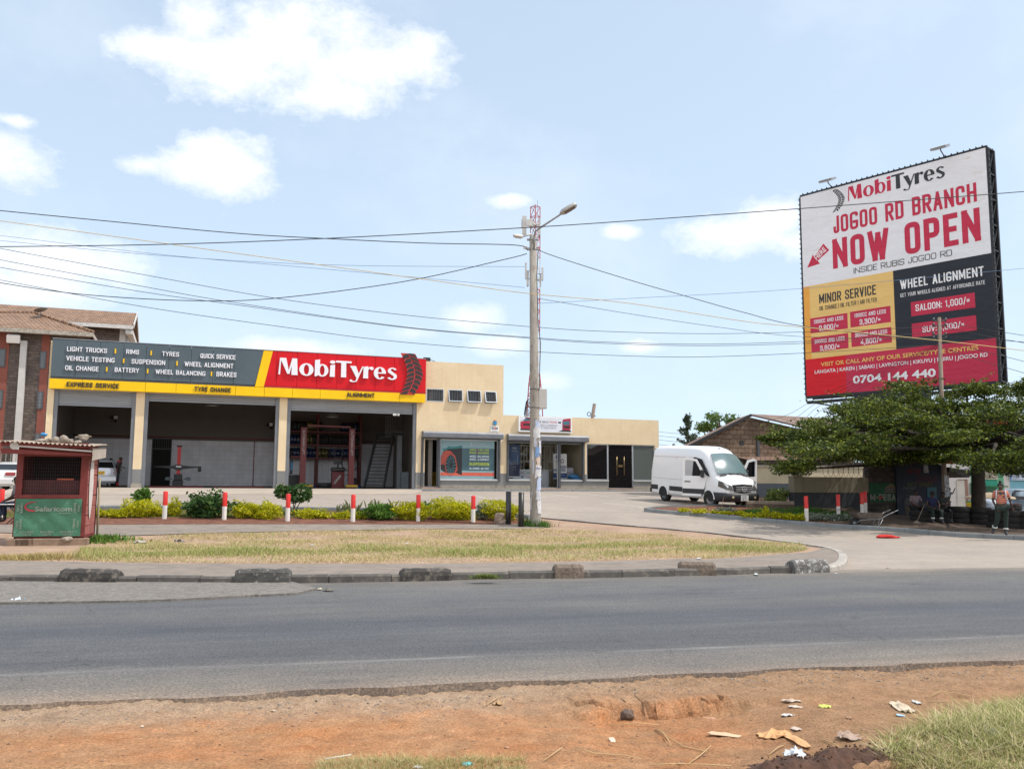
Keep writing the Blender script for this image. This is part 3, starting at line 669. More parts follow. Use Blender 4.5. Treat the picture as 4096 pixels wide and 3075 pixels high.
def glass(name,col=(.02,.022,.024),rough=.03,alpha=None,trans=0):
 m,nt,b=nodes(name);b.inputs['Base Color'].default_value=c4(col);b.inputs['Roughness'].default_value=rough;b.inputs['Specular IOR Level'].default_value=.6
 b.inputs['IOR'].default_value=1.5
 if trans:
  nt.nodes.remove(b);t=nt.nodes.new('ShaderNodeBsdfTransparent');g=nt.nodes.new('ShaderNodeBsdfGlossy');g.inputs[1].default_value=rough;t.inputs[0].default_value=c4([trans]*3)
  fr=nt.nodes.new('ShaderNodeFresnel');fr.inputs[0].default_value=1.35;mx=nt.nodes.new('ShaderNodeMixShader');nt.links.new(fr.outputs[0],mx.inputs[0]);nt.links.new(t.outputs[0],mx.inputs[1]);nt.links.new(g.outputs[0],mx.inputs[2])
  nt.links.new(mx.outputs[0],[n for n in nt.nodes if n.type=='OUTPUT_MATERIAL'][0].inputs[0])
 return m
M_GLD=glass('dark_glass',(.008,.008,.009));M_GLC=glass('clear_glass',trans=.95)
def wallgrid(mb,x0,x1,z0,z1,y0,y1,holes,mi=0):
 """wall slab with rectangular openings, reveals included"""
 xs=sorted({x0,x1,*[h[0]for h in holes],*[h[1]for h in holes]});zs=sorted({z0,z1,*[h[2]for h in holes],*[h[3]for h in holes]})
 xs=[x for x in xs if x0<=x<=x1];zs=[z for z in zs if z0<=z<=z1]
 inh=lambda a,c:any(h[0]<a<h[1]and h[2]<c<h[3]for h in holes)
 S={}
 for i in range(len(xs)-1):
  for j in range(len(zs)-1):S[i,j]=not inh((xs[i]+xs[i+1])/2,(zs[j]+zs[j+1])/2)
 for(i,j),s in S.items():
  a,b,c,d=xs[i],xs[i+1],zs[j],zs[j+1]
  if s:mb.add([(a,y0,c),(b,y0,c),(b,y0,d),(a,y0,d),(a,y1,c),(b,y1,c),(b,y1,d),(a,y1,d)],[[0,1,2,3],[7,6,5,4]],mi)
  for(di,dj),e in(((-1,0),((a,c),(a,d))),((1,0),((b,c),(b,d))),((0,-1),((a,c),(b,c))),((0,1),((a,d),(b,d)))):
   if s and not S.get((i+di,j+dj),False):
    (p,q),(r,t)=e;mb.add([(p,y0,q),(r,y0,t),(r,y1,t),(p,y1,q)],[[0,1,2,3]],mi)
def sx(c,x,y):return F(c,x,y)[0]
def sz(c,x,y):return F(c,x,y)[1]
# key abscissae / heights on the facade
S0=sx('a2',70,900)
P1=(sx('c2',440,1000),sx('c2',543,1000));P2=(sx('c2',2150,1000),sx('c3',45,1000));S3=sx('c3',2005,700)
B1=(sx('a2',128,900),P1[0]-.0);B2=(P1[1],P2[0]);B3=(P2[1],S3)
SG=sx('a3',1790,400);S4=sx('a4',767,300);S5=sx('a4',2075,700)
ZBH=sz('c2',490,55)
ZT1=sz('a4',300,103);ZT2=sz('a4',1900,586)
DEP=10.0
B1=(B1[0],P1[0])
holes=[(B1[0],B1[1],0,ZBH),(B2[0],B2[1],0,ZBH),(B3[0],B3[1],0,ZBH)]
wins=[]
for(a,b,c,d)in[(115,322,265,437),(302,330,422,440),(458,337,576,448),(608,345,706,452)]:
 x0=sx('a4',a,380);x1=sx('a4',c,380);z1=sz('a4',(a+c)/2,b+3);z0=sz('a4',(a+c)/2,d-2);wins.append((x0,x1,z0,z1))
zW0=sz('a4',400,1090);zW1=sz('a4',400,752)
sh1d=(sx('a4',88,900),sx('a4',214,900),ZF+.12,sz('a4',150,748));sh1w=(sx('a4',232,900),sx('a4',722,900),zW0,zW1)
zV0=sz('a4',900,1092);zV1=sz('a4',900,775)
sh2=(sx('a4',800,900),sx('a4',1440,900),zV0,zV1);sh2d=(sx('c5',440,800),sx('c5',700,800),ZF+.1,zV0)
sh3w=(sx('a4',1468,900),sx('a4',1650,900),sz('a4',1560,1095),sz('a4',1560,790));sh3d=(sh3w[1],sx('a4',1858,900),ZF+.1,sh3w[3]);sh3r=(sh3d[1],sx('a4',2045,900),sh3w[2],sh3w[3])
bld=thing('commercial_building','cream garage and shop building with three open workshop bays and glazed shopfronts','building',(FP.o.x,FP.o.y,0),FP.rz)
mb=MB()
wallgrid(mb,S0,SG,ZF-.6,ZT1,0,.3,holes)
wallgrid(mb,SG,S4,ZF-.6,ZT1,0,.3,wins+[sh1d,sh1w])
wallgrid(mb,S4,S5,ZF-.6,ZT2,0,.3,[sh2,sh2d,(sh3w[0],sh3r[1],sh3w[2],sh3w[3]),(sh3d[0],sh3d[1],ZF+.1,sh3w[3])])
mb.box(S4-.25,S4,.3,DEP,ZF-.6,ZT1);mb.box(S0,S0+.25,.3,DEP,ZF-.6,ZT1);mb.box(S5-.25,S5,.3,DEP,ZF-.6,ZT2)
mb.box(S0,S4,DEP,DEP+.25,ZF-.6,ZT1);mb.box(S4,S5,DEP,DEP+.25,ZF-.6,ZT2)
mb.build('wall',M_STUC,bld)
mb=MB();mb.box(S0+.25,S4-.25,.3,DEP,ZT1-.75,ZT1-.55);mb.box(S4,S5-.25,.3,DEP,ZT2-.5,ZT2-.3);mb.build('roof',M_ROOFTAR,bld)
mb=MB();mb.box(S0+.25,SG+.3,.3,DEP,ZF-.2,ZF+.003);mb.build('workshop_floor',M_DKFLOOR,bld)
mb=MB();mb.box(SG+.6,S5-.25,.3,DEP,ZF-.2,ZF+.08);mb.build('shop_floor',mat('shop_floor_tile',(.42,.38,.33),.4),bld)
# interior: partition at the right of the workshop, tiled dado, upper plaster
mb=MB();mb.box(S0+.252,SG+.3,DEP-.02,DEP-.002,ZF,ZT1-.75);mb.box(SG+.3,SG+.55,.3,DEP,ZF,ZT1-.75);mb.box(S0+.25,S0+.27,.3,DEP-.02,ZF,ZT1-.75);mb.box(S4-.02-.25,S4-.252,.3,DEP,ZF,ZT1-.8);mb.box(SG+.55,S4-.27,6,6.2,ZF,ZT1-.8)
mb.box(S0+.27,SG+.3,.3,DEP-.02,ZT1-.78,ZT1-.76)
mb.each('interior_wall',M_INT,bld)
F9=lambda c,x,y:FP(c,x,y,DEP-.06)
zt1=F9('c2',1500,630)[1];xd0,xd1=F9('c2',672,900)[0],F9('c2',885,900)[0]
mb=MB();mb.box(xd1,SG+.3,DEP-.05,DEP-.02,ZF+.12,zt1);mb.box(S0+.27,xd0,DEP-.05,DEP-.02,ZF+.12,zt1);mb.each('tiled_dado',M_TILE,bld)
dr=MB();dr.box(xd0,xd1,DEP-.04,DEP-.021,ZF,zt1+.05);dr.build('rear_doorway',mat('dark_room',(.012,.011,.01),.9),bld)
fr=MB()
for a in(xd0-.06,xd1):fr.box(a,a+.06,DEP-.1,DEP-.04,ZF,zt1+.1)
zz=zt1-.62
for h in(zz,zt1+.05):fr.box(xd0,xd1,DEP-.1,DEP-.04,h,h+.06)
for i in range(1,8):fr.bar((xd0+(xd1-xd0)*i/8,DEP-.07,zz),(xd0+(xd1-xd0)*i/8,DEP-.07,zt1+.05),.02)
fr.build('door_frame',M_DGREY,bld)
# compressed-air pipe
pp=MB();zp=zt1+.17;pp.tube([(S0+.3,DEP-.12,zp),(SG,DEP-.12,zp)],.025,6);xq=F9('c2',1875,800)[0];pp.tube([(xq,DEP-.12,zp),(xq,DEP-.12,ZF+.1)],.022,6)
xr=sx('a2',150,900);pp.tube([(S0+.36,1,ZF+2.9),(S0+.36,DEP-.2,ZF+2.9)],.022,6)
pp.each('air_pipe',mat('maroon_pipe',(.28,.03,.04),.5),bld)
# windows upstairs
for k,(x0,x1,z0,z1)in enumerate(wins):
 w=MB();t=.05
 tilt=0 if k==0 else .16+.05*k
 Mx=Matrix.Translation((0,.02,z1))@Matrix.Rotation(-tilt,4,'X')@Matrix.Translation((0,0,-z1))
 w.M=Mx;H=z1-z0
 w.box(x0,x1,-.03,.02,z1-t,z1);w.box(x0,x1,-.03,.02,z0,z0+t);w.box(x0,x0+t,-.03,.02,z0+t,z1-t);w.box(x1-t,x1,-.03,.02,z0+t,z1-t)
 wf=w.build('window',M_ALU,bld)
 g=MB(Mx);g.box(x0+t,x1-t,-.012,-.004,z0+t,z1-t);g.build('pane',M_GLC,wf)
 b_=MB()
 n=7 if k==0 else 5
 for i in range(n):xx=x0+(x1-x0)*(i+.7)/(n+.4);b_.box(xx-.012,xx+.012,.12,.14,z0,z1)
 b_.each('window_bar',mat('pale_bars',(.16,.18,.20),.5),wf)
 bk=MB();bk.box(x0-.1,x1+.1,.5,.55,z0-.2,z1+.2);bk.build('dark_backing',mat('dim_room',(.05,.055,.06),.9),wf)  # dark sheet behind the window stands in for the unlit room
 # window slits: shutters
def shutter(x0,x1,z0,z1,y):
 s=MB();n=int((z1-z0)/.1);dz=(z1-z0)/n
 prof=[]
 for i in range(n):
  zb=z0+i*dz
  for a,o in((0,0),(.25,-.025),(.5,-.032),(.75,-.02)):prof.append((y+o,zb+a*dz))
 prof.append((y,z1))
 vs=[(x0,a,b)for a,b in prof]+[(x1,a,b)for a,b in prof];m=len(prof)
 s.add(vs,[[i,i+m,i+m+1,i+1]for i in range(m-1)],0,True)
 s.box(x0,x1,y-.045,y+.02,z0-.06,z0+.0)
 return s
for(bay,zb)in((B1,sz('c2',200,212)),(B2,sz('c2',1400,170)),(B3,sz('c3',1000,240))):
 sh=shutter(bay[0]+.16,bay[1]-.16,zb,ZBH+.25,.2).build('roller_shutter',mat('shutter_steel',(.255,.27,.29),.42,.45,var=.12,scale=2,stretch=(.3,1,4)),bld)
 g=MB()
 for a in(bay[0],bay[1]-.2):g.box(a,a+.2,.05,.28,ZF-.1,ZBH)
 g.each('guide_rail',M_GREYMET,bld)
 # plinth blocks at the piers
pl=MB()
for(a,b)in((P1[0]-.05,P1[1]+.05),(P2[0]-.05,P2[1]+.05)):pl.box(a,b,-.06,.3,ZF-.5,ZF+.2)
pl.each('pier_base',mat('pier_concrete',(.30,.27,.23),.95,var=.2,scale=4,bump=.5),bld)
# shutter boxes above the shopfronts
for(x0,x1,z0,z1)in((sx('a4',78,710),sx('a4',748,710),sz('a4',400,745),sz('a4',400,690)),(sx('a4',792,730),sx('a4',1463,740),sz('a4',1100,770),sz('a4',1100,715))):
 c=MB();c.poly([],0,0)if False else None
 prof=[(-.42,z0),(-.45,z0+.05),(-.45,z1-.12),(-.38,z1-.02),(0,z1),(0,z0)]
 c.add([(x0,a,b)for a,b in prof]+[(x1,a,b)for a,b in prof],[list(range(6))[::-1],list(range(6,12))]+[[i,(i+1)%6,(i+1)%6+6,i+6]for i in range(6)])
 c.build('shutter_box',mat('shutter_box_paint',(.155,.165,.185),.5,.2,var=.2,scale=1.3,bump=.5,bscale=3,bdist=.05),bld)
g=MB()
for a in(sh1d[0]-.12,sh1d[1],sh1w[1]-.02,sh2[0]-.06,sx('a4',1228,900),sh2[1]-.08):g.box(a,a+.13,-.1,.1,ZF+.1 if a in(sh1d[0]-.12,sh1d[1],sx('a4',1228,900))else zW0-.1,zW1+.1)
g.box(sh1d[0],sh1w[1],-.06,.02,zW1,zW1+.14);g.box(sh2[0],sh2[1],-.06,.02,zV1-.02,zV1+.14)
g.each('guide_rail',M_DGREY,bld)
# sills and frames
s=MB();s.box(sh1w[0]-.05,sh1w[1]+.05,-.07,.2,zW0-.06,zW0);s.box(sh2[0]-.05,sh2d[0],-.07,.2,zV0-.06,zV0);s.box(sh2d[1],sh2[1]+.05,-.07,.2,zV0-.06,zV0)
s.box(sh3w[0]-.05,sh3w[1],-.07,.2,sh3w[2]-.06,sh3w[2]);s.box(sh3r[0],sh3r[1]+.05,-.07,.2,sh3w[2]-.06,sh3w[2]);s.each('sill',mat('pale_sill',(.52,.53,.52),.5,var=.1),bld)
def frame(x0,x1,z0,z1,t=.06,m=M_ALU,nm='window_frame',y=.06):
 w=MB();w.box(x0,x1,y,y+.07,z1-t,z1);w.box(x0,x1,y,y+.07,z0,z0+t);w.box(x0,x0+t,y,y+.07,z0+t,z1-t);w.box(x1-t,x1,y,y+.07,z0+t,z1-t);return w.build(nm,m,bld)
w1=frame(*sh1w)
d1=frame(sh1d[0],sh1d[1],sh1d[2],sh1d[3],.05,M_GREYMET,'door_frame')
a=MB();a.box(sh1d[0]+.04,sh1d[0]+.1,.1,1.0,ZF+.12,sh1d[3]);a.build('open_door',M_DGREY,bld)
wa=frame(sh2[0],sh2d[0],zV0,zV1,.05);wb=frame(sh2d[1]+.02,sh2[1],zV0,zV1,.05)
for q,w in((wa,(sh2[0],sh2d[0])),(wb,(sh2d[1],sh2[1]))):
 g=MB();g.box(w[0]+.05,w[1]-.05,.09,.098,zV0+.05,zV1-.05);g.build('pane',M_GLC,q)
dd=frame(sh2d[0],sh2d[1],ZF+.1,zV1,.04,M_ALU,'glass_door')
g=MB();xm=(sh2d[0]+sh2d[1])/2;g.box(sh2d[0]+.04,sh2d[1]-.04,.09,.098,ZF+.14,zV1-.04);g.build('pane',M_GLC,dd)
g=MB()
for x in(xm-.75,xm+.62):g.tube([(x,.02,ZF+.6),(x,.02,ZF+1.75)],.02,6)
g.each('handle',M_ALU,dd)
w3=frame(*sh3w);w4=frame(*sh3r);d3=frame(sh3d[0],sh3d[1],ZF+.1,sh3w[3],.04,M_ALU,'glass_door')
for q,w in((w3,sh3w),(w4,sh3r),(d3,(sh3d[0],sh3d[1],ZF+.12,sh3w[3]))):
 g=MB();g.box(w[0]+.05,w[1]-.05,.09,.098,w[2]+.05,w[3]-.05);g.build('pane',M_GLD if q is not w4 else glass('dusty_glass',(.10,.115,.11),.12),q)
g=MB();xm=(sh3d[0]+sh3d[1])/2
for x in(xm-.26,xm+.26):g.tube([(x,.03,ZF+.95),(x,.03,ZF+2.15)],.012,6)
g.box(xm-.13,xm+.15,.05,.08,ZF+1.48,ZF+1.62)
g.each('handle',mat('brass',(.55,.40,.2),.3,.9),d3)
# steps below doors
g=MB();g.box(sh1d[0]-.1,sh1d[1]+.1,-.1,.3,ZF-.2,ZF+.12);g.box(sh2d[0]-.1,sh2d[1]+.1,-.12,.3,ZF-.2,ZF+.1);g.box(sh3d[0],sh3d[1],-.12,.3,ZF-.2,ZF+.1);g.each('door_step',mat('terracotta_step',(.30,.20,.15),.8,var=.25,scale=5),bld)
# window picture on the left shopfront: backing panels, car picture, lettering
VP_=thing('window_graphic','teal window graphic with a red sports car and yellow service list','poster',(FP.o.x,FP.o.y,0),FP.rz)
x0,x1,z0,z1=sh1w[0]+.06,sx('c4',1305,900),zW0+.06,zW1-.06
def c4x(x):return sx('c4',x,950)
def c4z(y,x=1000):return sz('c4',x,y)
g=MB();g.box(x0,x1,.07,.085,z0,z1);g.build('sheet',mat('pale_teal_print',(.20,.33,.36),.35,var=.1,scale=1),VP_)
g=MB();g.box(c4x(740),x1,.066,.0695,c4z(1145),c4z(755));g.build('text_panel',mat('dark_teal_print',(.045,.105,.125),.35,var=.08),VP_)
g=MB();g.box(x0,x1,.067,.0695,c4z(1237),c4z(1178));g.build('stripe',mat('coral_print',(.55,.10,.06),.4),VP_)
pt=lambda L:[(sx('c4',a,b),sz('c4',a,b))for a,b in L]
g=MB();g.poly(pt([(365,1120),(362,1000),(372,900),(410,810),(440,770),(500,740),(560,735),(640,722),(742,705),(737,1225),(640,1180),(480,1190),(400,1150)]),.063,.0665);g.build('car_shadow',mat('print_black',(.012,.012,.016),.4),VP_)
g=MB();g.poly(pt([(368,1050),(372,905),(412,812),(470,790),(540,800),(590,850),(520,850),(470,910),(450,1050),(400,1030)]),.0605,.063);g.poly(pt([(590,850),(625,900),(655,1050),(660,1140),(620,1180),(640,1080),(615,930),(570,870)]),.0605,.063);g.build('car_body',mat('print_red',(.36,.055,.035),.4,var=.3,scale=4),VP_)
g=MB();g.poly(pt([(440,775),(505,718),(560,728),(640,722),(742,708),(742,745),(640,760),(520,762)]),.059,.0605);g.poly(pt([(393,770),(420,752),(465,760),(480,785),(430,792)]),.059,.0605);g.each('car_glass',mat('print_teal',(.02,.16,.17),.4),VP_)
g=MB();wc=(sx('c4',545,1040),sz('c4',545,1045));rx,rz_=(sx('c4',640,1040)-sx('c4',450,1040))/2,(sz('c4',545,870)-sz('c4',545,1240))/2
A_,B_=ell(wc[0],wc[1],rx*1.08,rz_*1.04,32),ell(wc[0],wc[1],rx*.98,rz_*.95,32)
for i in range(32):g.poly([A_[i],A_[i+1],B_[i+1],B_[i]][::-1],.057,.059)
g.build('wheel_rim',mat('print_rim',(.40,.07,.05),.4),VP_)
g=MB()
for i in range(15):
 a=i/15*2*math.pi;d=.05;g.poly([(wc[0]+rx*.2*math.cos(a),wc[1]+rz_*.2*math.sin(a)),(wc[0]+rx*.86*math.cos(a-d),wc[1]+rz_*.86*math.sin(a-d)),(wc[0]+rx*.86*math.cos(a+d),wc[1]+rz_*.86*math.sin(a+d))],.0555,.058)
g.build('wheel_spokes',mat('print_spoke',(.04,.22,.26),.35),VP_)
M_LIME=mat('lime_print',(.52,.60,.06),.4,var=.04);M_PALE=mat('pale_print',(.62,.68,.76),.4,var=.04);M_FAINT=mat('faint_print',(.36,.42,.44),.4)
def c4t(s,xa,xb,yb,yt,m,**k):text(s,c4x(xa),c4x(xb),c4z(yb,(xa+xb)/2),c4z(yt,(xa+xb)/2),.0625,m,VP_,**k)
c4t('SHOCKS',872,985,796,766,M_LIME);c4t('TYRES & RIMS',1016,1212,800,770,M_LIME);c4t('BRAKES',870,985,846,816,M_LIME);c4t('ACCESSORIES',1016,1212,851,820,M_LIME)
c4t('WHEEL BALANCING',872,1215,915,877,M_PALE);c4t('WHEEL ALIGNMENT',872,1215,968,930,M_PALE);c4t('SUSPENSION',868,1212,1056,1003,M_LIME,bold=.03);c4t('OIL CHANGE',870,1048,1120,1088,M_PALE);c4t('BATTERY',1072,1212,1124,1092,M_PALE)
c4t('MobiTyres',926,1135,682,650,M_FAINT);c4t('& Autoservice',926,1205,722,692,M_FAINT);c4t('BY YOUR CONVENIENCE',926,1200,738,731,M_FAINT)
g=MB();tread(g,c4x(872),c4x(918),c4z(732,890),c4z(645,890),.062,.066,8);g.build('tread_mark',M_FAINT,VP_)
g=MB();g.box(c4x(995),c4x(1003),.062,.066,c4z(850),c4z(768));g.each('divider',mat('divider_red',(.4,.05,.06),.4),VP_)
# inside the left shop: yellow counter
t=thing('shop_counter','yellow reception counter seen through the open shop door','counter',FP.w((sh1d[0]+sh1d[1])/2+.9,2.8,ZF+.08),FP.rz)
g=MB();g.box(-1.3,1.3,-.3,.3,0,1.0);g.build('body',mat('yellow_counter',(.55,.33,.02),.5),t)
g=MB();g.box(-1.35,1.35,-.36,.36,1.0,1.05);g.build('counter_top',M_BLACK,t)
t=thing('wall_logo','faint tyre tread and lettering on the wall inside the left shop','sign',FP.w(0,5.9,0),FP.rz)
q=lambda x,y:FP('c4',x,y,5.9)
text('MobiTyres',q(135,890)[0],q(330,890)[0],q(135,895)[1],q(135,850)[1],0,mat('logo_red',(.35,.03,.04),.5),t);text('& Autoservice',q(135,940)[0],q(380,940)[0],q(135,942)[1],q(135,905)[1],0,M_BLACK,t)
# second shop interior: grille, shelves of parts, brand board, banners, boxes
t=thing('security_grille','white steel grille behind the middle shopfront glass','grille',FP.w(0,1.6,0),FP.rz)
gx0,gx1=sh2[0]+.1,sx('c5',855,700);g=MB()
zg0,zg1=ZF+1.25,zV1-.12
for h in(zg0,zg1):g.box(gx0,gx1,-.02,.02,h-.025,h+.025)
x=gx0;i=0
while x<gx1:
 g.box(x-.014,x+.014,-.012,.012,zg0+(.55 if i%4==1 else 0),zg1);i+=1;x+=.2
x=gx0
while x<gx1-.5:g.box(x+.1,x+.42,-.012,.012,zg0+.52,zg0+.56);x+=.8
g.build('bar_grid',M_WHITE,t)
t=thing('brand_board','white counter front covered with rows of car brand logos inside the middle shop','counter',FP.w(0,1.5,0),FP.rz)
bx0,bx1=sh2[0]+.9,sh2d[1]-.02;g=MB();g.box(bx0,bx1,0,.06,ZF+.08,ZF+1.22);g.build('board',mat('pale_board',(.62,.66,.72),.5,var=.04),t)
words=['','SCANIA','','','','','MEYLE','JOST','SAMPA','','FEBI','','SENAL','MAHLE','','URGE','VOLVO','KNORR','WABCO','']
ccs=[(.05,.12,.35),(.45,.04,.05),(.1,.1,.1),(.05,.3,.12),(.1,.15,.4)]
fr_=MB();k=0;cw=.42;nx=int((bx1-bx0)/cw)
lab=[MB()for _ in range(5)]
for j in range(4):
 for i in range(nx):
  x=bx0+.05+i*cw;z=ZF+.14+j*.27
  for(a,b,c,d)in((x,x+cw-.05,z,z+.008),(x,x+cw-.05,z+.22,z+.228),(x,x+.008,z,z+.228),(x+cw-.058,x+cw-.05,z,z+.228)):fr_.box(a,b,-.004,-.001,c,d)
  w=['SCANIA','MEYLE','JOST','FEBI','SENAL','MAHLE','VOLVO','KNORR','WABCO','SAMPA'][(i*3+j*7)%10];q=lab[(i+j*2)%5]
  if(i+j)%3==0:q.poly(ell(x+cw/2-.03,z+.115,.11,.06,16)[:-1],-.005,-.001)
  else:
   vs,fs=text_mesh(w,.03);X1=max(v[0]for v in vs);q.add([(x+.05+v[0]/X1*(cw-.16),-.005,z+.07+v[1]*.12)for v in vs],fs)
fr_.build('logo_grid',mat('grey_line',(.3,.32,.36),.5),t)
for i,q in enumerate(lab):q.build('logo',mat('logo%d'%i,ccs[i],.5),t)
t=thing('parts_shelving','dark shelving packed with yellow and brown spare part boxes behind the grille','shelving',FP.w(0,4.5,0),FP.rz)
g=MB();bxs=[MB(),MB(),MB()]
for j in range(7):
 z=ZF+.3+j*.42;g.box(sh2[0],sh2[1]-.9,0,.4,z,z+.03);x=sh2[0]+.05
 while x<sh2[1]-1.1:
  w=U(.15,.35);bxs[int(rnd()*3)].box(x,x+w*.9,.05,.35,z+.03,z+.03+U(.15,.34));x+=w
g.build('shelf',M_DGREY,t)
for q,cc in zip(bxs,((.42,.30,.05),(.20,.12,.06),(.05,.05,.06))):q.build('carton',mat('carton%g'%cc[0],cc,.8),t)['kind']='stuff'
def banner(name,label,x0,x1,z0,z1,y,base,extra):
 t=thing(name,label,'banner',FP.w((x0+x1)/2,y,ZF+.08),FP.rz)
 g=MB();w=(x1-x0)/2;g.box(-w,w,0,.012,z0-ZF,z1-ZF);g.build('banner_sheet',base,t)
 g=MB();g.box(-w-.02,w+.02,-.06,.06,z0-ZF-.08,z0-ZF);g.build('foot',M_ALU,t);extra(t,w,z0-ZF,z1-ZF)
 return t
def ex1(t,w,z0,z1):
 h=z1-z0
 g=MB();g.box(-w,w,-.004,-.001,z0,z0+h*.36);g.build('lower_panel',mat('night_blue',(.012,.022,.07),.5),t)
 g=MB()
 for(a,b,c)in((-.7,-.3,.1),(-.2,.35,.16),(.5,.9,.07)):g.poly([(a*w,z0+h*.36),(b*w,z0+h*.36),(b*w*.95,z0+h*(.36+c)),(a*w*.9,z0+h*(.34+c))],-.004,-.001)
 g.each('truck_picture',mat('truck_grey',(.10,.12,.15),.5),t)
 g=MB();cx=.55*w;g.bar((cx,-.004,z0+h*.4),(cx,-.004,z0+h*.62),.02,.004)
 for a in(90,210,330):g.bar((cx,-.004,z0+h*.62),(cx+.16*math.cos(math.radians(a)),-.004,z0+h*.62+.16*math.sin(math.radians(a))),.015,.004)
 g.build('windmill_picture',mat('pale_blue',(.35,.42,.5),.5),t)
 text('FERSA',-w*.42,w*.4,z0+h*.86,z0+h*.9,-.004,M_WHITE,t);text('Shaping the Future of',-w*.55,w*.55,z0+h*.8,z0+h*.82,-.004,M_FAINT,t,bold=.0);text('Motion Technology',-w*.5,w*.5,z0+h*.77,z0+h*.79,-.004,M_FAINT,t,bold=.01)
 text('FERSA.COM',-w*.3,w*.3,z0+h*.29,z0+h*.305,-.004,M_WHITE,t);text('INNOVATION',-w*.35,w*.35,z0+h*.21,z0+h*.225,-.004,M_FAINT,t)
banner('rollup_banner','navy roll up banner with a truck and windmill behind the middle shop window',sx('c5',28,800),sx('c5',188,800),sz('c5',100,1050),sz('c5',100,580),.55,mat('banner_blue',(.03,.07,.17),.5,var=.3,scale=2),ex1)
M_NAVY=mat('sign_navy',(.02,.07,.20),.5)
def ex2(t,w,z0,z1):
 h=z1-z0;g=MB();g.box(-w,w,-.004,-.001,z0,z0+h*.2);g.box(.0,w*.85,-.004,-.001,z0+h*.39,z0+h*.5);g.box(-w,w*.8,-.005,-.001,z0+h*.26,z0+h*.36);g.box(-w*.65,-w*.2,-.005,-.001,z0+h*.8,z0+h*.94);g.each('blue_panel',M_NAVY,t)
 text('All',w*.15,w*.7,z0+h*.41,z0+h*.48,-.008,M_WHITE,t);text('you need',-w*.95,w*.72,z0+h*.28,z0+h*.34,-.008,M_WHITE,t);text('dt-spareparts.com',-w*.6,w*.75,z0+h*.11,z0+h*.14,-.008,M_FAINT,t)
 text('Genuine Quality',w*.1,w*.8,z0+h*.87,z0+h*.885,-.004,M_BLACK,t,bold=0)
 g=MB()
 for(a,b,r)in((-.4,.68,.10),(.35,.7,.12),(-.35,.56,.08),(.1,.6,.05)):
  A_,B_=ell(a*w,z0+b*h,r,r*1.1,14),ell(a*w,z0+b*h,r*.7,r*.75,14)
  for i in range(14):g.poly([A_[i],A_[i+1],B_[i+1],B_[i]][::-1],-.004,-.001)
 g.each('part_drawing',M_BLACK,t)
banner('display_board','white and navy spare parts display board reading you need beside the shop door',sx('c5',675,900),sx('c5',868,900),sz('c5',800,1072),sz('c5',800,720),.5,M_WHITE,ex2)
g=MB();g.box(0,.55,0,.4,0,.3);g.box(.02,.56,.01,.4,.31,.6);g.box(.0,.54,.0,.4,.61,.9);o=g.build('carton',mat('white_blue_carton',(.36,.36,.42),.7,var=.3,scale=3),None,FP.w(sx('c5',880,1000),.8,zV0-.1),FP.rz);tag(o,'stack of white and blue cartons in the shop window corner','cartons')
g=MB();g.blob((0,0,.18),(.42,.25,.2),0,3,.2,4);o=g.build('blue_bag',mat('blue_plastic',(.02,.20,.45),.4),None,FP.w(sx('c5',985,1050),.5,zV0),FP.rz);tag(o,'crumpled bright blue bag lying behind the shop window sill','bag')
# cream inner wall of middle shop (lit side)
g=MB();g.box(sh2[1]+.02,sh2[1]+.1,.31,5,ZF,ZT2-.5);g.box(S4+.01,S4+.06,.31,DEP,ZF,ZT2-.5);g.box(S4,S5-.3,5.2,5.3,ZF,ZT2-.5);g.each('partition',mat('shop_cream_wall',(.62,.55,.40),.8,var=.06),bld)
# apron, walkway, kerb in front of the shops
def fz(d):return None
ap0=[F_ for F_ in()]
def W2(x,y):p=FP.w(x,y);return(p.x,p.y)
apw=-FP.loc(G('b2',900,172))[1]
ax1=FP.loc(G('b2',1720,150))[0]
def apz(x,y):
 d=max(0,-FP.loc((x,y))[1]);k=min(1,d/apw);return(ZF-.004)*(1-k)+(gz(x,y)+.03)*k
sheet('concrete_apron',[W2(S0-1,0),W2(S0-1,-apw),W2(ax1-1.2,-apw),W2(ax1,-apw*.6),W2(ax1+.5,-1.3),W2(ax1+.4,0)],0,M_CONC,skirt=.25,zf=apz,step=1.0)
kz=gz(*W2(S4,-1.5))
wk=[W2(ax1+.2,0),W2(ax1+.2,-1.35),W2(S5+1.2,-1.35),W2(S5+1.2,0)]
g=MB();g.prism([(ax1+.2,-1.32),(S5+1.2,-1.32),(S5+1.2,0),(ax1+.2,0)],1.0,ZF+.0);o=g.build('walkway',mat('walkway_concrete',(.36,.32,.27),.9,var=.15,scale=1.5,bump=.3),None,(FP.o.x,FP.o.y,0),FP.rz);tag(o,kind='structure')
g=MB();x=ax1+.1
while x<S5+1.1:g.box(x+.006,x+.994,-1.5,-1.325,1.1,ZF+.012+U(-.006,.006),bev=.02);x+=1.0
o=g.build('kerb',M_KERB2,None,(FP.o.x,FP.o.y,0),FP.rz);tag(o,kind='structure')
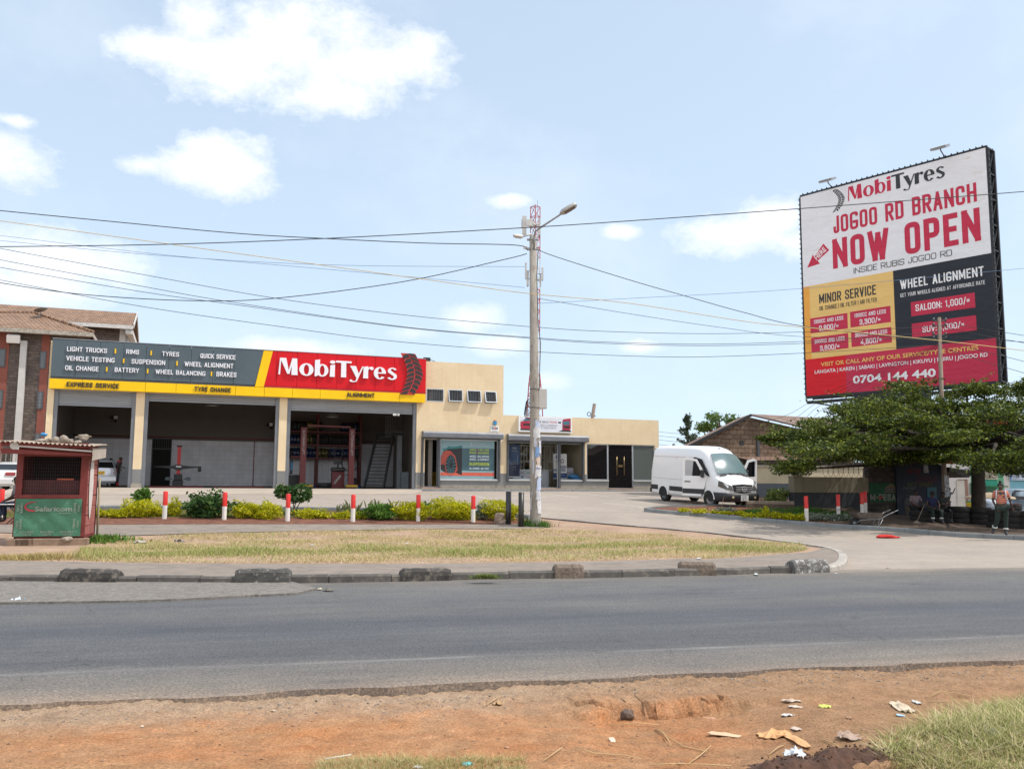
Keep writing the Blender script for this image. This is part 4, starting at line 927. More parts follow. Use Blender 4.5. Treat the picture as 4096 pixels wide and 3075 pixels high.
# -- fascia sign
SG_=thing('fascia_sign','long grey, red and yellow fascia sign with raised lettering over the workshop bays','sign',(FP.o.x,FP.o.y,0),FP.rz)
PR=-.34
FS=lambda c,x,y:FP(c,x,y,PR)
def fx(c,x,y):return FS(c,x,y)[0]
def fzz(c,x,y):return FS(c,x,y)[1]
zt_,zb_=fzz('a2',135,121),fzz('a2',115,452);zy1,zy0=fzz('a2',112,472),fzz('a2',110,558)
xl,xr_=fx('a2',135,121),fx('a3',1789,400)
xs1t,xs1b=fx('a3',250,128),fx('a3',165,462);xs2t,xs2b=fx('a3',337,130),fx('a3',248,462)
M_SGREY=mat('sign_grey',(.075,.105,.125),.42,var=.1,scale=.7,spec=.35);M_SRED=mat('sign_red',(.60,.008,.016),.4,var=.10,scale=.9,spec=.2,bump=.12,bscale=1.2,bdist=.1);M_SYEL=mat('sign_yellow',(.85,.52,.0),.36,var=.07,scale=1.2,spec=.3,bump=.12,bscale=1.0,bdist=.1)
def cassettes(mb,seams,zb,zt,cut0=None,cut1=None,y0=PR,y1=-.05):
 for a,b in zip(seams,seams[1:]):
  dy=U(-.004,.004);g=.008
  c0b=a+g;c0t=a+g;c1b=b-g;c1t=b-g
  if cut0 and a==seams[0]:c0t,c0b=cut0
  if cut1 and b==seams[-1]:c1t,c1b=cut1
  mb.poly([(c0b,zb),(c1b,zb),(c1t,zt),(c0t,zt)],y0+dy,y1)
sg=[xl]+[fx('a2',v,300)for v in(342,552,760,962,1165,1362,1555,1745)]+[xs1b]
g=MB();cassettes(g,sg,zb_,zt_,cut1=(xs1t-.01,xs1b-.01));g.build('grey_panel',M_SGREY,SG_)
g=MB();g.box(xl,xs1b-.02,PR+.04,-.05,zy1+.01,zb_-.012);g.build('grey_trim',M_DGREY,SG_)
g=MB();g.poly([(xs1b,zy1+.02),(xs2b,zy1+.02),(xs2t,zt_),(xs1t,zt_)],PR-.006,-.05);g.build('yellow_stripe',M_SYEL,SG_)
sr=[xs2b]+[fx('a3',v,300)for v in(372,566,753,942,1127,1308,1490)]+[xr_]
g=MB();cassettes(g,sr,zy1+.11,zt_+.02,cut0=(xs2t+.01,xs2b+.02));g.build('red_panel',M_SRED,SG_)
g=MB();g.box(xs2b+.02,xr_,PR-.0,-.05,zy1+.015,zy1+.095);g.build('red_trim',mat('sign_red_dark',(.42,.01,.018),.4),SG_)
sy=[xl-.03+(xr_-xl)*i/13 for i in range(14)]
g=MB();cassettes(g,sy,zy0,zy1,y0=PR-.03);g.build('yellow_band',M_SYEL,SG_)
g=MB();g.box(xl,xr_-.02,PR-.02,-.02,zt_+.02,zt_+.05);g.build('top_cap',mat('sign_cap',(.30,.34,.37),.5,.2),SG_)
M_LETW=mat('letter_white',(.78,.79,.84),.4,var=.03);M_LETK=mat('letter_black',(.012,.012,.012),.4)
def ft(s,xa,xb,yb,yt,m=M_LETW,c='a2',y=PR-.07,**k):
 x0=fx(c,xa,(yb+yt)/2);x1=fx(c,xb,(yb+yt)/2);text(s,x0,x1,fzz(c,xa,yb),fzz(c,xa,yt),y,m,SG_,ext=.045,**k)
for a in(('LIGHT TRUCKS',263,618,232,191),('RIMS',787,900,256,216),('TYRES',1105,1254,274,234),('QUICK SERVICE',1443,1755,292,252),('VEHICLE TESTING',257,685,314,273),('SUSPENSION',834,1132,342,301),('WHEEL ALIGNMENT',1303,1735,364,323),('OIL CHANGE',247,543,398,358),('BATTERY',685,900,415,375),('WHEEL BALANCING',1046,1488,432,392),('BRAKES',1585,1762,455,413)):ft(*a,bold=.028)
g=MB()
for(x,a,b)in((692,211,252),(1008,228,268),(765,298,337),(1237,320,360),(615,373,412),(977,389,428),(1542,413,452)):
 xx=fx('a2',x,a);g.box(xx-.035,xx+.035,PR-.05,PR,fzz('a2',x,b),fzz('a2',x,a))
g.each('divider',M_SYEL,SG_)
ft('EXPRESS SERVICE',258,722,545,503,M_LETK,y=PR-.09,shear=.22,bold=.035);ft('TYRE CHANGE',1390,1712,585,545,M_LETK,y=PR-.09,bold=.035,shear=.1);ft('ALIGNMENT',1036,1296,560,521,M_LETK,c='a3',y=PR-.09,shear=.22,bold=.035)
z0=fzz('a3',390,350);cap=fzz('a3',390,192)-z0;g=MB();draw_logo('MobiTyres',lambda i:g,fx('a3',388,300),fx('a3',1508,350),z0,cap,PR-.1,.075);g.build('display_letters',M_LETW,SG_)
# tread emblem standing over the panel
ex0,ex1_=fx('a3',1543,350),fx('a3',1758,350);ez0,ez1=fzz('a3',1620,542),fzz('a3',1620,152)
def tshape(x0,x1,z0,z1,cv):
 w=x1-x0;bw=w*(1-cv);L=[]
 for i in range(15):
  b=i/14;L.append((x0+cv*w*math.sin(math.pi*b)-.0,z0+b*(z1-z0)))
 Rr=[]
 for i in range(15):
  b=1-i/14;sh=1-.12*abs(2*b-1);Rr.append((x0+cv*w*math.sin(math.pi*b)+bw*sh+.0,z0+b*(z1-z0)))
 return(L+Rr)[::-1]
g=MB();g.poly(tshape(ex0,ex1_,ez0,ez1,.28),PR-.09,PR-.03);g.build('tread_backing',mat('emblem_red',(.50,.03,.03),.45),SG_)
g=MB();tread(g,ex0,ex1_,ez0,ez1,PR-.115,PR-.092,9,.28);g.each('tread_lug',mat('lug_black',(.02,.018,.018),.5,var=.3,scale=6),SG_)
# -- small wall furniture
t=thing('shop_sign','framed white sign with a red car and a red truck above the middle shop','sign',FP.w(0,-.24,0),FP.rz)
Q=Plane(FP.w(0,-.24),math.radians(70));off=0
q=lambda x,y:Q('c5',x,y)
x0,x1,z0,z1=q(130,270)[0],q(900,290)[0],q(500,395)[1],q(500,164)[1]
g=MB();g.box(x0,x1,0,.235,z0,z1);g.build('frame',M_WHITE,t)
g=MB();g.box(x0+.1,x1-.07,-.006,-.001,z0+.07,z1-.07);g.build('face',mat('sign_face',(.66,.68,.74),.4,var=.06),t)
S_=lambda L:[(x0+(a-130)/770*(x1-x0),z0+b*(z1-z0))for a,b in L]
g=MB();g.poly(S_([(150,.3),(150,.62),(200,.66),(230,.88),(275,.88),(330,.62),(420,.5),(430,.25),(380,.18),(160,.2)]),-.012,-.006);g.poly(S_([(755,.2),(757,.75),(770,.86),(870,.93),(878,.9),(880,.3),(860,.14)]),-.012,-.006);g.each('vehicle_picture',mat('sign_vehicle_red',(.38,.02,.05),.4,var=.2,scale=4),t)
g=MB();g.poly(S_([(150,.68),(185,.7),(220,.84),(265,.84),(285,.68)]),-.015,-.012);g.poly(S_([(768,.5),(768,.72),(860,.76),(862,.52)]),-.015,-.012);g.each('window_picture',mat('sign_glass_blue',(.05,.16,.22),.4),t)
g=MB();g.poly(S_([(150,.1),(430,.1),(430,.18),(150,.2)]),-.012,-.006);g.poly(S_([(700,.08),(885,.08),(885,.16),(760,.19)]),-.013,-.006);g.poly(S_([(770,.3),(775,.44),(862,.46),(862,.3)]),-.015,-.012);g.poly(S_([(185,.4),(190,.52),(300,.52),(300,.38)]),-.015,-.012);g.box(x0+.735*(x1-x0),x0+.79*(x1-x0),-.012,-.006,z0+.6*(z1-z0),z0+.69*(z1-z0));g.each('dark_print',M_BLACK,t)
hx=lambda a:x0+(a-130)/770*(x1-x0);hz=lambda b:z0+b*(z1-z0)
text('THE BENZ',hx(385),hx(552),hz(.59),hz(.71),-.01,M_BLACK,t,bold=.01);text('HOUSE',hx(567),hx(676),hz(.6),hz(.72),-.01,M_RED,t,bold=.01)
text('DEALERS IN EUROPEAN',hx(365),hx(677),hz(.39),hz(.49),-.01,M_BLACK,t,bold=.0);text('CAR & TRUCK PARTS',hx(385),hx(662),hz(.23),hz(.34),-.01,M_BLACK,t,bold=.0)
t=thing('alarm_sign','small square white security sign above the left shopfront','sign',FP.w(0,-.03,0),FP.rz)
x0,x1,z0,z1=sx('c4',1230,415),sx('c4',1376,420),sz('c4',1300,468),sz('c4',1300,362)
g=MB();g.box(x0,x1,0,.03,z0,z1);g.build('plate',M_WHITE,t);w,h=x1-x0,z1-z0
text('G',x0+w*.14,x0+w*.38,z0+h*.42,z0+h*.8,-.006,M_LETK,t,bold=.04);text('S',x0+w*.66,x0+w*.87,z0+h*.42,z0+h*.8,-.006,M_LETK,t,bold=.04);text('4',x0+w*.4,x0+w*.64,z0+h*.36,z0+h*.92,-.006,M_RED,t,bold=.04)
g=MB()
for k in range(3):g.box(x0+w*.16,x0+w*.84,-.004,0,z0+h*(.1+.07*k),z0+h*(.12+.07*k))
g.each('small_print',mat('print_grey',(.35,.36,.38),.6),t)
t=thing('alarm_siren','blue alarm box with an orange beacon above the white security sign','alarm',FP.w(sx('c4',1305,315),0,sz('c4',1305,345)),FP.rz)
g=MB();g.box(-.1,.1,-.12,0,0,.24,bev=.015);g.each('housing',mat('alarm_blue',(.03,.22,.45),.4),t);g=MB();g.lathe([(.001,.33),(.05,.32),(.06,.24),(.001,.24)],(0,-.06,0),12);g.build('beacon',mat('beacon_orange',(.8,.25,.01),.3),t)
t=thing('wall_camera','small white dome camera under the right end of the left shutter box','camera',FP.w(sx('c4',1405,632),-.02,sz('c4',1405,632)),FP.rz);g=MB();g.blob((0,-.08,0),.07,0,2,0);g.build('dome',M_WHITE,t);g=MB();g.box(-.05,.05,-.08,.02,.03,.08);g.build('mount',M_WHITE,t)
t=thing('roof_floodlight','small black floodlight on the roof edge right of the red sign','floodlight',FP.w(sx('a3',1815,210),.3,ZT1),FP.rz);g=MB();g.box(-.25,.15,-.15,.1,.03,.25);g.each('housing',M_BLACK,t);g=MB();g.bar((.15,0,.15),(.55,0,.02),.03);g.build('bracket',M_BLACK,t)
# -- STREET FURNITURE
M_POLE=mat('pole_concrete',(.31,.285,.25),.92,var=.3,scale=3,col2=(.22,.195,.165),c2at=.5,bump=.5,bscale=40,stretch=(1,1,.3))
M_STEEL=mat('galvanised',(.30,.31,.32),.5,.6,var=.2,scale=6)
M_CABLE=mat('cable_black',(.012,.012,.014),.6)
pb=G('a4',1038,1487,.1);YP=pb.y
t=thing('street_light_pole','tall round concrete pole with two lamps and peeling paper bills','street light',pb)
ptop=PY('d4',435,780,YP)-pb
g=MB();g.tube([(0,0,-.3),(0,0,0),ptop*.5,ptop],[.2,.195,.16,.125],20);g.build('pole',M_POLE,t)
def dp(c,x,y,dy=0):return PY(c,x,y,YP+dy)-pb
g=MB();g.tube([dp('d4',455,1020,-.15),dp('d4',462,850,-.16),dp('d4',463,760,-.2),dp('d4',485,690,-.3),dp('d4',540,645,-.45),dp('d4',960,368,-1.0)],.035,8);arm=g.build('lamp_arm',M_STEEL,t)
a,b=dp('d4',950,360,-1.0),dp('d4',1265,175,-1.15);d=(b-a).normalized();s_=d.cross(Vector((0,0,1))).normalized();u_=s_.cross(d)
g=MB();rings=[]
L=(b-a).length
for k,w,h in((0,.05,.04),(.06,.1,.07),(.18,.17,.10),(.6,.19,.11),(.9,.16,.09),(1.0,.08,.05)):
 c=a+d*L*k;rings.append([tuple(c+s_*x*w+u_*z*h)for x,z in((-1,-.4),(-.9,.35),(-.5,.9),(.5,.9),(.9,.35),(1,-.4),(.85,-.6),(-.85,-.6))])
g.loft(rings);lh=g.build('lamp_head',mat('lamp_shell',(.42,.42,.40),.5,.3),t)
g=MB();c0=a+d*L*.25-u_*.073;c1=a+d*L*.85-u_*.07;g.add([c0-s_*.14,c0+s_*.14,c1+s_*.13,c1-s_*.13],[[0,1,2,3]]);g.build('diffuser',mat('led_panel',(.12,.09,.07),.4),lh)
g=MB();g.tube([dp('d4',410,748,0),dp('d4',385,748,-.05),dp('d4',210,800,-.3)],.03,8);g.build('lamp_arm',mat('lamp_shell',(.42,.42,.40)),t)
a,b=dp('d4',240,800,-.3),dp('d4',58,775,-.5);g=MB();g.loft([[tuple(a.lerp(b,k)+Vector((0,x*w,z*h)))for x,z in((-1,-.5),(-.8,.8),(.8,.8),(1,-.5))]for k,w,h in((0,.05,.05),(.2,.12,.08),(.8,.12,.07),(1,.07,.04))]);g.build('lamp_head',mat('lamp_shell2',(.58,.57,.54),.5),t)
for y in(850,1035):
 c=dp('d4',435,y);g=MB();g.lathe([(.136,-.035),(.142,-.03),(.142,.03),(.136,.035)],tuple(c),18);g.box(c.x-.22,c.x-.12,c.y-.05,c.y+.05,c.z-.03,c.z+.03);g.box(c.x+.12,c.x+.2,c.y-.05,c.y+.05,c.z-.03,c.z+.03);g.build('clamp',M_STEEL,t)
 # cable running down the pole and meter box with straps
g=MB();g.tube([dp('a8',x,y,-.2-.0*y)for x,y in((242,295),(238,340),(234,420),(238,560),(240,640),(252,740),(248,860),(246,960))],.014,6);g.build('loose_cable',M_CABLE,t)
g=MB();c=dp('a8',262,1003,.05);g.box(c.x-.14,c.x+.15,c.y-.1,c.y+.12,c.z-.36,c.z+.36,bev=.02);g.build('meter_box',mat('meter_box_paint',(.50,.50,.47),.5,var=.1),t)
g=MB();g.box(c.x-.19,c.x-.14,c.y-.12,c.y+.14,c.z-.36,c.z+.36);g.build('box_bracket',M_DGREY,t)
for y in(958,1045):
 c=dp('a8',224,y);g=MB();g.lathe([(.178,-.012),(.184,-.012),(.184,.012),(.178,.012)],tuple(c),18);g.build('strap',M_DGREY,t)
g=MB()
for k in range(7):
 c=dp('a8',196-k*1.2,1030+k*7,.2);g.tube([c+Vector((.16*math.cos(q)+.05,0,.22*math.sin(q)))for q in np.linspace(0,6.0,12)],.012,5)
g.build('cable_coil',M_CABLE,t)
# paper bills: curved patches wrapped on the pole
cols=[(.50,.52,.58),(.42,.50,.66),(.10,.22,.45),(.55,.42,.33),(.60,.60,.60),(.15,.28,.50)]
R_=random.Random(5)
def bill(h0,h1,a0,a1,m,k,ragged=.03):
 g=MB();n=6;rr=.1955-.035*0
 vs=[]
 for j in range(4):
  for i in range(n+1):
   q=a0+(a1-a0)*i/n;z=h0+(h1-h0)*j/3
   if j in(0,3):z+=R_.uniform(-ragged,ragged)
   if i in(0,n):q+=R_.uniform(-.12,.12)
   r=.197-(z/10.5)*.06+.004+.002*k;vs.append((r*math.sin(q),-r*math.cos(q),z))
 g.add(vs,[[j*(n+1)+i,j*(n+1)+i+1,(j+1)*(n+1)+i+1,(j+1)*(n+1)+i]for j in range(3)for i in range(n)]);g.build('paper_bill',m,t)
bill(.45,.95,.3,1.3,mat('bill_white',cols[4],.8,var=.1,scale=8,col2=(.20,.28,.48),c2at=.56),0);bill(.95,1.25,.0,1.1,mat('bill_torn',cols[0],.8,var=.15,scale=10,col2=(.36,.33,.29),c2at=.5),1)
for(h0,h1,a0,a1,i)in((1.3,1.75,.2,1.2,1),(1.75,2.15,-.1,1.2,4),(2.15,2.45,.1,.8,3),(2.45,2.8,-.2,.7,5),(2.8,3.2,-.9,.1,0),(1.9,2.3,-1.2,-.4,1),(2.3,2.75,-1.3,-.5,4),(1.15,1.7,-1.3,-.6,0),(2.6,3.05,.5,1.3,0),(3.15,3.5,-.6,.9,4),(3.4,3.75,-.2,.8,1),(.6,1.0,-1.3,-.8,4)):
 bill(h0,h1,a0,a1,mat('bill%d'%i,cols[i],.8,var=.2,scale=9,col2=(.55,.56,.60)if i not in(0,4)else(.16,.24,.45),c2at=.55),i+1,.05)
vs,fs=text_mesh('DR.SAM',.03);X1=max(v[0]for v in vs);g=MB()
g.add([((.2*math.sin(.05+v[0]/X1*.85)),-.2*math.cos(.05+v[0]/X1*.85),2.02+v[1]*.1)for v in vs],fs);g.build('lettering',mat('bill_ink',(.02,.06,.25),.7),t)
# ---- telecom mast on the roof behind
MY=62.0;m0=PY('a8',224,1090,MY);mz=lambda y:PY('a8',222,y,MY).z-m0.z
t=thing('telecom_mast','slim red and white lattice antenna mast rising behind the concrete pole','mast',(m0.x,m0.y,m0.z))
M_MR=mat('mast_red',(.42,.05,.03),.5);M_MW=mat('mast_white',(.62,.62,.62),.5)
def leg(k,z):r=.62 if z<mz(897)else .36;r=.62-.2*min(1,max(0,z/mz(897)))if z<=mz(897)else .37;return Vector((r*1.05*math.cos(2.1*k+.5),r*.9*math.sin(2.1*k+.5),z))
zs_=[0]
while zs_[-1]<mz(128):zs_.append(zs_[-1]+.75)
gr,gw=MB(),MB()
for a,b in zip(zs_,zs_[1:]):
 py=(a+b)/2;red=py<mz(897)or mz(700)<py<mz(500)or py>mz(330);g=gr if red else gw
 for k in range(3):
  g.bar(leg(k,a),leg(k,b),.055);g.bar(leg(k,a),leg((k+1)%3,b),.03);g.bar(leg(k,b),leg((k+1)%3,b),.03)
gr.build('lattice_red',M_MR,t);gw.build('lattice_white',M_MW,t)
M_ANT=mat('antenna_shell',(.55,.55,.53),.5)
for(x,y0_,y1_,w,dy)in((175,223,135,.3,0),(168,195,150,.2,.3),(200,185,152,.42,-.5),(213,190,165,.35,-.3),(246,228,148,.18,0),(182,432,358,.13,0),(261,440,380,.13,0),(191,468,400,.16,.3),(180,292,280,.3,0),(251,470,415,.12,.3),(232,180,172,.35,-.4)):
 p=PY('a8',x,(y0_+y1_)/2,MY+dy)-m0;h=(mz(y1_)-mz(y0_))/2
 g=MB();g.box(p.x-w/2,p.x+w/2,p.y-.08,p.y+.08,p.z-h,p.z+h,bev=.02);an=g.build('antenna',M_ANT,t)
 g=MB();g.bar((p.x,p.y+.08,p.z),(0,0,p.z),.05);g.bar((p.x,p.y+.1,p.z-h*1.1),(p.x,p.y+.1,p.z+h*1.1),.05);g.build('antenna_mount',M_STEEL,an)
g=MB();p=PY('d4',523,380,MY)-m0;g.bar((p.x,p.y,p.z),(p.x,p.y,p.z+1.05),.025);g.build('lightning_rod',M_STEEL,t)
# ---- bollards
def mk_bollard(h):
 t=thing('bollard','','bollard')
 r=.078
 g=MB();g.tube([(0,0,-.2),(0,0,h*.5)],r,18,cap=False);g.build('white_band',mat('bollard_white',(.72,.68,.63),.6,var=.12,scale=4,col2=(.45,.33,.25),c2at=.66),t)
 g=MB();g.lathe([(r+.001,h*.5),(r+.001,h-.03),(r*.85,h-.008),(.001,h)],n=18);g.build('red_band',mat('bollard_red',(.62,.018,.012),.4,var=.1,scale=4),t)
 return t
b0=mk_bollard(.98)
LB=['red and white bollard between the yellow bush and the dark leafy shrub','red and white bollard touching the right side of the low dark leafy shrub','red and white bollard in front of the round topiary tree','red and white bollard standing among the snake plants','red and white bollard at the middle of the clipped yellow hedge','red and white bollard left of the boulder and black posts']
GR='red and white bollards along the front planting bed'
for i,(u,v)in enumerate(((355,1122),(484,1124),(621,1127),(762,1128),(903,1127),(1022,1129))):
 p=G('D',u,v,.1);(dup(b0,p,U(0,6),LB[i],GR)if i else(setattr(b0,'location',p),tag(b0,LB[0],None,GR)))
dup(b0,G('D',1,1119,.1),0,'red and white bollard cut by the left edge behind the kiosk',GR)
for lab,c,x,y,h in(('red and white bollard nearest the wheelbarrow end of the yellow flowers','b4',1456,505,.98),('red and white bollard between the flower bed stems and the shaded wall','b4',1810,478,.98),('front one of two close red bollards by the wheelbarrow','a7',830,1272,.98),('rear one of two close red bollards by the wheelbarrow','a7',857,1258,.98)):
 dup(b0,G(c,x,y,.13),0,lab,'red and white bollards by the compound wall')
g=MB();g.tube([(0,0,-.3),(0,0,1.16)],.098,20);mk=mat('post_black',(.012,.012,.013),.35,var=.3,scale=5,col2=(.10,.10,.10),c2at=.72,spec=.6)
o=g.build('black_post',[mk],None,G('a4',808,1465,.12));tag(o,'black steel post right behind the boulder','post','black steel posts by the light pole')
o=MB().tube([(0,0,-.3),(0,0,1.2)],.098,20).build('black_post',mat('post_black_rusty',(.015,.013,.012),.4,var=.3,scale=5,col2=(.07,.035,.02),c2at=.6),None,G('a4',915,1487,.12));tag(o,'rusty topped black steel post closest to the light pole','post','black steel posts by the light pole')
g=MB();g.blob((0,0,.16),(.19,.16,.24),0,3,.16,8);g.blob((.08,0,.02),(.22,.16,.12),0,3,.16,9);o=g.build('boulder',mat('boulder_stone',(.32,.235,.18),.95,var=.35,scale=5,bump=1,bscale=12,bdist=.05),None,G('a4',735,1458,.12));tag(o,'brown jagged boulder beside the black posts','rock')
# ---- raised kerb blocks
MK2=mat('old_kerb_block',(.05,.045,.04),.95,var=.45,scale=3,col2=(.17,.145,.12),c2at=.5,bump=.7,bscale=18,bdist=.015);MK3=mat('painted_old_block',(.07,.066,.06),.95,var=.4,scale=4,col2=(.42,.41,.39),c2at=.56,bump=.7,bscale=18,bdist=.015)
def block(lab,a,b,h,m,seed):
 p,q=G(*a),G(*b);L=(q-p).length;t=(q-p).normalized();R=random.Random(seed);g=MB();n=14;rings=[];h*=HB
 for i in range(n+1):
  x=L*i/n;e=.03 if i in(0,n)else 0
  def j(s=.006):return R.uniform(-s,s)
  hh=h-(.03 if i in(0,n)else 0)+j(.008)
  rings.append([(x+j(.01),-.02+j(),-.12),(x+j(.01),-.02+j(),h*.5),(x,-.01+e+j(),hh-.05),(x,.05+j(),hh),(x,.16+j(),hh+j()),(x,.27+j(),hh-.06),(x,.28,-.1)])
 g.loft(rings,0,False);o=g.build('kerb_block',m,None,p,math.atan2(t.y,t.x));tag(o,lab,'kerb stone','raised old kerb blocks along the road')
HB=.9
block('dark raised kerb block nearest the kiosk with dry soil on top',('b1',512,975),('b1',1030,978),.29,MK2,1)
block('raised kerb block with worn white paint on top below the round topiary',('b2',82,982),('b2',575,978),.30,MK3,2)
HB=.9
block('dark raised kerb block just left of the green weed tuft',('b2',1555,955),('b2',2003,945),.26,MK2,3)
block('brown chipped kerb block heaped with soil right of the weed tuft',('b3',930,928),('b3',1185,925),.30,mat('brown_block',(.17,.13,.10),.95,var=.3,scale=4,bump=1,bscale=14,bdist=.04),4)
block('tilted raised kerb block with a broken right end',('b4',45,1122),('b4',455,1128),.30,mat('brown_block',(.17,.13,.10)),5)
block('whitewashed crumbling kerb block at the right end of the kerb',('b4',1322,1104),('b4',1705,1090),.31,mat('white_block',(.14,.13,.12),.95,var=.4,scale=4,col2=(.5,.49,.47),c2at=.5,bump=1,bscale=14,bdist=.05),6)
# ---- poles and overhead lines
M_WOOD=mat('pole_timber',(.20,.155,.12),.9,var=.3,scale=3,stretch=(1,1,.15),bump=.5)
YU=38.5;ub=PY('c7',118,1230,YU);zb=gz(ub.x,YU);ut=PY('d3',1845,562,YU)
t=thing('utility_pole','wooden utility pole with a paper bill standing in front of the billboard','utility pole',(ub.x,YU,zb))
g=MB();g.tube([(0,0,-.3),(0,0,1.5),ut-Vector((ub.x,YU,zb))],[.11,.105,.075],12);g.build('pole',M_WOOD,t)
for y in(578,600,640,655):
 p=PY('d3',1847,y,YU)-Vector((ub.x,YU,zb));g=MB();g.bar(p+Vector((-.28,0,0)),p+Vector((.28,0,.04)),.05);g.tube([p+Vector((.26,0,0)),p+Vector((.26,0,.14))],.05,6);g.tube([p+Vector((-.26,0,0)),p+Vector((-.26,0,.14))],.05,6);g.build('insulator_bracket',M_DGREY,t)
g=MB();p=PY('c7',118,880,YU)-Vector((ub.x,YU,zb));g.box(p.x-.1,p.x+.1,-.125,-.118,p.z-.5,p.z+.4);g.build('paper_bill',mat('bill_torn2',(.35,.36,.38),.8,var=.2,scale=6,col2=(.08,.07,.06),c2at=.5),t)
YF_=75.0;fb=PY('c5',1190,330,YF_);t=thing('utility_pole','small far leaning wooden pole poking above the low shop roof','utility pole',(fb.x,YF_,gz(fb.x,YF_)))
o_=Vector((fb.x,YF_,gz(fb.x,YF_)));g=MB();g.tube([(-.9,0,0),PY('c5',1226,-20,YF_)-o_],[.2,.14],8);g.build('pole',M_WOOD,t)
g=MB();g.bar(PY('c5',1180,140,YF_)-o_,PY('c5',1240,160,YF_)-o_,.08);g.tube([PY('c5',1145+25*math.cos(q),130+28*math.sin(q),YF_)-o_ for q in np.linspace(0,6.2,14)],.03,5);g.build('cable_loop',M_CABLE,t)
M_YC=mat('cable_yellow',(.55,.42,.16),.6);M_BC=mat('cable_blue',(.10,.18,.32),.6)
def wire(lab,pts,Ya,Yb,r,m=M_CABLE,cat='cable'):
 P=[K(*p)for p in pts];xa,xb=P[0][0],P[-1][0];W_=[]
 # smooth through the points
 Q=[PY('s',x,y,Ya+(Yb-Ya)*(x-xa)/(xb-xa))for x,y in P]
 out=[]
 for i in range(len(Q)-1):
  p0,p1,p2,p3=Q[max(i-1,0)],Q[i],Q[i+1],Q[min(i+2,len(Q)-1)]
  for k in range(8):
   s=k/8;out.append(.5*((2*p1)+(p2-p0)*s+(2*p0-5*p1+4*p2-p3)*s*s+(3*p1-p0-3*p2+p3)*s**3))
 out.append(Q[-1]);o=MB().tube([q-out[0]for q in out],r,5).build('overhead_cable',m,None,out[0]);tag(o,lab,cat,'overhead cables')
E_=-260
wire('thick dark cable from the upper left edge down to the light pole top',[('d2',-300,330),('d2',0,361),('d2',450,405),('d2',1000,457),('d2',1400,480),('d2',1800,498),('d2',2167,506),('d4',330,1045)],30,YP-.1,.016)
wire('thick dark cable rising across the whole sky over the billboard top',[('d2',-300,514),('d2',0,513),('d2',700,503),('d2',1400,477),('d2',2212,433),('d3',500,145),('d3',1240,92),('d3',2212,18),('d3',2500,-8)],26,28,.014)
wire('pale yellow cable slanting down across the sky to the right',[('d2',-300,365),('d2',0,404),('d2',700,500),('d2',1300,583),('d2',1800,652),('d2',2212,708),('d3',500,500),('d3',1000,578),('d3',1270,605),('d3',1830,660),('d3',2212,705),('d3',2500,740)],30,32,.013,M_YC)
wire('thin bluish cable crossing under the yellow one on the left',[('d2',-300,430),('d2',0,466),('d2',700,548),('d2',1400,610),('d2',2000,665),('d2',2212,685)],34,33,.008,M_BC)
wire('thin bluish cable ending level at the light pole',[('d2',-300,450),('d2',0,487),('d2',700,552),('d2',1400,590),('d2',2212,597)],34,33,.008,M_BC)
for lab,pts in(('highest of the four long dark cables sagging from left to the utility pole',[('d2',-300,455),('d2',0,520),('d2',600,630),('d2',1160,730),('d2',1700,800),('d2',2212,848),('d3',400,622),('d3',870,632),('d3',1400,620),('d3',1845,600)]),('second of the four long dark cables sagging to the utility pole',[('d2',-300,505),('d2',0,568),('d2',600,680),('d2',1000,750),('d2',1700,850),('d2',2212,893),('d3',400,668),('d3',870,677),('d3',1400,658),('d3',1845,622)]),('third of the four long dark cables sagging to the utility pole',[('d2',-300,545),('d2',0,600),('d2',600,703),('d2',1000,758),('d2',1700,853),('d2',2212,897),('d3',400,674),('d3',870,684),('d3',1400,668),('d3',1845,640)]),('lowest of the four long dark cables sagging to the utility pole',[('d2',-300,595),('d2',0,653),('d2',600,765),('d2',1200,852),('d2',1650,910),('d2',2212,953),('d3',640,732),('d3',1000,727),('d3',1400,708),('d3',1845,680)])):
 wire(lab,pts,33,YU,.011)
wire('twisted dark cable dipping low on the left and rising to the light pole',[('d2',-300,610),('d2',0,665),('d2',350,714),('d2',800,740),('d2',1160,730),('d2',1700,660),('d2',2120,568),('d4',320,1115)],31,YP-.1,.015)
wire('dark cable falling from the light pole right to the utility pole',[('d4',500,985),('d3',160,290),('d3',500,398),('d3',750,470),('d3',1000,540),('d3',1260,600),('d3',1845,668)],YP,YU,.014)
wire('thin cable running from the light pole to the middle of the billboard',[('d3',100,478),('d3',500,545),('d3',900,605),('d3',1260,645),('d3',1845,655)],YP,YU,.009)
wire('very thin cable rising rightward past the billboard middle',[('d3',100,502),('d3',500,480),('d3',1250,437),('d3',2212,350),('d3',2500,325)],34,35,.008,M_BC)
for i,(x0,y0,x1,y1)in enumerate(((1900,60,1180,400),(1900,100,1290,440),(1900,140,1420,480),(1900,190,1560,530))):
 wire(['top','second','third','lowest'][i]+' of the thin service lines from the utility pole to the stone shed',[('d3',1845,676+4*i),('a5',x0,y0),('a5',(x0+x1)/2,(y0+y1)/2+28),('a5',x1,y1-110+10*i)][:3]+[('a5',x1,y1-40)],YU,52,.009)
for i,(a,b)in enumerate(((578,640),(600,672),(640,668),(655,752),(690,802))):
 wire(['highest','second','level','fourth','lowest'][i]+' cable leaving the utility pole toward the right edge',[('d3',1850,a),('d3',2030,(a+b)/2+3),('d3',2212,b),('d3',2450,b+(b-a)*.7)],YU,36,.011)
for i,(a,b)in enumerate(((420,445),(460,482),(497,525),(540,566))):
 wire(['highest','second','third','lowest'][i]+' thin line between the shop corner and the shed',[('a5',300,a-4),('a5',480,(a+b)/2+2),('a5',700,b+3)],66,62,.012)
